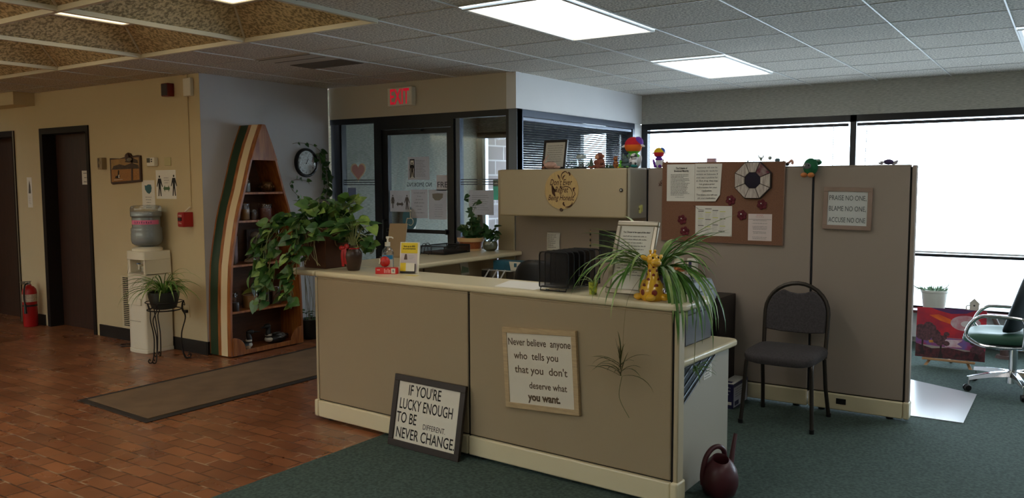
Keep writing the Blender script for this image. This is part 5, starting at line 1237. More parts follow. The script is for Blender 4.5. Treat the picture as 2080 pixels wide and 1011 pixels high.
# yellow leaflet stand
def yellow():
    W_, H_ = 0.125, 0.19; T_ = TR(-3.325, 3.80, CZ+0.0003, R(20)) @ Matrix.Rotation(R(-9), 4, 'X')
    t = thing('leaflet_stand', 'yellow and white leaflet display card standing on the counter', 'leaflet holder', (-3.325, 3.81, CZ), R(20))
    YE = mat('leaflet_yellow', (226, 200, 26), 0.5); LV = mat('leaflet_lilac', (206, 196, 196), 0.6)
    f = MB(T_); f.box(-W_/2, W_/2, 0, 0.003, 0, H_, WPL); f.build('card', t, smooth=0)
    f = MB(T_); f.quad([(-W_/2+0.006, -0.0006, 0.122), (W_/2-0.012, -0.0006, 0.122), (W_/2-0.012, -0.0006, H_-0.004), (-W_/2+0.006, -0.0006, H_-0.004)], YE)
    f.quad([(-W_/2+0.006, -0.0006, 0.012), (W_/2-0.012, -0.0006, 0.012), (W_/2-0.012, -0.0006, 0.122), (-W_/2+0.006, -0.0006, 0.122)], LV)
    f.text('Save up to 80%', 0.014, (-0.003, -0.0008, 0.160), INK, width=0.075, bold=0.0003); f.text('on prescriptions', 0.014, (-0.003, -0.0008, 0.146), INK, width=0.082, bold=0.0003)
    f.prism([(-0.035, -0.0008, 0.083), (-0.013, -0.0008, 0.083), (-0.016, -0.0008, 0.108), (-0.019, -0.0008, 0.117), (-0.028, -0.0008, 0.117), (-0.031, -0.0008, 0.108)], (0, -0.0004, 0), mat('print_brown', (82, 60, 52), 0.6)); f.lines((-0.005, -0.0008, 0.105), mat('faint_print', (160, 160, 162), 0.8), 0.042, 3, 0.009, 0.004, seed=4)
    f.build('print', t, smooth=0)
    f = MB(T_); f.box(-0.05, 0.042, -0.018, -0.001, 0.0, 0.058, mat('card_black', (40, 36, 34), 0.6)); f.build('pocket', t)
    f = MB(T_); f.quad([(-0.05, -0.0187, 0.012), (-0.014, -0.0187, 0.012), (-0.014, -0.0187, 0.062), (-0.05, -0.0187, 0.062)], YE); f.quad([(-0.014, -0.0187, 0.012), (0.042, -0.0187, 0.012), (0.042, -0.0187, 0.062), (-0.014, -0.0187, 0.062)], WPL); f.build('cards', t, smooth=0)
    f = MB(T_); f.prism([(-0.03, 0.003, 0.1), (0.03, 0.003, 0.1), (0.03, 0.05, 0.008), (-0.03, 0.05, 0.008)], (0, 0.002, 0), WPL); f.build('rear_prop', t)
yellow()
f = MB(); f.box(-3.27, -3.19, 3.70, 3.74, CZ+0.0002, CZ+0.0012, mat('loose_card', (214, 196, 110), 0.7)); tag(f.build('loose_card', smooth=0), 'pale yellow card lying flat on the counter before the leaflet stand', 'card')

# giraffe
def giraffe():
    gx_, gy_ = -1.605, 3.545; T_ = TR(gx_, gy_, CZ+0.0003, R(52))
    t = thing('giraffe_figurine', 'glossy yellow ceramic giraffe with brown spots on the counter end', 'figurine', (gx_, gy_, CZ), R(27))
    GY_ = mat('giraffe_yellow', (238, 184, 46), 0.18, coat=0.6); GS = mat('giraffe_spot', (132, 42, 26), 0.25, coat=0.5)
    f = MB(T_); f.lathe([(0.046, 0.0), (0.056, 0.012), (0.059, 0.04), (0.055, 0.06), (0.044, 0.08), (0.033, 0.098), (0.026, 0.118), (0.0225, 0.145), (0.0225, 0.175), (0.018, 0.19), (0, 0.192)], (0, 0.0, 0), GY_, 30); f.ell((0, 0.04, 0.052), (0.046, 0.046, 0.046), GY_, 22); f.build('body', t)
    f = MB(T_); f.ell((0, -0.002, 0.190), (0.032, 0.031, 0.029), GY_); f.ell((0, -0.031, 0.177), (0.0265, 0.024, 0.0205), GY_); hd = f.build('head', t)
    for sg in (-1, 1):
        f = MB(T_); f.ell((sg*0.042, 0.004, 0.198), (0.019, 0.007, 0.011), GY_, q=Euler((0, -sg*0.5, sg*0.4)).to_quaternion()); f.build('ear', hd)
        f = MB(T_); f.cyl((sg*0.011, 0.0, 0.208), (sg*0.012, 0.001, 0.226), 0.005, 0.0045, GY_, 10); f.ell((sg*0.012, 0.001, 0.229), 0.0068, GY_, 10, rows=8); f.build('horn', hd)
        f = MB(T_); f.ell((sg*0.014, -0.0275, 0.200), (0.0045, 0.0035, 0.006), INK, 10, rows=8); f.build('eye', hd)
        f = MB(T_); f.ell((sg*0.036, -0.050, 0.0175), (0.024, 0.026, 0.0172), GY_); f.build('foot', t)
        f = MB(T_); f.ell((sg*0.055, 0.035, 0.016), (0.022, 0.026, 0.0158), GY_); f.build('foot', t)
    f = MB(T_); f.tube(spline([(-0.021, -0.047, 0.171), (0, -0.052, 0.168), (0.021, -0.047, 0.171)], 5), 0.0012, GS, 5); f.build('mouth', hd)
    prof = [(0.059, 0.04), (0.055, 0.06), (0.044, 0.08), (0.033, 0.098), (0.026, 0.118), (0.0225, 0.145), (0.0225, 0.175)]
    def rad(z):
        if z < 0.04: return 0.0585
        for (r0, z0), (r1, z1) in zip(prof, prof[1:]):
            if z <= z1: return r0+(r1-r0)*(z-z0)/(z1-z0)
        return 0.0225
    k = 0
    for c_ in ((-0.047, 0.045, 0.06), (-0.03, 0.072, 0.07), (0.045, 0.05, 0.06), (-0.042, 0.062, 0.035), (0.02, 0.079, 0.065), (0.0, 0.075, 0.085)):
        d_ = Vector(c_)-Vector((0, 0.04, 0.052)); c2_ = Vector((0, 0.04, 0.052))+d_.normalized()*0.0455
        f = MB(T_); f.ell(c2_, (0.011, 0.011, 0.0022), GS, 14, q=Vector((0, 0, 1)).rotation_difference(d_), rows=8); f.build('spot', t)
    for z, n_, s_, off in ((0.040, 6, 0.0135, 0.2), (0.070, 5, 0.011, 0.65), (0.097, 4, 0.009, 0.3), (0.119, 4, 0.0075, 0.8), (0.139, 4, 0.007, 0.3), (0.157, 4, 0.006, 0.8)):
        for i in range(n_):
            a = 2*PI*(i+off)/n_; r_ = rad(z)
            f = MB(T_); f.ell((r_*0.98*math.cos(a), r_*0.98*math.sin(a), z), (0.0025, s_, s_*1.05), GS, 14, q=Euler((0, 0, a)).to_quaternion(), rows=8); f.build('spot', t)
giraffe()

# printer
t = thing('printer', 'large grey office printer on the lower worksurface behind the spider plant', 'printer', (-1.79, 4.11, 0.66))
PG = mat('printer_grey', (112, 120, 124), 0.45); PD = mat('printer_dark', (58, 60, 62), 0.45)
f = MB(); f.prism([(-1.60, 3.94, 0.6603), (-1.59, 4.28, 0.6603), (-2.01, 4.29, 0.6603), (-2.01, 3.94, 0.6603)], (0.0, 0, 0.16), PD); f.build('paper_cassette', t, bevel=0.006)
f = MB(); o = [(-1.595, 3.945), (-1.585, 4.275), (-2.015, 4.285), (-2.015, 3.945)]
vs = [(x_, y_, 0.82) for x_, y_ in o] + [(-1.575, 3.935, 0.90), (-1.56, 4.29, 0.90), (-2.02, 4.295, 0.90), (-2.02, 3.935, 0.90)] + [(-1.60, 3.96, 0.985), (-1.585, 4.26, 0.985), (-2.0, 4.27, 0.985), (-2.0, 3.96, 0.985)]
f.add(vs, [(3, 2, 1, 0)]+[(4*k+j, 4*k+(j+1) % 4, 4*k+4+(j+1) % 4, 4*k+4+j) for k in range(2) for j in range(4)]+[(8, 9, 10, 11)], PG); f.build('body', t, bevel=0.008, seg=3)
f = MB(); f.box(-1.585, -1.570, 4.06, 4.16, 0.865, 0.893, BLK); f.build('side_recess', t, bevel=0.003)
f = MB(); f.prism([(-1.5755, 3.955, 0.930), (-1.5625, 4.27, 0.930), (-1.5655, 4.27, 0.934), (-1.5785, 3.955, 0.934)], (0.002, 0, 0), PD); f.build('cover_seam', t)
f = MB(); f.box(-1.95, -1.65, 4.0, 4.23, 0.985, 1.0, PD); f.build('output_tray', t, bevel=0.004)
f = MB(); f.box(-1.63, -1.605, 4.0, 4.12, 0.984, 0.992, BLK); f.build('control_panel', t, bevel=0.002)
# canister and jar on the bookcase behind the printer
t = thing('wipes_canister', 'white wipes canister with navy and yellow label behind the printer', 'canister', (-2.155, 5.42, 0.7355))
f = MB(); f.cyl((-2.155, 5.42, 0.7358), (-2.155, 5.42, 0.955), 0.038, None, WPL, 26); f.build('can', t)
f = MB(); f.cyl((-2.155, 5.42, 0.955), (-2.155, 5.42, 0.972), 0.039, 0.036, WPL, 26); f.build('lid', t)
NAVY = mat('label_navy', (52, 48, 96), 0.5)
f = MB(); x, y = -2.155, 5.42; wraplabel(0.0384, 0.74, 0.84, R(-130), R(10), mat('label_pale_yellow', (214, 206, 120), 0.6), f); wraplabel(0.0386, 0.85, 0.955, R(-115), R(-80), NAVY, f); f.build('label', t, smooth=0)
t = thing('snack_jar', 'white lidded jar with orange label behind the printer', 'jar', (-2.245, 5.40, 0.7355))
f = MB(); f.lathe([(0.034, 0.7358), (0.037, 0.742), (0.037, 0.94), (0.033, 0.95)], (-2.245, 5.40, 0), WPL, 26); f.build('jar_body', t)
f = MB(); x, y = -2.245, 5.40; wraplabel(0.0374, 0.88, 0.935, R(-140), R(20), mat('label_orange', (196, 132, 72), 0.6, var=0.5, vscale=60, rgb2=(150, 60, 40)), f); f.build('label', t, smooth=0)
f = MB(); f.cyl((-2.245, 5.40, 0.951), (-2.245, 5.40, 0.972), 0.034, None, mat('jar_lid_cream', (214, 212, 180), 0.5), 26); f.build('lid', t)

# black desk chair inside the enclosure, its back showing above the counter
t = thing('desk_chair', 'black desk chair inside the enclosure, seen through the file sorter', 'chair', (-2.75, 4.45, 0))
f = MB(); vs = []; N = 20
for z, hw_ in ((0.58, 0.18), (0.7, 0.215), (0.85, 0.215), (0.94, 0.19), (0.995, 0.14), (1.02, 0.06)):
    for i in range(N):
        a = 2*PI*i/N; vs.append((-2.75+hw_*math.cos(a), 4.34+0.035*math.sin(a)+0.05*(math.cos(a)*hw_/0.2)**2, z))
f.add(vs, [(k*N+i, k*N+(i+1) % N, (k+1)*N+(i+1) % N, (k+1)*N+i) for k in range(5) for i in range(N)]+[tuple(range(N-1, -1, -1)), tuple(5*N+i for i in range(N))], BLK); f.build('backrest', t, subsurf=1)
f = MB(); f.lathe([(0.15, 0.43), (0.23, 0.45), (0.24, 0.48), (0.2, 0.5), (0, 0.505)], (-2.75, 4.58, 0), BLK, 28); f.build('seat', t)
f = MB(); f.tube([(-2.75, 4.55, 0.43), (-2.75, 4.38, 0.43), (-2.75, 4.34, 0.62)], 0.018, BLK, 8); f.build('back_support', t)
f = MB(); f.cyl((-2.75, 4.58, 0.09), (-2.75, 4.58, 0.44), 0.025, None, BLK, 14); f.build('column', t)
for k in range(5):
    a = 2*PI*k/5+0.3; f = MB(); f.tube([(-2.75, 4.58, 0.11), (-2.75+0.26*math.cos(a), 4.58+0.26*math.sin(a), 0.075)], 0.016, BLK, 8); f.ell((-2.75+0.26*math.cos(a), 4.58+0.26*math.sin(a), 0.031), (0.026, 0.026, 0.0262), BLK, 12); f.build('base_arm', t)

# things on the back worksurface
WZ = 0.6602
t = thing('desk_file_rack', 'clear plastic sloped file rack on the back worksurface beside the side counter', 'file rack', (-3.66, 5.28, WZ))
CLR = glass('clear_acrylic', (0.86, 0.88, 0.88), 0.2)
for k in range(3):
    x = -3.76+0.075*k; f = MB(); f.tube([(x-0.03, 5.13, WZ+0.008), (x+0.035, 5.20, WZ+0.17)], 0.006, mat('rack_white', (206, 206, 204), 0.35), 7); f.build('strut', t)
f = MB(); f.box(-3.80, -3.53, 5.20, 5.34, WZ+0.158, WZ+0.166, mat('rack_white', (206, 206, 204), 0.35)); f.build('top_plate', t)
f = MB(); f.box(-3.80, -3.56, 5.12, 5.34, WZ+0.001, WZ+0.008, mat('rack_white', (206, 206, 204), 0.35)); f.build('base_plate', t)
f = MB(); f.box(-3.80, -3.792, 5.20, 5.34, WZ+0.008, WZ+0.158, CLR); f.build('side_plate', t); f = MB(); f.box(-3.566, -3.558, 5.20, 5.34, WZ+0.008, WZ+0.158, CLR); f.build('side_plate', t)
t = thing('tissue_box', 'blue and white tissue box on top of the plastic file rack', 'box', (-3.60, 5.27, WZ+0.167))
TB = mat('tissue_blue', (58, 118, 142), 0.5, var=0.3, vscale=12)
f = MB(); f.box(-3.70, -3.42, 5.215, 5.33, WZ+0.1665, WZ+0.238, TB); f.build('carton', t, bevel=0.003)
f = MB(); f.quad([(-3.535, 5.2145, WZ+0.168), (-3.46, 5.2145, WZ+0.168), (-3.445, 5.2145, WZ+0.236), (-3.55, 5.2145, WZ+0.236)], WPL); f.quad([(-3.505, 5.214, WZ+0.195), (-3.48, 5.214, WZ+0.195), (-3.48, 5.214, WZ+0.225), (-3.505, 5.214, WZ+0.225)], TB); f.build('print', t, smooth=0)
# pinned papers on the panel under the cabinet
PY = 5.5582
f = MB(); vs = []
for i in range(9):
    z = 0.965+0.142*i/8; c = 0.012*math.sin(i/8*PI)
    vs += [(-3.423+0.004*i/8, PY-c*0.3-0.0005, z), (-3.302+0.004*i/8, PY-c-0.0005, z)]
f.add(vs, [(2*i, 2*i+1, 2*i+3, 2*i+2) for i in range(8)], WHITE); f.lines((-3.405, PY-0.013, 1.085), INKG, 0.08, 7, 0.016, 0.005, seed=71)
tag(f.build('pinned_receipt', solid=0.0006), 'curled white printed slip pinned on the panel under the wall cabinet', 'paper')
t = thing('bead_string', 'thin string of small beads hanging on the panel under the wall cabinet', 'beads', (-3.03, PY, 0.99))
f = MB(); f.tube([(-3.03, PY-0.006, 1.14), (-3.03, PY-0.006, 0.98)], 0.0012, INK, 5); f.build('string', t)
for k in range(7):
    f = MB(); f.ell((-3.03, PY-0.007, 1.125-0.022*k), (0.006, 0.005, 0.007), (INK if k % 2 else mat('bead_tan', (190, 160, 120), 0.5)), 10, rows=8); f.build('bead', t)
t = thing('dark_picture', 'dark picture with green patches pinned under the wall cabinet beside the silver frame', 'picture', (-2.86, PY, 0.93))
f = MB(); f.box(-2.955, -2.77, PY-0.008, PY, 0.93, 1.135, BLK); f.build('frame', t, bevel=0.002)
f = MB(); f.box(-2.925, -2.78, PY-0.0095, PY-0.008, 0.945, 1.12, mat('dark_foliage_print', (44, 52, 40), 0.5, var=0.7, vscale=18, rgb2=(16, 16, 16))); f.build('print', t, smooth=0)
# leaflet on the low panel under the side counter
T_ = TR(-3.8995, 4.99, 0.925, 0) @ Matrix.Rotation(R(10), 4, 'X')
f = MB(); f.prism([(-3.895, 5.03, 0.935), (-3.895, 5.13, 0.937), (-3.895, 5.165, 0.785), (-3.895, 5.065, 0.78)], (0.003, 0, 0), mat('leaflet_pale', (190, 186, 174), 0.7))
f.quad([(-3.8915, 5.055, 0.80), (-3.8915, 5.155, 0.80), (-3.8915, 5.15, 0.835), (-3.8915, 5.07, 0.855)], mat('leaflet_green', (120, 140, 116), 0.7)); f.quad([(-3.8915, 5.07, 0.90), (-3.8915, 5.12, 0.915), (-3.8915, 5.11, 0.88), (-3.8915, 5.09, 0.875)], mat('leaflet_brown', (96, 74, 66), 0.7))
tag(f.build('bird_leaflet', loc=(-3.894, 5.1, 0.785), smooth=0), 'pale leaflet with a brown bird on the low panel under the side counter', 'leaflet')

# letter tray on the side counter
t = thing('letter_tray', 'black wire letter tray on the side counter in front of the basket', 'tray', (-4.03, 5.05, CZ))
f = MB()
for z in (CZ+0.005, CZ+0.062): f.tube([(-4.16, 4.90, z), (-3.93, 4.90, z), (-3.93, 5.22, z), (-4.16, 5.22, z)], 0.004, BLKM, 7, closed=True)
for q in ((-4.16, 4.90), (-3.93, 4.90), (-3.93, 5.22), (-4.16, 5.22)): f.tube([(q[0], q[1], CZ+0.005), (q[0], q[1], CZ+0.062)], 0.004, BLKM, 7)
f.build('wire_frame', t)
f = MB(); f.box(-4.16, -3.93, 4.90, 5.22, CZ+0.003, CZ+0.005, MESHB); f.box(-3.9305, -3.9295, 4.90, 5.22, CZ+0.005, CZ+0.06, MESHB); f.box(-4.16, -3.93, 5.2195, 5.2205, CZ+0.005, CZ+0.06, MESHB); f.box(-4.1605, -4.1595, 4.90, 5.22, CZ+0.005, CZ+0.06, MESHB); f.build('mesh', t, smooth=0)
f = MB(); f.box(-4.15, -3.945, 4.915, 5.205, CZ+0.006, CZ+0.018, mat('dark_folder', (58, 44, 38), 0.6)); tag(f.build('paper_folder', smooth=0), 'dark folder lying in the black wire letter tray', 'folder')
for k, (yy, lb) in enumerate(((4.82, 'black bent wire card holder beside the letter tray, nearest the desk'), (4.86, 'black bent wire card holder touching the letter tray'))):
    f = MB(); f.tube(spline([(-4.10, yy, CZ+0.004), (-4.08, yy, CZ+0.075), (-4.055, yy, CZ+0.09), (-4.03, yy, CZ+0.07), (-4.02, yy, CZ+0.004)], 5), 0.0025, BLKM, 6); tag(f.build('wire_holder'), lb, 'card holder', 'wire card holders')
f = MB(); f.prism([(-4.19, 4.545, CZ+0.0003), (-4.07, 4.60, CZ+0.0003), (-4.05, 4.625, CZ+0.25), (-4.17, 4.57, CZ+0.25)], (0.01, -0.02, 0), mat('kraft_card', (158, 134, 102), 0.7))
tag(f.build('kraft_card', loc=(-4.12, 4.58, CZ), bevel=0.002), 'tan card standing on the side counter behind the leaves', 'card')

# watering can
def can():
    cx_, cy_ = -1.348, 3.765
    t = thing('watering_can', 'dark maroon plastic watering can on the carpet by the desk end', 'watering can', (cx_, cy_, 0.004), R(-20))
    MR = mat('maroon_plastic', (74, 30, 36), 0.38)
    T_ = TR(cx_, cy_, 0.0043, R(38)) @ Matrix.Scale(1.07, 4)
    f = MB(T_); N = 30; rows = [(0.055, 0.0, 0, 0), (0.07, 0.01, 0, 0), (0.083, 0.05, 0, 0), (0.083, 0.085, 0, 0), (0.074, 0.12, -0.004, 0), (0.06, 0.145, -0.008, 0.004), (0.043, 0.162, -0.014, 0.008), (0.036, 0.168, -0.016, 0.01), (0.034, 0.164, -0.016, 0.01), (0.04, 0.13, -0.010, 0.0), (0.06, 0.06, 0, 0), (0.04, 0.01, 0, 0)]
    vs = []
    for r_, z, dy, tl in rows:
        for i in range(N):
            a = 2*PI*i/N; vs.append((r_*math.cos(a), dy+r_*math.sin(a)*1.08, z+tl*math.sin(a)*1.3))
    f.add(vs, [(k*N+i, k*N+(i+1) % N, (k+1)*N+(i+1) % N, (k+1)*N+i) for k in range(len(rows)-1) for i in range(N)]+[tuple(range(N-1, -1, -1)), tuple((len(rows)-1)*N+i for i in range(N))], MR); f.build('body', t, smooth=60)
    f = MB(T_); f.tube(spline([(-0.078, -0.01, 0.05), (-0.080, -0.01, 0.10), (-0.066, -0.005, 0.165), (-0.035, 0.005, 0.205), (0.0, 0.015, 0.213), (0.028, 0.03, 0.19), (0.038, 0.04, 0.15)], 6), 0.0115, MR, 10); f.build('handle', t)
    f = MB(T_); f.tube(spline([(0.045, 0.055, 0.05), (0.075, 0.075, 0.10), (0.095, 0.10, 0.17), (0.115, 0.125, 0.235)], 6), 0.016, MR, 12, taper=0.55); f.build('spout', t)
can()

# ================================================================== CORKBOARD AND WALL DECOR ON THE TALL PANELS
CY_ = 5.5595
t = thing('corkboard', 'brown framed corkboard hanging on the tall panels', 'bulletin board', (-2.01, CY_, 1.08))
CB = CY_-0.0185
CORK = mat('cork_brown', (136, 96, 74), 0.9, var=0.2, vscale=160, bump=0.3, bscale=200); CFR = mat('corkboard_frame', (136, 108, 92), 0.55)
Tt = TR(-2.01, 0, 1.355) @ Matrix.Rotation(R(0.5), 4, 'Y')
f = MB(Tt); f.box(-0.43, 0.43, CY_-0.0182, CY_, -0.275, 0.275, CORK); f.build('cork', t, smooth=0)
for q in ((-0.435, 0.435, 0.258, 0.28), (-0.435, 0.435, -0.28, -0.258), (-0.435, -0.413, -0.258, 0.258), (0.413, 0.435, -0.258, 0.258)):
    f = MB(Tt); f.box(q[0], q[1], CY_-0.018, CY_, q[2], q[3], CFR); f.build('frame_side', t, bevel=0.003)

def pin(mb, x, z, y, m): mb.ell((x, y-0.004, z), (0.005, 0.004, 0.005), m, 8, rows=6)
PINW = mat('pin_white', (226, 222, 216), 0.4)
f = MB(); f.box(-2.405, -2.197, CB-0.001, CB-0.0001, 1.362, 1.622, WHITE); y = CB-0.0016
f.text('The Criteria of', 0.019, (-2.296, y, 1.588), INK, width=0.085, bold=0.0004); f.text('Emotional Maturity', 0.019, (-2.296, y, 1.569), INK, width=0.11, bold=0.0004); f.lines((-2.375, y, 1.548), INK, 0.145, 15, 0.0103, 0.0045, seed=81); f.lines((-2.34, y, 1.388), INKG, 0.08, 1, 0.01, 0.004, seed=82)
tag(f.build('printed_notice', smooth=0), 'white sheet headed The Criteria of Emotional Maturity pinned on the corkboard', 'paper')
f = MB(); f.prism([(-2.195, CB-0.0012, 1.362), (-2.04, CB-0.014, 1.364), (-2.01, CB-0.008, 1.41), (-2.00, CB-0.0012, 1.622), (-2.195, CB-0.0012, 1.625)], (0, 0.0008, 0), WHITE)
y = CB-0.0125
for k, s_ in enumerate(('Insurances will now be', 'requesting lab results for', 'patients on Suboxone. If', 'your test is positive for', 'an illicit drug, they may', 'not grant a prior', 'authorization for your', 'medication.', 'Therefore, you will not', 'get your medication.')):
    w_ = min(0.155, 0.0066*len(s_)); f.text(s_, 0.0155, (-2.103, y, 1.592-0.0228*k-(0.006 if k > 7 else 0)), INKG, width=w_, bold=0.0002)
tag(f.build('printed_notice', smooth=0), 'white sheet about lab results with a curled corner pinned on the corkboard', 'paper')
f = MB(); f.box(-2.187, -1.925, CB-0.001, CB-0.0001, 1.124, 1.332, WHITE); y = CB-0.0016; YH = mat('highlighter', (206, 206, 110), 0.8); FP = mat('table_print', (168, 164, 160), 0.8)
for c in range(4):
    for r_ in range(3):
        x0 = -2.167+0.052*c; z0 = 1.298-0.05*r_-0.007*((c+1) % 3)
        f.quad([(x0, y, z0), (x0+0.04, y, z0), (x0+0.04, y, z0+0.005), (x0, y, z0+0.005)], YH if (c+r_) % 2 else INKG); f.lines((x0, y, z0-0.009), FP, 0.038, 5, 0.0075, 0.003, seed=90+c*3+r_)
f.quad([(-2.117, y, 1.309), (-2.07, y, 1.309), (-2.07, y, 1.313), (-2.117, y, 1.313)], INK); f.quad([(-2.02, y, 1.156), (-1.975, y, 1.156), (-1.975, y, 1.16), (-2.02, y, 1.16)], INK)
for x, z in ((-2.18, 1.322), (-1.933, 1.322), (-2.18, 1.132), (-1.933, 1.132)): pin(f, x, z, CB-0.001, PINW)
f.tube([(-2.20, CB-0.006, 1.333), (-2.16, CB-0.006, 1.306), (-2.125, CB-0.006, 1.303)], 0.0012, INK, 5)
tag(f.build('printed_calendar', smooth=0), 'white table with yellow highlighted rows pinned at the bottom of the corkboard', 'paper')
f = MB(); f.box(-1.812, -1.652, CB-0.001, CB-0.0001, 1.102, 1.282, mat('paper_pinkish', (224, 208, 204), 0.85)); y = CB-0.0016
f.lines((-1.755, y, 1.272), REDP, 0.045, 1, 0.01, 0.004, seed=95, fill=1); f.lines((-1.76, y, 1.261), mat('print_rose', (170, 110, 110), 0.8), 0.055, 1, 0.01, 0.004, seed=96, fill=1); f.quad([(-1.81, y, 1.244), (-1.655, y, 1.244), (-1.655, y, 1.246), (-1.81, y, 1.246)], INKG)
for z in (1.236, 1.217, 1.197, 1.187, 1.178, 1.16, 1.151, 1.124, 1.114): f.lines((-1.782, y, z), INKG, 0.10, 1, 0.01, 0.0038, seed=int(z*1000), center=True)
tag(f.build('printed_notice', smooth=0), 'small pinkish white notice pinned at the lower corner of the corkboard', 'paper')
FLW = mat('felt_flower_maroon', (104, 26, 40), 0.8, var=0.3, vscale=60)
for x, z, lb in ((-2.285, 1.232, 'maroon felt flower beside the highlighted table, upper of two'), (-2.265, 1.150, 'maroon felt flower beside the highlighted table, lower of two'), (-1.935, 1.372, 'maroon felt flower just below the octagonal mirror, toward the curled sheet'), (-1.72, 1.345, 'maroon felt flower tucked under the octagonal mirror edge'), (-1.855, 1.272, 'maroon felt flower above the small pinkish notice')):
    t = thing('felt_flower', lb, 'flower', (x, CB, z-0.035), group='maroon felt flowers on the corkboard')
    for k in range(6):
        a = 2*PI*k/6+0.3; f = MB(); f.ell((x+0.022*math.cos(a), CB-0.004, z+0.022*math.sin(a)), (0.014, 0.0035, 0.014), FLW, 12, rows=6); f.build('petal', t)
    f = MB(); f.ell((x, CB-0.006, z), (0.013, 0.005, 0.013), FLW, 10, rows=6); pin(f, x-0.004, z+0.008, CB-0.008, PINW); f.build('flower_center', t)
# octagonal mirror with bark frame
t = thing('octagon_mirror', 'octagonal mirror framed in pale birch bark on the corkboard', 'mirror', (-1.783, CB, 1.38))
BARK = mat('birch_bark', (206, 196, 186), 0.8, var=0.4, vscale=14, stretch=(6, 6, 1), rgb2=(160, 146, 138)); BKR = mat('bark_edge', (52, 36, 32), 0.7)
ox, oz, Ro, Ri = -1.783, 1.507, 0.134, 0.056
OA = [PI/8+PI/4*k for k in range(8)]
f = MB(); f.prism([(ox+Ro*math.cos(a), CB-0.0005, oz+Ro*math.sin(a)) for a in OA], (0, -0.012, 0), BKR); f.build('backing', t)
for k in range(8):
    a0, a1 = OA[k], OA[(k+1) % 8]; am = a0+PI/8; d = Vector((math.cos(am), 0, math.sin(am)))
    pts = [Vector((ox+r_*math.cos(a), CB-0.0125, oz+r_*math.sin(a))) for r_, a in ((Ri, a0), (Ro-0.004, a0), (Ro-0.004, a1), (Ri, a1))]
    c = sum(pts, Vector())/4; pts = [c+(p-c)*0.93 for p in pts]
    f = MB(); f.prism(pts, (0, -0.012, 0), BARK if k != 0 else mat('birch_bark_stained', (150, 130, 126), 0.8, var=0.8, vscale=30, rgb2=(104, 40, 56))); f.build('bark_segment', t, bevel=0.001)
f = MB(); f.prism([(ox+Ri*0.98*math.cos(a), CB-0.0125, oz+Ri*0.98*math.sin(a)) for a in OA], (0, -0.002, 0), mat('mirror_silver', (30, 28, 40), 0.05, metal=1.0)); f.build('mirror_glass', t, smooth=0)
# small leaf sprig beside the board
f = MB(); LS = mat('sprig_brown', (110, 62, 50), 0.7); yb = CY_-0.004
f.tube([(-2.475, yb, 1.47), (-2.44, yb, 1.505)], 0.0018, LS, 5)
for k in range(3):
    for sg in (-1, 1):
        c = Vector((-2.468+0.01*k, yb, 1.477+0.01*k)); f.tube([c, c+Vector((0.016*(-0.3 if sg > 0 else 1), 0, 0.016*(1 if sg > 0 else -0.3)))], 0.0022, LS, 5)
tag(f.build('leaf_sprig', loc=(-2.46, yb, 1.47)), 'small brown leaf sprig on the panel between the cabinet and the corkboard', 'decoration')
# praise sign
def praise():
    W_, H_ = 0.293, 0.268; T_ = TR(-1.180, 5.5395, 1.326) @ Matrix.Rotation(R(1.0), 4, 'Y')
    t = thing('wall_sign', 'pale framed sign reading Praise no one, Blame no one, Accuse no one', 'sign', (-1.18, 5.54, 1.19))
    FR = mat('frame_greyed_wood', (156, 132, 118), 0.65, var=0.15, vscale=8); fw = 0.027
    for q in ((-W_/2, W_/2, H_/2-fw, H_/2), (-W_/2, W_/2, -H_/2, -H_/2+fw), (-W_/2, -W_/2+fw, -H_/2+fw, H_/2-fw), (W_/2-fw, W_/2, -H_/2+fw, H_/2-fw)):
        f = MB(T_); f.box(q[0], q[1], 0.0, 0.0195, q[2], q[3], FR); f.build('frame_side', t, bevel=0.0015)
    f = MB(T_); f.box(-W_/2+fw-0.002, W_/2-fw+0.002, 0.006, 0.012, -H_/2+fw-0.002, H_/2-fw+0.002, mat('sign_card_cool', (206, 208, 206), 0.75)); f.build('card', t, smooth=0)
    f = MB(T_); IK = mat('pencil_ink', (84, 92, 92), 0.8)
    for s_, z in (('PRAISE NO ONE,', 0.052), ('BLAME NO ONE,', -0.016), ('ACCUSE NO ONE', -0.088)): f.text(s_, 0.045, (0, 0.0056, z), IK, width=0.222)
    f.build('lettering', t, smooth=0)
praise()
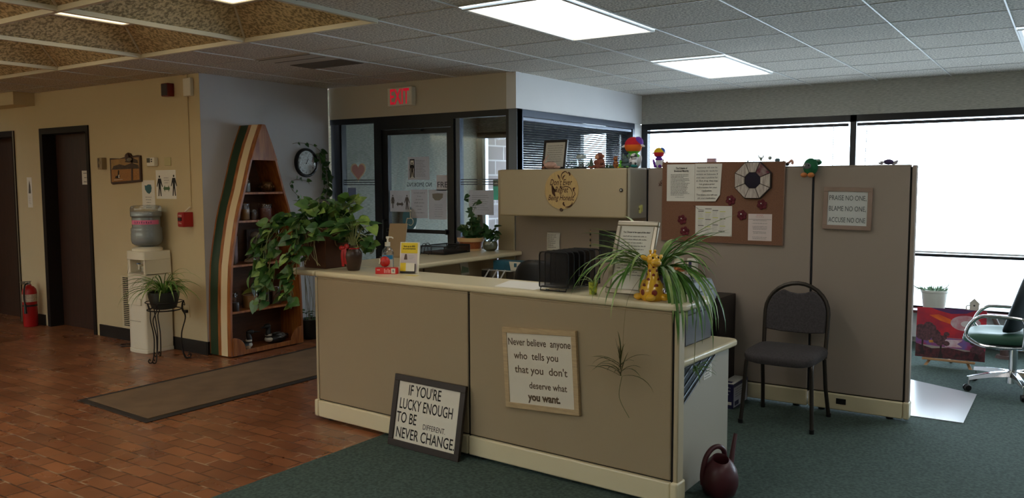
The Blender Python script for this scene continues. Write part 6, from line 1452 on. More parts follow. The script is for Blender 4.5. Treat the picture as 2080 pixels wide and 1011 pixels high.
# ================================================================== PLANTS
RND = random.Random(11)
def grad(lo, hi): return RND.uniform(lo, hi)
TERR = mat('dark_bronze_planter', (92, 54, 36), 0.4, metal=0.2, var=0.3, vscale=10)
def rect_planter():
    px, py, z0 = -4.045, 3.80, CZ
    t = thing('trailing_plant', 'large pothos trailing from a brown planter with ring handles on the counter corner', 'plant', (px, py, z0))
    f = MB(); a, b_, h = 0.125, 0.115, 0.265
    def ringp(s_, z): return [(px-a*s_, py-b_*s_, z), (px+a*s_, py-b_*s_, z), (px+a*s_, py+b_*s_, z), (px-a*s_, py+b_*s_, z)]
    rs = [ringp(0.80, z0+0.0004), ringp(0.96, z0+h-0.035), ringp(1.06, z0+h-0.035), ringp(1.08, z0+h), ringp(0.98, z0+h), ringp(0.92, z0+h-0.04)]
    vs = [p for r_ in rs for p in r_]
    f.add(vs, [(4*k+j, 4*k+(j+1) % 4, 4*k+4+(j+1) % 4, 4*k+4+j) for k in range(5) for j in range(4)]+[(3, 2, 1, 0)], TERR); f.build('planter', t, bevel=0.004)
    f = MB(); f.quad(ringp(0.92, z0+h-0.035), SOIL); f.build('soil', t)
    for c in ((px+0.0, py-0.121, z0+0.175), (px+0.131, py, z0+0.175)):
        f = MB(); ax = (1, 0, 0) if c[0] == px else (0, 1, 0)
        f.tube(arc(c, 0.034, 0, 2*PI, 24, ax, (0, 0, 1))[:-1], 0.0055, mat('ring_handle_bronze', (120, 96, 74), 0.35, metal=0.6), 7, closed=True); f.build('ring_handle', t)
    st = MB(); lf = {0: MB(), 1: MB(), 2: MB()}
    gm = [GREEN1, GREEN2, GREEN3]
    def vine(pts, every=0.05, L=0.074, w0=(0.45, 0.4, 0.15), skip=0.0):
        q = spline(pts, 8); st.tube(q, 0.0022, STEM, 5); acc = 0; side = 1
        for i in range(1, len(q)):
            acc += (q[i]-q[i-1]).length
            if i/len(q) < skip: continue
            if acc > every:
                acc = 0; side *= -1; tdir = (q[i]-q[i-1]).normalized()
                out = Vector((grad(-1, 1), -grad(0.2, 1.0), grad(-0.35, 0.55)))
                d = (tdir*0.5+out*0.8+Vector((0.4*side, 0, 0)))
                k = RND.choices([0, 1, 2], w0)[0]; Lk = L*grad(0.7, 1.25)
                pb = q[i]+d.normalized()*0.02
                st.tube([q[i], pb], 0.0014, STEM, 4)
                lf[k].leaf(pb, d, Vector((grad(-0.9, 0.9), grad(-1.2, 0.4), grad(0.1, 1.0))), Lk, Lk*0.92, gm[k], True, grad(0.1, 0.35), grad(0.05, 0.5))
    top = z0+h-0.03
    # trailing over the corner, in front of and beside the counter end
    for k in range(15):
        x0 = px+grad(-0.11, 0.02); e = grad(0, 1)
        x1 = -4.20-0.16*grad(0, 1) if k < 10 else -4.07+0.10*grad(0, 1)
        y1 = 3.53-grad(0, 0.07); zb = grad(0.68, 1.02) if k % 3 else grad(0.66, 0.76)
        vine([(x0, py-0.08, top), ((x0+x1)/2, 3.62, z0+h+grad(0.02, 0.07)), (x1, y1+0.03, z0+grad(0.12, 0.22)), (x1-grad(-0.02, 0.05), y1, (z0+zb)/2+0.03), (x1-grad(-0.04, 0.04), y1-0.01, zb)], 0.044, 0.072, (0.25, 0.5, 0.25), 0.12)
    # upright and spreading growth
    for k in range(20):
        a = grad(0, 2*PI); r_ = grad(0.05, 0.24)
        vine([(px+grad(-0.08, 0.08), py+grad(-0.06, 0.06), top), (px+r_*0.5*math.cos(a), py+r_*0.5*math.sin(a), top+grad(0.06, 0.14)), (px+r_*math.cos(a)+0.03, py+r_*math.sin(a), top+grad(0.07, 0.25))], 0.046, 0.076, (0.55, 0.35, 0.1))
    for k in range(8):
        vine([(px+0.08, py+grad(-0.06, 0.06), top), (px+0.17, py+grad(0.0, 0.08), top+grad(0.02, 0.1)), (px+grad(0.22, 0.36), py+grad(0.06, 0.14), top+grad(-0.12, 0.06))], 0.05, 0.085, (0.4, 0.4, 0.2))
    # long bare runners over the planter face
    for k in range(4):
        vine([(px+grad(-0.10, 0.12), py-0.10, top), (px+grad(-0.12, 0.14), py-0.16, top+0.03), (px+grad(-0.13, 0.15), py-0.17, top-grad(0.05, 0.2))], 0.05, 0.075, (0.4, 0.4, 0.2))
    for k in range(5):
        x0 = px+grad(-0.10, 0.12)
        st.tube(spline([(x0, py-0.105, top+0.01), (x0+grad(-0.02, 0.02), py-0.145, top-0.02), (x0+grad(-0.05, 0.05), py-0.15, top-0.13), (x0+grad(-0.06, 0.06), py-0.14, top-0.21)], 7), 0.0022, mat('stem_pale', (176, 170, 128), 0.6), 5)
    st.build('stems', t)
    for k, nm in ((0, 'pale_foliage'), (1, 'foliage'), (2, 'dark_foliage')): lf[k].build(nm, t, smooth=0)
rect_planter()

def vase_plant():
    x, y = -3.735, 3.745
    t = thing('vase_plant', 'leafy plant in a dark brown vase tied with a red bow on the counter', 'plant', (x, y, CZ))
    f = MB(); f.lathe([(0.036, CZ+0.0004), (0.040, CZ+0.01), (0.050, CZ+0.05), (0.0565, CZ+0.09), (0.054, CZ+0.115), (0.042, CZ+0.132), (0.036, CZ+0.14), (0.044, CZ+0.155), (0.047, CZ+0.16), (0.043, CZ+0.16), (0.034, CZ+0.14)], (x, y, 0), mat('vase_dark_brown', (64, 42, 30), 0.35, var=0.3, vscale=12), 32); f.build('vase', t)
    f = MB(); f.lathe([(0.0385, CZ+0.134), (0.0385, CZ+0.148)], (x, y, 0), RED, 24, cap=False)
    bx = x-0.035; by = y-0.042
    for sg in (-1, 1): f.ell((bx+sg*0.022, by-0.002, CZ+0.148+0.006*sg), (0.022, 0.008, 0.015), RED, 14)
    f.ell((bx, by-0.006, CZ+0.145), (0.010, 0.008, 0.010), RED, 10)
    for dx, l in ((-0.006, 0.115), (0.012, 0.10)):
        q = spline([(bx+dx, by-0.004, CZ+0.142), (bx+dx*1.5, by-0.012, CZ+0.10), (bx+dx*1.2, by-0.006, CZ+0.142-l)], 5)
        vs = [p for c in q for p in (c-Vector((0.011, 0, 0)), c+Vector((0.011, 0, 0)))]; f.add(vs, [(2*i, 2*i+1, 2*i+3, 2*i+2) for i in range(len(q)-1)], RED)
    f.build('red_bow', t)
    st = MB(); lf = {0: MB(), 1: MB(), 2: MB()}; gm = [GREEN1, GREEN2, GREEN3]
    for k in range(30):
        a = grad(0, 2*PI); r_ = grad(0.03, 0.17); zt = CZ+0.16+grad(0.02, 0.19)-r_*0.35
        p0 = Vector((x, y, CZ+0.14)); p2 = Vector((x+r_*math.cos(a)+0.01, y+r_*math.sin(a)*0.7, max(zt, CZ+0.13))); p1 = (p0+p2)/2+Vector((0, 0, 0.05))
        q = spline([p0, p1, p2], 6); st.tube(q, 0.002, STEM, 5)
        kk = RND.choices([0, 1, 2], (0.35, 0.45, 0.2))[0]; Lk = grad(0.06, 0.105)
        lf[kk].leaf(p2, Vector((math.cos(a)*1.0, math.sin(a)-0.5, grad(-0.5, 0.3))), Vector((0.2, -0.5, 1)), Lk, Lk*0.8, gm[kk], True, 0.18, grad(0.1, 0.4))
    st.build('stems', t)
    for k, nm in ((0, 'pale_foliage'), (1, 'foliage'), (2, 'dark_foliage')): lf[k].build(nm, t, smooth=0)
vase_plant()

def basket_plant():
    x, y = -4.03, 5.37
    t = thing('basket_plant', 'ivy in a two tone wooden basket on the side counter in front of the window', 'plant', (x, y, CZ))
    BK = mat('basket_orange_slats', (176, 98, 50), 0.5, var=0.35, vscale=20, stretch=(20, 20, 2), rgb2=(130, 66, 32)); BKL = mat('basket_pale_band', (216, 178, 128), 0.55)
    f = MB(); f.lathe([(0.082, CZ+0.0004), (0.094, CZ+0.05), (0.105, CZ+0.105), (0.099, CZ+0.105), (0.09, CZ+0.06)], (x, y, 0), BK, 36); f.build('basket', t)
    f = MB(); f.lathe([(0.098, CZ+0.074), (0.1085, CZ+0.074), (0.112, CZ+0.104), (0.104, CZ+0.106)], (x, y, 0), BKL, 36, cap=False); f.build('rim_band', t)
    f = MB(); f.lathe([(0.083, CZ+0.001), (0.087, CZ+0.001), (0.09, CZ+0.016), (0.086, CZ+0.016)], (x, y, 0), BKL, 36, cap=False); f.build('base_band', t)
    f = MB(); f.cyl((x, y, CZ+0.085), (x, y, CZ+0.092), 0.097, None, SOIL, 28); f.build('soil', t)
    st = MB(); lf = MB(); lf2 = MB()
    def iv(pts, every=0.035):
        q = spline(pts, 7); st.tube(q, 0.0018, STEM, 5); acc = 0
        for i in range(1, len(q)):
            acc += (q[i]-q[i-1]).length
            if acc > every:
                acc = 0; d = Vector((grad(-1, 1), grad(-1, 0.2), grad(-0.9, 0.4))); Lk = grad(0.04, 0.07)
                (lf if RND.random() < 0.75 else lf2).leaf(q[i], d, Vector((grad(-0.4, 0.6), -0.6, 0.7)), Lk, Lk*0.9, GREEN3 if True else GREEN2, True, 0.15, 0.2)
    for k in range(12):
        a = grad(0, 2*PI); iv([(x, y, CZ+0.09), (x+0.05*math.cos(a), y+0.05*math.sin(a), CZ+0.17), (x+grad(0.03, 0.1)*math.cos(a), y+grad(0.03, 0.1)*math.sin(a), CZ+grad(0.2, 0.3))])
    iv([(x, y, CZ+0.09), (x+0.0, y, CZ+0.26), (x-0.02, y, CZ+0.40), (x-0.015, y, CZ+0.47)], 0.04)
    iv([(x, y, CZ+0.09), (x+0.02, y, CZ+0.28), (x+0.07, y, CZ+0.40), (x+0.12, y, CZ+0.39)], 0.04)
    for k in range(5): iv([(x+0.05, y, CZ+0.09), (x+0.12, y+0.02, CZ+grad(0.13, 0.2)), (x+0.16+0.02*k, y+0.02, CZ+0.13), (x+0.175+0.022*k, y+0.02, CZ+grad(0.075, 0.11))])
    st.build('stems', t); lf.build('foliage', t, smooth=0); lf2.mats and lf2.build('foliage', t, smooth=0)
    # glass jar of cuttings
    x2, y2 = -3.86, 5.40
    t = thing('cutting_jar', 'round glass jar of water and leaf cuttings beside the wooden basket', 'jar', (x2, y2, CZ))
    f = MB(); f.lathe([(0.035, CZ+0.0004), (0.058, CZ+0.02), (0.063, CZ+0.05), (0.052, CZ+0.085), (0.035, CZ+0.10), (0.038, CZ+0.112)], (x2, y2, 0), GLASSC, 28, cap=False); f.build('jar', t)
    f = MB(); f.lathe([(0.033, CZ+0.002), (0.055, CZ+0.02), (0.060, CZ+0.05), (0.05, CZ+0.08), (0, CZ+0.081)], (x2, y2, 0), mat('jar_water_green', (112, 120, 98), 0.2), 24); f.build('water', t)
    lf = MB(); st = MB()
    for k in range(9):
        a = grad(0, 2*PI); p = Vector((x2+0.04*math.cos(a), y2+0.04*math.sin(a), CZ+grad(0.12, 0.2))); st.tube([(x2, y2, CZ+0.06), (x2, y2, CZ+0.11), p], 0.0018, STEM, 5); lf.leaf(p, Vector((math.cos(a), math.sin(a)-0.3, grad(-0.6, 0.3))), (0, -0.5, 1), 0.06, 0.055, GREEN3, True, 0.15, 0.2)
    st.build('stems', t); lf.build('foliage', t, smooth=0)
basket_plant()

def spider(t, x, y, z, n, Lr, e0r, e1f, Wr, azr=(0, 2*PI), name='foliage', seed=3, pw=1.2, wall_y=False):
    rd = random.Random(seed); A = MB(); B = MB()
    for k in range(n):
        az = rd.uniform(*azr); L = rd.uniform(*Lr)*(0.62 if wall_y and math.sin(az) > 0.45 else 1.0); e0 = R(rd.uniform(*e0r)); e1 = R(e1f(az, L, rd))
        m = SPID1 if k % 3 else SPID2
        (A if k % 3 else B).blade((x+0.02*math.cos(az), y+0.02*math.sin(az), z), az, L, e0, e1, rd.uniform(*Wr), m, 10, 0.28, rd.uniform(-0.3, 0.3), pw)
    A.build(name, t, smooth=0); B.build('pale_'+name, t, smooth=0)

# spider plant on the iron stand
t = thing('spider_plant', 'spider plant in a dark pot on the iron plant stand', 'plant', (-6.36, 4.13, 0.441))
PB = mat('pot_dark_green', (30, 34, 26), 0.5)
f = MB(); f.lathe([(0.085, 0.4415), (0.10, 0.45), (0.125, 0.55), (0.128, 0.585), (0.118, 0.585), (0.11, 0.56)], (-6.36, 4.13, 0), PB, 30); f.build('pot', t)
f = MB(); f.cyl((-6.36, 4.13, 0.562), (-6.36, 4.13, 0.568), 0.115, None, SOIL, 26); f.build('soil', t)
spider(t, -6.36, 4.13, 0.57, 90, (0.24, 0.44), (28, 82), lambda a, L, r_: r_.uniform(-85, -35), (0.010, 0.016), seed=5, wall_y=True)
spider(t, -6.36, 4.13, 0.57, 6, (0.42, 0.55), (60, 78), lambda a, L, r_: r_.uniform(-50, -25), (0.006, 0.009), azr=(-0.6, 0.9), name='long_foliage', seed=8, wall_y=True)

# spider plant on the counter end
sx_, sy_ = -1.675, 3.728
t = thing('spider_plant', 'long leaved spider plant spilling over the counter end behind the giraffe', 'plant', (sx_, sy_, CZ))
f = MB(); f.lathe([(0.036, CZ+0.0004), (0.040, CZ+0.01), (0.050, CZ+0.09), (0.052, CZ+0.10), (0.047, CZ+0.10), (0.044, CZ+0.085)], (sx_, sy_, 0), mat('pot_plum_dark', (44, 26, 34), 0.4), 28); f.build('pot', t)
f = MB(); f.cyl((sx_, sy_, CZ+0.083), (sx_, sy_, CZ+0.088), 0.044, None, SOIL, 22); f.build('soil', t)
def droop(a, L, r_):
    c = math.cos(a); s_ = math.sin(a)
    if c > 0.35: return r_.uniform(-88, -50)          # free to hang past the end
    if s_ < -0.5: return r_.uniform(-95, -50)
    return r_.uniform(-32, 5)
spider(t, sx_, sy_, CZ+0.09, 40, (0.26, 0.46), (38, 84), droop, (0.013, 0.022), seed=14)
spider(t, sx_, sy_, CZ+0.09, 13, (0.38, 0.52), (30, 62), lambda a, L, r_: r_.uniform(-95, -70), (0.013, 0.021), azr=(-2.6, -1.5), name='front_foliage', seed=17)
spider(t, sx_, sy_, CZ+0.09, 30, (0.42, 0.58), (46, 74), lambda a, L, r_: r_.uniform(-102, -88), (0.013, 0.021), azr=(-0.95, -0.2), name='hanging_foliage', seed=21, pw=0.62)
spider(t, sx_, sy_, CZ+0.09, 10, (0.34, 0.46), (40, 70), lambda a, L, r_: r_.uniform(-12, 5), (0.013, 0.02), azr=(2.5, 3.8), name='side_foliage', seed=4)
spider(t, sx_, sy_, CZ+0.09, 8, (0.36, 0.5), (48, 70), lambda a, L, r_: r_.uniform(-10, 20), (0.014, 0.02), azr=(-0.1, 0.9), name='upright_foliage', seed=9)
# runner with a hanging plantlet
f = MB(); bx, by = -1.755, 3.435
f.tube(spline([(sx_, sy_, CZ+0.10), (-1.64, 3.55, CZ+0.13), (-1.68, 3.45, CZ+0.02), (-1.695, 3.43, 0.82), (-1.70, by, 0.66)], 8), 0.0009, mat('runner_olive', (120, 112, 70), 0.6), 5); f.build('runner', t)
g = MB(); rd = random.Random(2); PO = mat('plantlet_olive', (84, 92, 44), 0.5, var=0.3, vscale=30)
for k in range(15):
    az = PI+rd.uniform(-0.8, 0.8) if k % 3 else rd.uniform(-0.9, 0.1)
    g.blade((-1.70-0.006*(k % 4), by-0.006, 0.60+0.013*(k % 5)), az, rd.uniform(0.10, 0.19), R(rd.uniform(15, 60)), R(rd.uniform(-75, -5)), 0.008, PO, 7, 0.25)
for k in range(9):
    az = PI+rd.uniform(-0.7, 0.7) if k % 3 else rd.uniform(-0.8, 0.0)
    g.blade((-1.71, by-0.006, 0.60+0.01*k), az, rd.uniform(0.09, 0.17), R(rd.uniform(70, 100)), R(rd.uniform(50, 80)), 0.008, PO, 7, 0.25)
g.tube(spline([(-1.70, by-0.01, 0.60), (-1.71, by-0.015, 0.50), (-1.66, by-0.012, 0.41)], 6), 0.0014, PO, 5)
g.build('plantlet', t, smooth=0)
g = MB(); rd = random.Random(6)
for k in range(14):
    az = rd.uniform(-1.2, 1.2); g.blade((-1.462, 3.70+0.01*(k % 3), 0.60), az, rd.uniform(0.08, 0.15), R(rd.uniform(0, 70)), R(rd.uniform(-80, -10)), 0.008, SPID1, 7, 0.25)
g.tube(spline([(sx_+0.03, sy_, CZ+0.10), (-1.46, sy_, CZ+0.12), (-1.452, 3.70, 0.80), (-1.458, 3.70, 0.60)], 7), 0.0016, STEM, 5)
g.build('end_plantlet', t, smooth=0)

# little plant in the woven lime cup
t = thing('woven_cup_plant', 'tiny plant in a lime woven cup between the file sorter and the silver frame', 'plant', (-1.935, 3.575, CZ))
LIME = mat('lime_weave', (196, 206, 66), 0.6, var=0.55, vscale=70, rgb2=(96, 110, 40))
f = MB(); f.lathe([(0.018, CZ+0.0004), (0.023, CZ+0.06), (0.019, CZ+0.06), (0.017, CZ+0.04)], (-1.935, 3.575, 0), LIME, 20); f.build('woven_cup', t)
g = MB(); rd = random.Random(9)
for k in range(14):
    az = rd.uniform(0, 2*PI); g.blade((-1.935, 3.575, CZ+0.055), az, rd.uniform(0.05, 0.10), R(rd.uniform(35, 85)), R(rd.uniform(-60, 10)), 0.006, SPID2, 6, 0.25)
g.build('foliage', t, smooth=0)

# climbing vine in a black pot by the side wall
t = thing('climbing_vine', 'climbing vine rising from a black pot and creeping around the wall clock', 'plant', (-6.07, 5.47, 0))
f = MB(); f.lathe([(0.085, 0.0005), (0.095, 0.02), (0.105, 0.17), (0.11, 0.19), (0.10, 0.19), (0.09, 0.15)], (-6.07, 5.50, 0), BLK, 28); f.build('pot', t)
f = MB(); f.cyl((-6.07, 5.50, 0.155), (-6.07, 5.50, 0.162), 0.094, None, SOIL, 24); f.build('soil', t)
st = MB(); lf = MB(); lp = MB(); WX_ = -6.205
def climb(pts, every, size, start=0.0):
    q = spline(pts, 8); st.tube(q, 0.0022, mat('vine_stem_brown', (108, 96, 66), 0.7), 5); acc = 0
    for i in range(1, len(q)):
        acc += (q[i]-q[i-1]).length
        if acc > every and i/len(q) > start:
            acc = 0; d = Vector((0.5, grad(-1, 1), grad(-1.1, 0.5))); Lk = size*grad(0.75, 1.3)
            (lf if RND.random() < 0.8 else lp).leaf(q[i]+Vector((0.012, 0, 0)), d, Vector((1, grad(-0.4, 0.2), 0.4)), Lk, Lk*0.85, GREEN3 if RND.random() < 0.6 else GREEN2, True, 0.15, 0.2)
climb([(-6.07, 5.47, 0.16), (-6.08, 5.46, 0.5), (WX_, 5.50, 0.9), (WX_, 5.55, 1.2), (WX_, 5.50, 1.36), (WX_, 5.42, 1.44), (WX_, 5.40, 1.50), (WX_, 5.47, 1.535)], 0.042, 0.045, 0.4)
climb([(-6.05, 5.50, 0.16), (-6.08, 5.55, 0.55), (WX_, 5.62, 1.0), (WX_, 5.75, 1.30), (WX_, 5.84, 1.48), (WX_, 5.82, 1.62), (WX_, 5.86, 1.74), (WX_, 5.79, 1.82)], 0.032, 0.058, 0.4)
climb([(-6.06, 5.53, 0.16), (-6.10, 5.6, 0.5), (WX_, 5.70, 1.0), (WX_, 5.86, 1.34), (WX_, 5.89, 1.56), (WX_, 5.84, 1.70), (WX_, 5.77, 1.79), (WX_-0.005, 5.74, 1.74)], 0.03, 0.06, 0.45)
climb([(WX_, 5.79, 1.82), (WX_, 5.70, 1.868), (WX_, 5.60, 1.882), (WX_, 5.50, 1.885), (WX_, 5.44, 1.873)], 0.09, 0.04)
climb([(WX_, 5.47, 1.535), (WX_, 5.56, 1.53), (WX_, 5.62, 1.52), (WX_, 5.64, 1.49)], 0.06, 0.042)
climb([(WX_, 5.84, 1.2), (WX_, 5.88, 1.4), (WX_, 5.90, 1.6)], 0.04, 0.06)
for k in range(5): st.tube(spline([(-6.07+grad(-0.04, 0.04), 5.48+grad(-0.04, 0.04), 0.16), (-6.06+grad(-0.03, 0.03), 5.45+grad(-0.06, 0.06), 0.4), (-6.10, 5.45+grad(-0.05, 0.1), 0.75)], 6), 0.0022, mat('vine_stem_brown', (108, 96, 66), 0.7), 5)
for k in range(16): lf.leaf((-6.07+grad(-0.08, 0.08), 5.49+grad(-0.08, 0.08), grad(0.17, 0.27)), (grad(-1, 1), grad(-1, 1), grad(-0.2, 0.6)), (0.3, -0.2, 1), 0.05, 0.04, GREEN3, True, 0.15, 0.2)
st.build('stems', t); lf.build('foliage', t, smooth=0); lp.mats and lp.build('foliage', t, smooth=0)

# succulent pot on the sill
t = thing('sill_plant', 'pale trailing succulent in a white pot on the window sill', 'plant', (-1.01, 8.36, 0.3255))
x, y, z = -1.005, 8.355, 0.3255
f = MB(); f.lathe([(0.082, z), (0.088, z+0.01), (0.108, z+0.16), (0.116, z+0.165), (0.116, z+0.185), (0.106, z+0.185), (0.10, z+0.15)], (x, y, 0), mat('pot_white_ceramic', (214, 214, 204), 0.4), 32, ax=(1, 0.72)); f.build('pot', t)
f = MB(); f.cyl((x, y, z+0.16), (x, y, z+0.165), 0.075, None, SOIL, 24); f.build('soil', t)
g = MB(); rd = random.Random(12); SUC = mat('succulent_grey_green', (128, 158, 128), 0.5, var=0.3, vscale=25)
for k in range(60):
    az = rd.uniform(0, 2*PI); r_ = rd.uniform(0, 0.10); h = Vector((math.cos(az), math.sin(az)*0.55, 0)); p = Vector((x, y, z+0.17))+h*r_
    d = (h*rd.uniform(0.4, 1.2)+Vector((0, 0, rd.uniform(0.2, 1.2)))).normalized(); q = p+d*rd.uniform(0.03, 0.07); g.tube([p, p.lerp(q, 0.6), q], 0.0075, SUC, 6, taper=0.25)
for dx, hz in ((0.07, 0.07), (0.085, 0.12), (0.06, 0.10)): g.tube(spline([(x+0.03, y, z+0.17), (x+dx, y, z+0.19), (x+dx+0.05, y-0.01, z+0.17+hz)], 5), 0.005, SUC, 6, taper=0.4)
for k in range(5): g.tube(spline([(x-0.07, y-0.03, z+0.18), (x-0.115-0.006*k, y-0.04, z+0.20), (x-0.14-0.012*k, y-0.04, z+0.17+0.018*k)], 5), 0.006, SUC, 6, taper=0.4)
g.build('foliage', t)
# ================================================================== TOYS AND SMALL THINGS
TOP = 1.6003
def plush(mb, c, r, m, n=18): mb.ell(c, r, m, n, rows=12)
PLR = mat('plush_red', (206, 30, 50), 0.9); PLO = mat('plush_orange', (232, 112, 30), 0.9); PLP = mat('plush_purple', (112, 50, 160), 0.9); PLW = mat('plush_white', (232, 232, 236), 0.9); PLG = mat('plush_lime', (104, 190, 66), 0.9); PLY = mat('plush_yellow', (232, 190, 30), 0.9); PLGR = mat('plush_grey_green', (96, 116, 112), 0.9); PLB = mat('plush_blue', (48, 84, 170), 0.9)
def halfball(mb, c, r, m, lo, hi, n=22, rows=7):
    # band of a ball between two latitudes
    prof = [(r*math.cos(lo+(hi-lo)*i/rows), r*math.sin(lo+(hi-lo)*i/rows)) for i in range(rows+1)]
    mb.lathe(prof, c, m, n, cap=True)
def rainbow(name, label, x, y, R_, cols, bodyh):
    t = thing(name, label, 'plush toy', (x, y, TOP), group=None)
    hz = TOP+bodyh+R_*0.85
    f = MB()
    halfball(f, (x, y, hz), R_, cols[0], R(5), R(90)); halfball(f, (x, y, hz), R_, cols[1], R(-40), R(5)); halfball(f, (x, y, hz), R_*0.99, cols[3], R(-90), R(-40)); hd = f.build('head', t)
    f = MB(); f.ell((x+R_*0.50, y+0.012, hz+R_*0.32), (R_*0.56, R_*0.8, R_*0.70), cols[2]); f.build('head_patch', t)
    for sg in (-1, 1):
        f = MB(); f.ell((x+sg*R_*1.15, y, hz-R_*0.02), (R_*0.32, R_*0.12, R_*0.13), PLW, q=Euler((0, sg*0.35, 0)).to_quaternion()); f.build('ear', t)
    f = MB(); f.lathe([(R_*0.55, TOP), (R_*0.72, TOP+bodyh*0.25), (R_*0.6, TOP+bodyh*0.7), (R_*0.35, TOP+bodyh)], (x, y, 0), PLW, 22); f.build('body', t)
    f = MB(); f.lathe([(R_*0.62, TOP+bodyh*0.72), (R_*0.75, TOP+bodyh*0.84), (R_*0.5, TOP+bodyh*0.98)], (x, y, 0), cols[3], 22); f.build('collar', t)
    for sg in (-1, 1):
        f = MB(); f.ell((x+sg*R_*0.82, y-0.01, TOP+bodyh*0.42), (R_*0.26, R_*0.2, bodyh*0.44), PLW if sg > 0 else cols[4], q=Euler((0, sg*0.3, 0)).to_quaternion()); f.build('wing', t)
        f = MB(); f.ell((x+sg*R_*0.45, y-R_*0.6, TOP+0.0115), (R_*0.32, R_*0.4, 0.0113), cols[4]); f.build('foot', t)
rainbow('plush_toy', 'large plush toy with a round red and orange head on the cabinet end', -2.632, 5.46, 0.063, (PLR, PLO, PLP, PLG, PLGR), 0.105)
# smaller one stands on the neighbouring panel cap
rainbow('plush_toy', 'smaller plush toy with a yellow and red head beside the large one', -2.492, 5.593, 0.038, (PLY, PLR, PLB, PLP, PLP), 0.075)

# framed print on the cabinet
t = thing('framed_print', 'black framed print standing on the wall cabinet before the shaded blind', 'picture frame', (-3.28, 5.43, TOP-0.003))
T_ = TR(-3.375, 5.40, 1.5975, R(-4)) @ Matrix.Rotation(R(-10), 4, 'X')
Wd, Hd, fw = 0.215, 0.225, 0.018; FB = mat('frame_black_gloss', (22, 18, 20), 0.3)
for q in ((0, Wd, Hd-fw, Hd), (0, Wd, 0, fw), (0, fw, fw, Hd-fw), (Wd-fw, Wd, fw, Hd-fw)):
    f = MB(T_); f.box(q[0], q[1], 0.0, 0.016, q[2], q[3], FB); f.build('frame_side', t, bevel=0.002)
f = MB(T_); f.box(fw-0.003, Wd-fw+0.003, 0.006, 0.010, fw-0.003, Hd-fw+0.003, mat('print_paper_dim', (190, 186, 174), 0.8)); f.lines((0.034, 0.0058, 0.178), INKG, 0.15, 8, 0.017, 0.006, seed=101, center=True); f.build('print', t, smooth=0)
f = MB(T_); f.prism([(Wd/2-0.03, 0.016, 0.15), (Wd/2+0.03, 0.016, 0.15), (Wd/2+0.04, 0.075, 0.014), (Wd/2-0.04, 0.075, 0.014)], (0, 0.003, 0), BLK); f.build('easel_back', t)
# pink swan/shell ornament
t = thing('shell_ornament', 'pale pink swan shaped shell ornament in front of the black framed print', 'ornament', (-3.275, 5.345, 1.5975))
PSH = mat('shell_pink', (214, 172, 156), 0.45, var=0.25, vscale=20); z = 1.5977
f = MB(); f.ell((-3.255, 5.34, z+0.028), (0.052, 0.028, 0.0275), PSH); f.ell((-3.20, 5.34, z+0.012), (0.03, 0.018, 0.0115), PSH); f.build('body', t)
f = MB(); f.tube(spline([(-3.295, 5.338, z+0.02), (-3.312, 5.336, z+0.05), (-3.296, 5.336, z+0.075), (-3.268, 5.336, z+0.105)], 6), 0.008, PSH, 8, taper=0.4); f.build('neck', t)
f = MB(); f.ell((-3.305, 5.32, z+0.012), (0.012, 0.012, 0.0118), mat('shell_brown_band', (140, 84, 60), 0.5)); f.build('base', t)
# green garland
t = thing('garland', 'green artificial garland lying along the wall cabinet top', 'garland', (-3.07, 5.46, 1.5975))
g = MB(); rd = random.Random(31); GG = mat('garland_green', (38, 92, 58), 0.6, var=0.4, vscale=20); GP = mat('garland_pale', (110, 156, 128), 0.6)
for k in range(170):
    x = rd.uniform(-3.19, -2.72); y = rd.uniform(5.43, 5.50); h_ = 0.045 if x < -3.0 else 0.02
    g.leaf((x, y, 1.600+rd.uniform(0, h_)), (rd.uniform(-1, 1), rd.uniform(-1, 0.3), rd.uniform(0, 1)), (0.1, -0.3, 1), rd.uniform(0.018, 0.03), 0.018, GP if k % 9 == 0 else GG, False, 0.2, 0.2)
g.build('foliage', t, smooth=0)
g = MB(); g.tube(spline([(-3.18, 5.465, 1.603), (-3.05, 5.46, 1.606), (-2.9, 5.47, 1.603), (-2.73, 5.465, 1.602)], 6), 0.003, GG, 6); g.build('stem', t)
# snow globe, tree, monkey
t = thing('glass_globe', 'clear glass dome ornament with dark base on the wall cabinet', 'ornament', (-3.01, 5.375, 1.5975))
f = MB(); f.cyl((-3.01, 5.375, 1.5977), (-3.01, 5.375, 1.614), 0.038, 0.036, BLK, 26); f.build('base', t)
f = MB(); f.lathe([(0.033, 1.614), (0.034, 1.66), (0.034, 1.67), (0.038, 1.675), (0.038, 1.69), (0.034, 1.70), (0, 1.701)], (-3.01, 5.375, 0), GLASSC, 28, cap=False); f.build('glass', t)
f = MB(); f.lathe([(0.037, 1.673), (0.039, 1.683), (0.034, 1.698), (0, 1.7005)], (-3.01, 5.375, 0), mat('frosted_cap', (188, 200, 200), 0.5), 26); f.build('cap', t)
for dx in (-0.012, 0.004, 0.016):
    f = MB(); f.cyl((-3.01+dx, 5.375, 1.614), (-3.01+dx, 5.375, 1.65), 0.006, 0.002, mat('globe_figures', (92, 96, 92), 0.6), 8); f.build('inner_figure', t)
t = thing('miniature_tree', 'small grey green cone tree between the glass dome and the monkey', 'ornament', (-2.95, 5.415, 1.5975))
f = MB(); f.lathe([(0.024, 1.606), (0.02, 1.62), (0.016, 1.635), (0.011, 1.652), (0.005, 1.67), (0, 1.678)], (-2.95, 5.415, 0), mat('tree_grey_green', (96, 116, 100), 0.8, var=0.5, vscale=80), 18); f.build('cone', t)
f = MB(); f.cyl((-2.95, 5.415, 1.5977), (-2.95, 5.415, 1.607), 0.012, None, mat('wood_slice', (140, 104, 72), 0.7), 14); f.build('base', t)
t = thing('monkey_figurine', 'brown seated monkey figurine on the wall cabinet', 'figurine', (-2.865, 5.385, 1.5975))
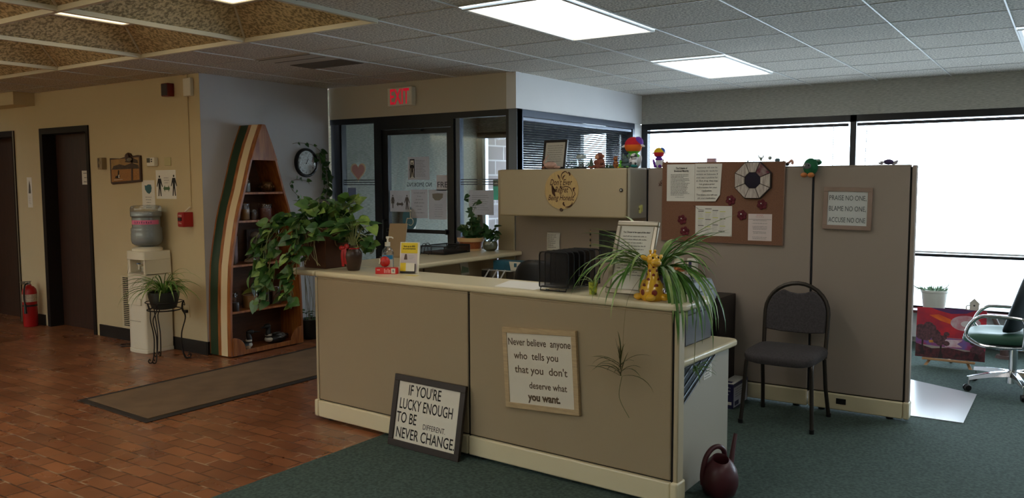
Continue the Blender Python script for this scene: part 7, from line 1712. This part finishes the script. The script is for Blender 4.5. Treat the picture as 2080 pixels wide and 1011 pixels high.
MK = mat('monkey_brown', (150, 90, 66), 0.7, var=0.4, vscale=45, rgb2=(110, 58, 44)); MF = mat('monkey_face', (196, 140, 108), 0.6); z = 1.5978
f = MB(); f.lathe([(0.036, z), (0.040, z+0.02), (0.033, z+0.05), (0.022, z+0.07)], (-2.86, 5.385, 0), MK, 20); f.ell((-2.862, 5.38, z+0.085), (0.031, 0.028, 0.028), MK); f.build('body', t)
f = MB(); f.ell((-2.872, 5.358, z+0.082), (0.018, 0.011, 0.018), MF); f.build('face', t)
for sg in (-1, 1):
    f = MB(); f.ell((-2.862+sg*0.031, 5.383, z+0.086), (0.008, 0.006, 0.011), MF); f.build('ear', t)
    f = MB(); f.ell((-2.86+sg*0.028, 5.355, z+0.0125), (0.018, 0.026, 0.0123), MK); f.build('foot', t)
    f = MB(); f.tube(spline([(-2.86+sg*0.028, 5.38, z+0.06), (-2.86+sg*0.036, 5.365, z+0.042), (-2.86+sg*0.02, 5.348, z+0.035)], 5), 0.008, MK, 8); f.build('arm', t)
f = MB(); f.tube(spline([(-2.895, 5.39, z+0.012), (-2.92, 5.375, z+0.008), (-2.945, 5.36, z+0.010)], 5), 0.007, MK, 8); f.build('tail', t)
# cluster at the cabinet end
def blob(name, label, x, y, z, parts_, cat='figurine'):
    t = thing(name, label, cat, (x, y, z))
    for nm, c, r_, m in parts_:
        f = MB(); f.ell((x+c[0], y+c[1], z+c[2]), r_, m, 14, rows=10); f.build(nm, t)
    return t
TG = mat('tiger_orange', (186, 112, 52), 0.6, var=0.8, vscale=40, rgb2=(80, 26, 22), stretch=(1, 1, 4)); GRN = mat('toy_green', (90, 140, 74), 0.6); TEAL = mat('toy_teal', (24, 120, 122), 0.5); ZB = mat('zebra_stripe', (224, 224, 226), 0.6, var=0.97, vscale=110, stretch=(0.12, 0.12, 1), rgb2=(26, 24, 34), vr=(0.46, 0.54)); SLT = mat('toy_slate', (72, 92, 98), 0.7)
z = 1.5977
blob('tiger_figurine', 'orange striped tiger figurine at the cabinet end beside the plush toy', -2.722, 5.36, z, [('body', (0, 0, 0.028), (0.02, 0.017, 0.0278), TG), ('head', (0, -0.004, 0.066), (0.016, 0.015, 0.016), TG), ('ear', (-0.011, 0, 0.082), (0.005, 0.004, 0.005), TG), ('ear', (0.011, 0, 0.082), (0.005, 0.004, 0.005), TG)])
blob('lime_figurine', 'small lime green creature on the cabinet end in front of the grey plush', -2.678, 5.35, z, [('body', (0, 0, 0.018), (0.014, 0.012, 0.0178), PLG), ('head', (0.002, -0.003, 0.044), (0.011, 0.010, 0.011), PLG), ('foot', (-0.012, -0.01, 0.005), (0.009, 0.008, 0.0048), PLY), ('foot', (0.012, -0.01, 0.005), (0.009, 0.008, 0.0048), PLY)])
blob('grey_plush', 'grey green plush animal with upright ears below the large plush head', -2.632, 5.345, z, [('body', (0, 0, 0.022), (0.036, 0.022, 0.0218), SLT), ('head', (0, -0.008, 0.05), (0.026, 0.022, 0.02), SLT), ('ear', (-0.022, 0, 0.082), (0.009, 0.006, 0.022), PLGR), ('ear', (0.022, 0, 0.082), (0.009, 0.006, 0.022), PLGR), ('paw', (-0.02, -0.02, 0.008), (0.012, 0.012, 0.0078), GRN), ('paw', (0.02, -0.02, 0.008), (0.012, 0.012, 0.0078), GRN)], 'plush toy')
blob('zebra_toy', 'black and white striped zebra toy with a teal base between the two rainbow plush toys', -2.582, 5.37, 1.6003, [('base', (0, 0, 0.012), (0.026, 0.02, 0.0118), TEAL), ('body', (0, 0, 0.038), (0.021, 0.018, 0.024), PLW), ('head', (0, -0.003, 0.078), (0.026, 0.02, 0.024), ZB), ('paw', (-0.018, -0.014, 0.03), (0.008, 0.008, 0.01), ZB), ('paw', (0.018, -0.014, 0.03), (0.008, 0.008, 0.01), ZB)])
PT = 1.6003; PYc = 5.593
RD = mat('toy_crimson', (160, 34, 46), 0.6)
blob('red_ladybird_toy', 'small crimson toy with two antennae on the panel beside the corkboard', -2.475+0.03, PYc, PT, [('body', (0, 0, 0.016), (0.03, 0.018, 0.0158), RD), ('head', (-0.012, -0.004, 0.034), (0.010, 0.009, 0.011), RD), ('head_top', (0.016, 0, 0.034), (0.009, 0.008, 0.013), RD)])
f = MB(); f.box(-2.125, -2.065, 5.575, 5.612, PT+0.0, PT+0.062, mat('toy_pink_card', (206, 168, 182), 0.7, var=0.2, vscale=30)); tag(f.build('pink_cube', bevel=0.003), 'small pale pink cube on the panel above the printed notices', 'block')
GS_ = mat('toy_sage', (118, 132, 118), 0.6); BL_ = mat('toy_bluegrey', (92, 118, 128), 0.5)
t = thing('tiny_spire', 'tiny grey green spire standing on the panel above the octagonal mirror', 'figurine', (-1.84, PYc, PT))
f = MB(); f.lathe([(0.012, PT), (0.006, PT+0.015), (0.004, PT+0.04), (0, PT+0.05)], (-1.84, PYc, 0), GS_, 12); f.build('spire', t)
t = thing('tiny_spire', 'tiny spire on the panel between the grey green spire and the winged figure', 'figurine', (-1.80, PYc, PT))
f = MB(); f.lathe([(0.009, PT), (0.005, PT+0.012), (0.003, PT+0.03), (0, PT+0.036)], (-1.80, PYc, 0), GS_, 12); f.build('spire', t)
t = thing('winged_figure', 'small sage winged figure on a clear peg on the panel top', 'figurine', (-1.75, PYc, PT))
f = MB(); f.cyl((-1.75, PYc, PT), (-1.75, PYc, PT+0.04), 0.002, None, CLR, 8); f.build('peg', t)
f = MB(); f.ell((-1.75, PYc, PT+0.05), (0.008, 0.007, 0.014), GS_); f.build('body', t)
for sg in (-1, 1): f = MB(); f.ell((-1.75+sg*0.013, PYc, PT+0.063), (0.0045, 0.003, 0.014), GS_, q=Euler((0, sg*0.5, 0)).to_quaternion()); f.build('wing', t)
t = thing('small_ball', 'small black and white ball on a clear peg on the panel top', 'ball', (-1.69, PYc, PT))
f = MB(); f.cyl((-1.69, PYc, PT), (-1.69, PYc, PT+0.045), 0.002, None, CLR, 8); f.build('peg', t)
f = MB(); f.ell((-1.69, PYc, PT+0.056), 0.0125, mat('ball_patches', (200, 206, 200), 0.5, var=0.9, vscale=45, rgb2=(30, 36, 34))); f.build('ball', t)
t = thing('mushroom_toy', 'blue grey mushroom shaped toy on the panel top at the corkboard corner', 'figurine', (-1.64, PYc, PT))
f = MB(); f.lathe([(0.012, PT), (0.008, PT+0.015), (0.009, PT+0.03)], (-1.64, PYc, 0), BL_, 14); f.build('stalk', t)
f = MB(); f.ell((-1.64, PYc, PT+0.04), (0.018, 0.016, 0.014), BL_); f.build('cap', t)
t = thing('bean_toy', 'small peach and black toy curled on the panel just past the corkboard', 'figurine', (-1.555, PYc, PT))
f = MB(); f.tube(spline([(-1.585, PYc, PT+0.014), (-1.565, PYc, PT+0.022), (-1.548, PYc, PT+0.036), (-1.54, PYc, PT+0.024), (-1.545, PYc, PT+0.012)], 6), 0.009, mat('toy_peach', (220, 168, 150), 0.6), 10); f.build('body', t)
f = MB(); f.ell((-1.575, PYc-0.004, PT+0.011), (0.015, 0.012, 0.0108), BLK); f.build('head', t)
f = MB(); f.box(-1.606, -1.592, PYc-0.006, PYc+0.006, PT, PT+0.035, mat('toy_pale_block', (190, 196, 188), 0.6)); tag(f.build('pale_block', bevel=0.002), 'tiny pale block on the panel beside the peach toy', 'block')
# green plush hanging over the seam
t = thing('green_plush', 'round green plush with orange feet sitting over the panel seam', 'plush toy', (-1.41, 5.56, 1.53))
PGG = mat('plush_green', (22, 108, 66), 0.75, var=0.3, vscale=30)
f = MB(); f.ell((-1.408, 5.53, 1.592), (0.047, 0.028, 0.056), PGG, 22, rows=14); f.ell((-1.395, 5.595, 1.622), (0.042, 0.034, 0.0215), PGG, 20); f.build('body', t, smooth=60)
f = MB(); f.ell((-1.425, 5.503, 1.598), (0.026, 0.006, 0.020), mat('plush_face_grey', (106, 108, 112), 0.8)); f.build('face', t)
for sg in (-1, 1):
    f = MB(); f.ell((-1.420+sg*0.022, 5.505, 1.540), (0.021, 0.024, 0.016), mat('plush_foot_orange', (214, 134, 76), 0.8)); f.build('foot', t)
    f = MB(); f.ell((-1.432+sg*0.014+0.006, 5.497, 1.602), (0.005, 0.003, 0.007), WPL if sg < 0 else BLK, 8, rows=6); f.build('eye', t)
f = MB(); f.ell((-1.36, 5.53, 1.634), (0.014, 0.010, 0.008), mat('plush_white_green', (170, 190, 176), 0.8)); f.build('arm', t)
t = thing('purple_toy', 'small purple spiky toy on the tall panel end above the Praise no one sign', 'plush toy', (-0.955, PYc, PT))
PU = mat('toy_violet', (74, 58, 100), 0.8); PU2 = mat('toy_lilac_grey', (176, 170, 178), 0.8)
f = MB(); f.ell((-0.955, PYc, PT+0.017), (0.03, 0.022, 0.0168), PU); f.build('body', t)
for k, (dx, dz, dy) in enumerate(((-0.045, 0.008, 0), (-0.032, 0.016, -0.01), (0.042, 0.018, 0), (0.04, 0.007, -0.01), (0.03, 0.007, 0.012))):
    f = MB(); f.ell((-0.955+dx, PYc+dy, PT+dz), (0.016, 0.007, 0.0065), PU2, 10, rows=8, q=Euler((0, -dx*6, 0)).to_quaternion()); f.build('leg', t)

# ================================================================== BY THE WINDOW
# painting on a small easel
t = thing('canvas_painting', 'sunset painting with dark trees in red and orange leaning on a small easel', 'painting', (-0.77, 7.45, 0.08))
T_ = TR(-1.02, 7.437, 0.0635, R(3)) @ Matrix.Rotation(R(-9), 4, 'X')
Wp, Hp = 0.50, 0.405
PC = lambda n, c, v=0.25, s_=6, c2=None: mat(n, c, 0.5, var=v, vscale=s_, rgb2=c2)
f = MB(T_); f.box(0, Wp, 0, 0.022, 0, Hp, mat('canvas_edge', (176, 164, 156), 0.8)); f.build('canvas', t, smooth=0)
f = MB(T_); y = -0.0006
f.quad([(0, y, 0.17), (Wp, y, 0.17), (Wp, y, Hp), (0, y, Hp)], PC('paint_crimson', (206, 34, 50), 0.5, 7, (140, 26, 58)))
y -= 0.0004; f.quad([(0.10, y, Hp), (0.42, y, Hp), (0.36, y, 0.375), (0.25, y, 0.365), (0.16, y, 0.385)], PC('paint_indigo', (52, 40, 104), 0.4, 9, (90, 40, 90)))
f.quad([(0.09, y, 0.345), (0.16, y, 0.355), (0.26, y, 0.315), (0.33, y, 0.285), (0.27, y, 0.275), (0.17, y, 0.305)], PC('paint_orange', (236, 108, 26), 0.4, 9, (200, 50, 40)))
y -= 0.0004; f.quad([(0.355+0.108*math.cos(a), y, 0.295+0.062*math.sin(a)) for a in [2*PI*k/24 for k in range(24)]], PC('paint_pale_sun', (214, 196, 204), 0.35, 10, (190, 110, 120)))
f.quad([(0.37+0.05*math.cos(a), y-0.0003, 0.29+0.026*math.sin(a)) for a in [2*PI*k/20 for k in range(20)]], PC('paint_sun_core', (240, 230, 232), 0.2, 10))
f.quad([(0, y, 0.105), (Wp, y, 0.075), (Wp, y, 0.165), (0, y, 0.17)], PC('paint_water', (112, 96, 168), 0.9, 14, (176, 40, 70)))
y -= 0.0004; f.quad([(0.21, y, 0.155), (0.34, y, 0.16), (0.30, y, 0.125), (0.34, y, 0.10), (0.22, y, 0.095), (0.19, y, 0.12)], PC('paint_glint', (224, 206, 216), 0.4, 14, (200, 130, 150)))
f.quad([(0.095, y, 0.14), (0.16, y, 0.145), (0.165, y, 0.125), (0.10, y, 0.12)], PC('paint_gold', (226, 150, 60), 0.4, 14))
f.quad([(0, y, 0), (Wp, y, 0), (Wp, y, 0.085), (0.36, y, 0.07), (0.24, y, 0.09), (0.12, y, 0.075), (0, y, 0.11)], PC('paint_bank', (92, 34, 44), 0.8, 40, (44, 18, 28)))
y -= 0.0004; TRK = PC('paint_tree', (40, 22, 26), 0.3, 20)
for x0, zb, ht, cw in ((0.05, 0.05, 0.23, 0.085), (0.185, 0.03, 0.19, 0.062), (0.44, 0.045, 0.09, 0.05)):
    f.quad([(x0-0.02, y, zb-0.03), (x0+0.02, y, zb-0.03), (x0+0.006, y, zb+0.03), (x0+0.008, y, zb+ht*0.55), (x0-0.007, y, zb+ht*0.55), (x0-0.006, y, zb+0.03)], TRK)
    rd = random.Random(int(x0*1000))
    for k in range(16):
        cx2, cz2, r2 = x0+rd.uniform(-cw, cw)*0.75, zb+ht*0.72+rd.uniform(-1, 1)*cw*0.75, rd.uniform(0.3, 0.5)*cw
        cx2 = max(r2, min(Wp-r2, cx2)); f.quad([(cx2+r2*math.cos(a), y-0.0002*k/16, cz2+r2*0.8*math.sin(a)) for a in [2*PI*j/9 for j in range(9)]], PC('paint_leaves', (66, 40, 48), 0.8, 60, (110, 66, 74)))
f.build('painted_scene', t, smooth=0)
t = thing('tabletop_easel', 'small pale wood easel on the carpet under the sunset painting', 'easel', (-0.77, 7.45, 0.004))
EW = mat('easel_pale_wood', (196, 150, 106), 0.5)
f = MB(); f.box(-0.965, -0.585, 7.405, 7.455, 0.048, 0.060, EW); f.build('ledge', t, bevel=0.002)
for sx in (-1, 1):
    f = MB(); f.prism([(-0.775+sx*0.115, 7.463, 0.062), (-0.775+sx*0.135, 7.463, 0.062), (-0.775+sx*0.175, 7.40, 0.0045), (-0.775+sx*0.150, 7.40, 0.0045)], (0, 0.018, 0), EW); f.build('leg', t)
f = MB(); f.prism([(-0.785, 7.475, 0.055), (-0.765, 7.475, 0.055), (-0.765, 7.62, 0.0045), (-0.785, 7.62, 0.0045)], (0, 0.02, 0), EW); f.build('rear_leg', t)
# birdhouse watering can on the sill
t = thing('birdhouse', 'small white birdhouse shaped watering can on the window sill', 'birdhouse', (-0.64, 8.36, 0.3255))
BH = mat('birdhouse_white', (206, 200, 186), 0.6); x, y, z = -0.68, 8.355, 0.3255
f = MB(); f.prism([(x-0.036, y-0.03, z), (x+0.036, y-0.03, z), (x+0.036, y-0.03, z+0.088), (x, y-0.03, z+0.125), (x-0.036, y-0.03, z+0.088)], (0, 0.06, 0), BH); f.build('house', t, bevel=0.001)
for sg in (-1, 1): f = MB(); f.prism([(x, y-0.036, z+0.125), (x+sg*0.048, y-0.036, z+0.078), (x+sg*0.048, y-0.036, z+0.084), (x, y-0.036, z+0.133)], (0, 0.072, 0), BH); f.build('roof', t)
f = MB(); f.cyl((x, y-0.0305, z+0.07), (x, y-0.0315, z+0.07), 0.008, None, BLK, 14); f.build('hole', t)
f = MB(); f.tube(spline([(x-0.036, y, z+0.02), (x-0.062, y, z+0.03), (x-0.062, y, z+0.06), (x-0.036, y, z+0.066)], 5), 0.005, BH, 8); f.build('handle', t)
f = MB(); f.tube([(x+0.036, y, z+0.02), (x+0.062, y, z+0.03), (x+0.085, y, z+0.055)], 0.008, BH, 8, taper=0.6); f.build('spout', t)
t = thing('wooden_sculpture', 'dark leaning wooden figure behind the chrome chair arm on the carpet', 'sculpture', (-0.42, 8.05, 0.004))
f = MB(); f.tube(spline([(-0.42, 8.05, 0.006), (-0.43, 8.05, 0.16), (-0.47, 8.06, 0.25), (-0.52, 8.08, 0.36)], 6), 0.035, mat('figure_dark_wood', (86, 66, 62), 0.5), 12, taper=0.5); f.build('stem', t)
f = MB(); f.cyl((-0.42, 8.05, 0.0045), (-0.42, 8.05, 0.03), 0.07, 0.06, mat('figure_dark_wood', (86, 66, 62), 0.5), 20); f.build('base', t)
f = MB(); f.box(-1.30, 0.9, 8.36, 8.4395, 0.06, 0.29, mat('heater_white', (206, 208, 210), 0.5)); hh = f.build('baseboard_heater', bevel=0.006); tag(hh, 'long white baseboard heater under the window', 'heater')
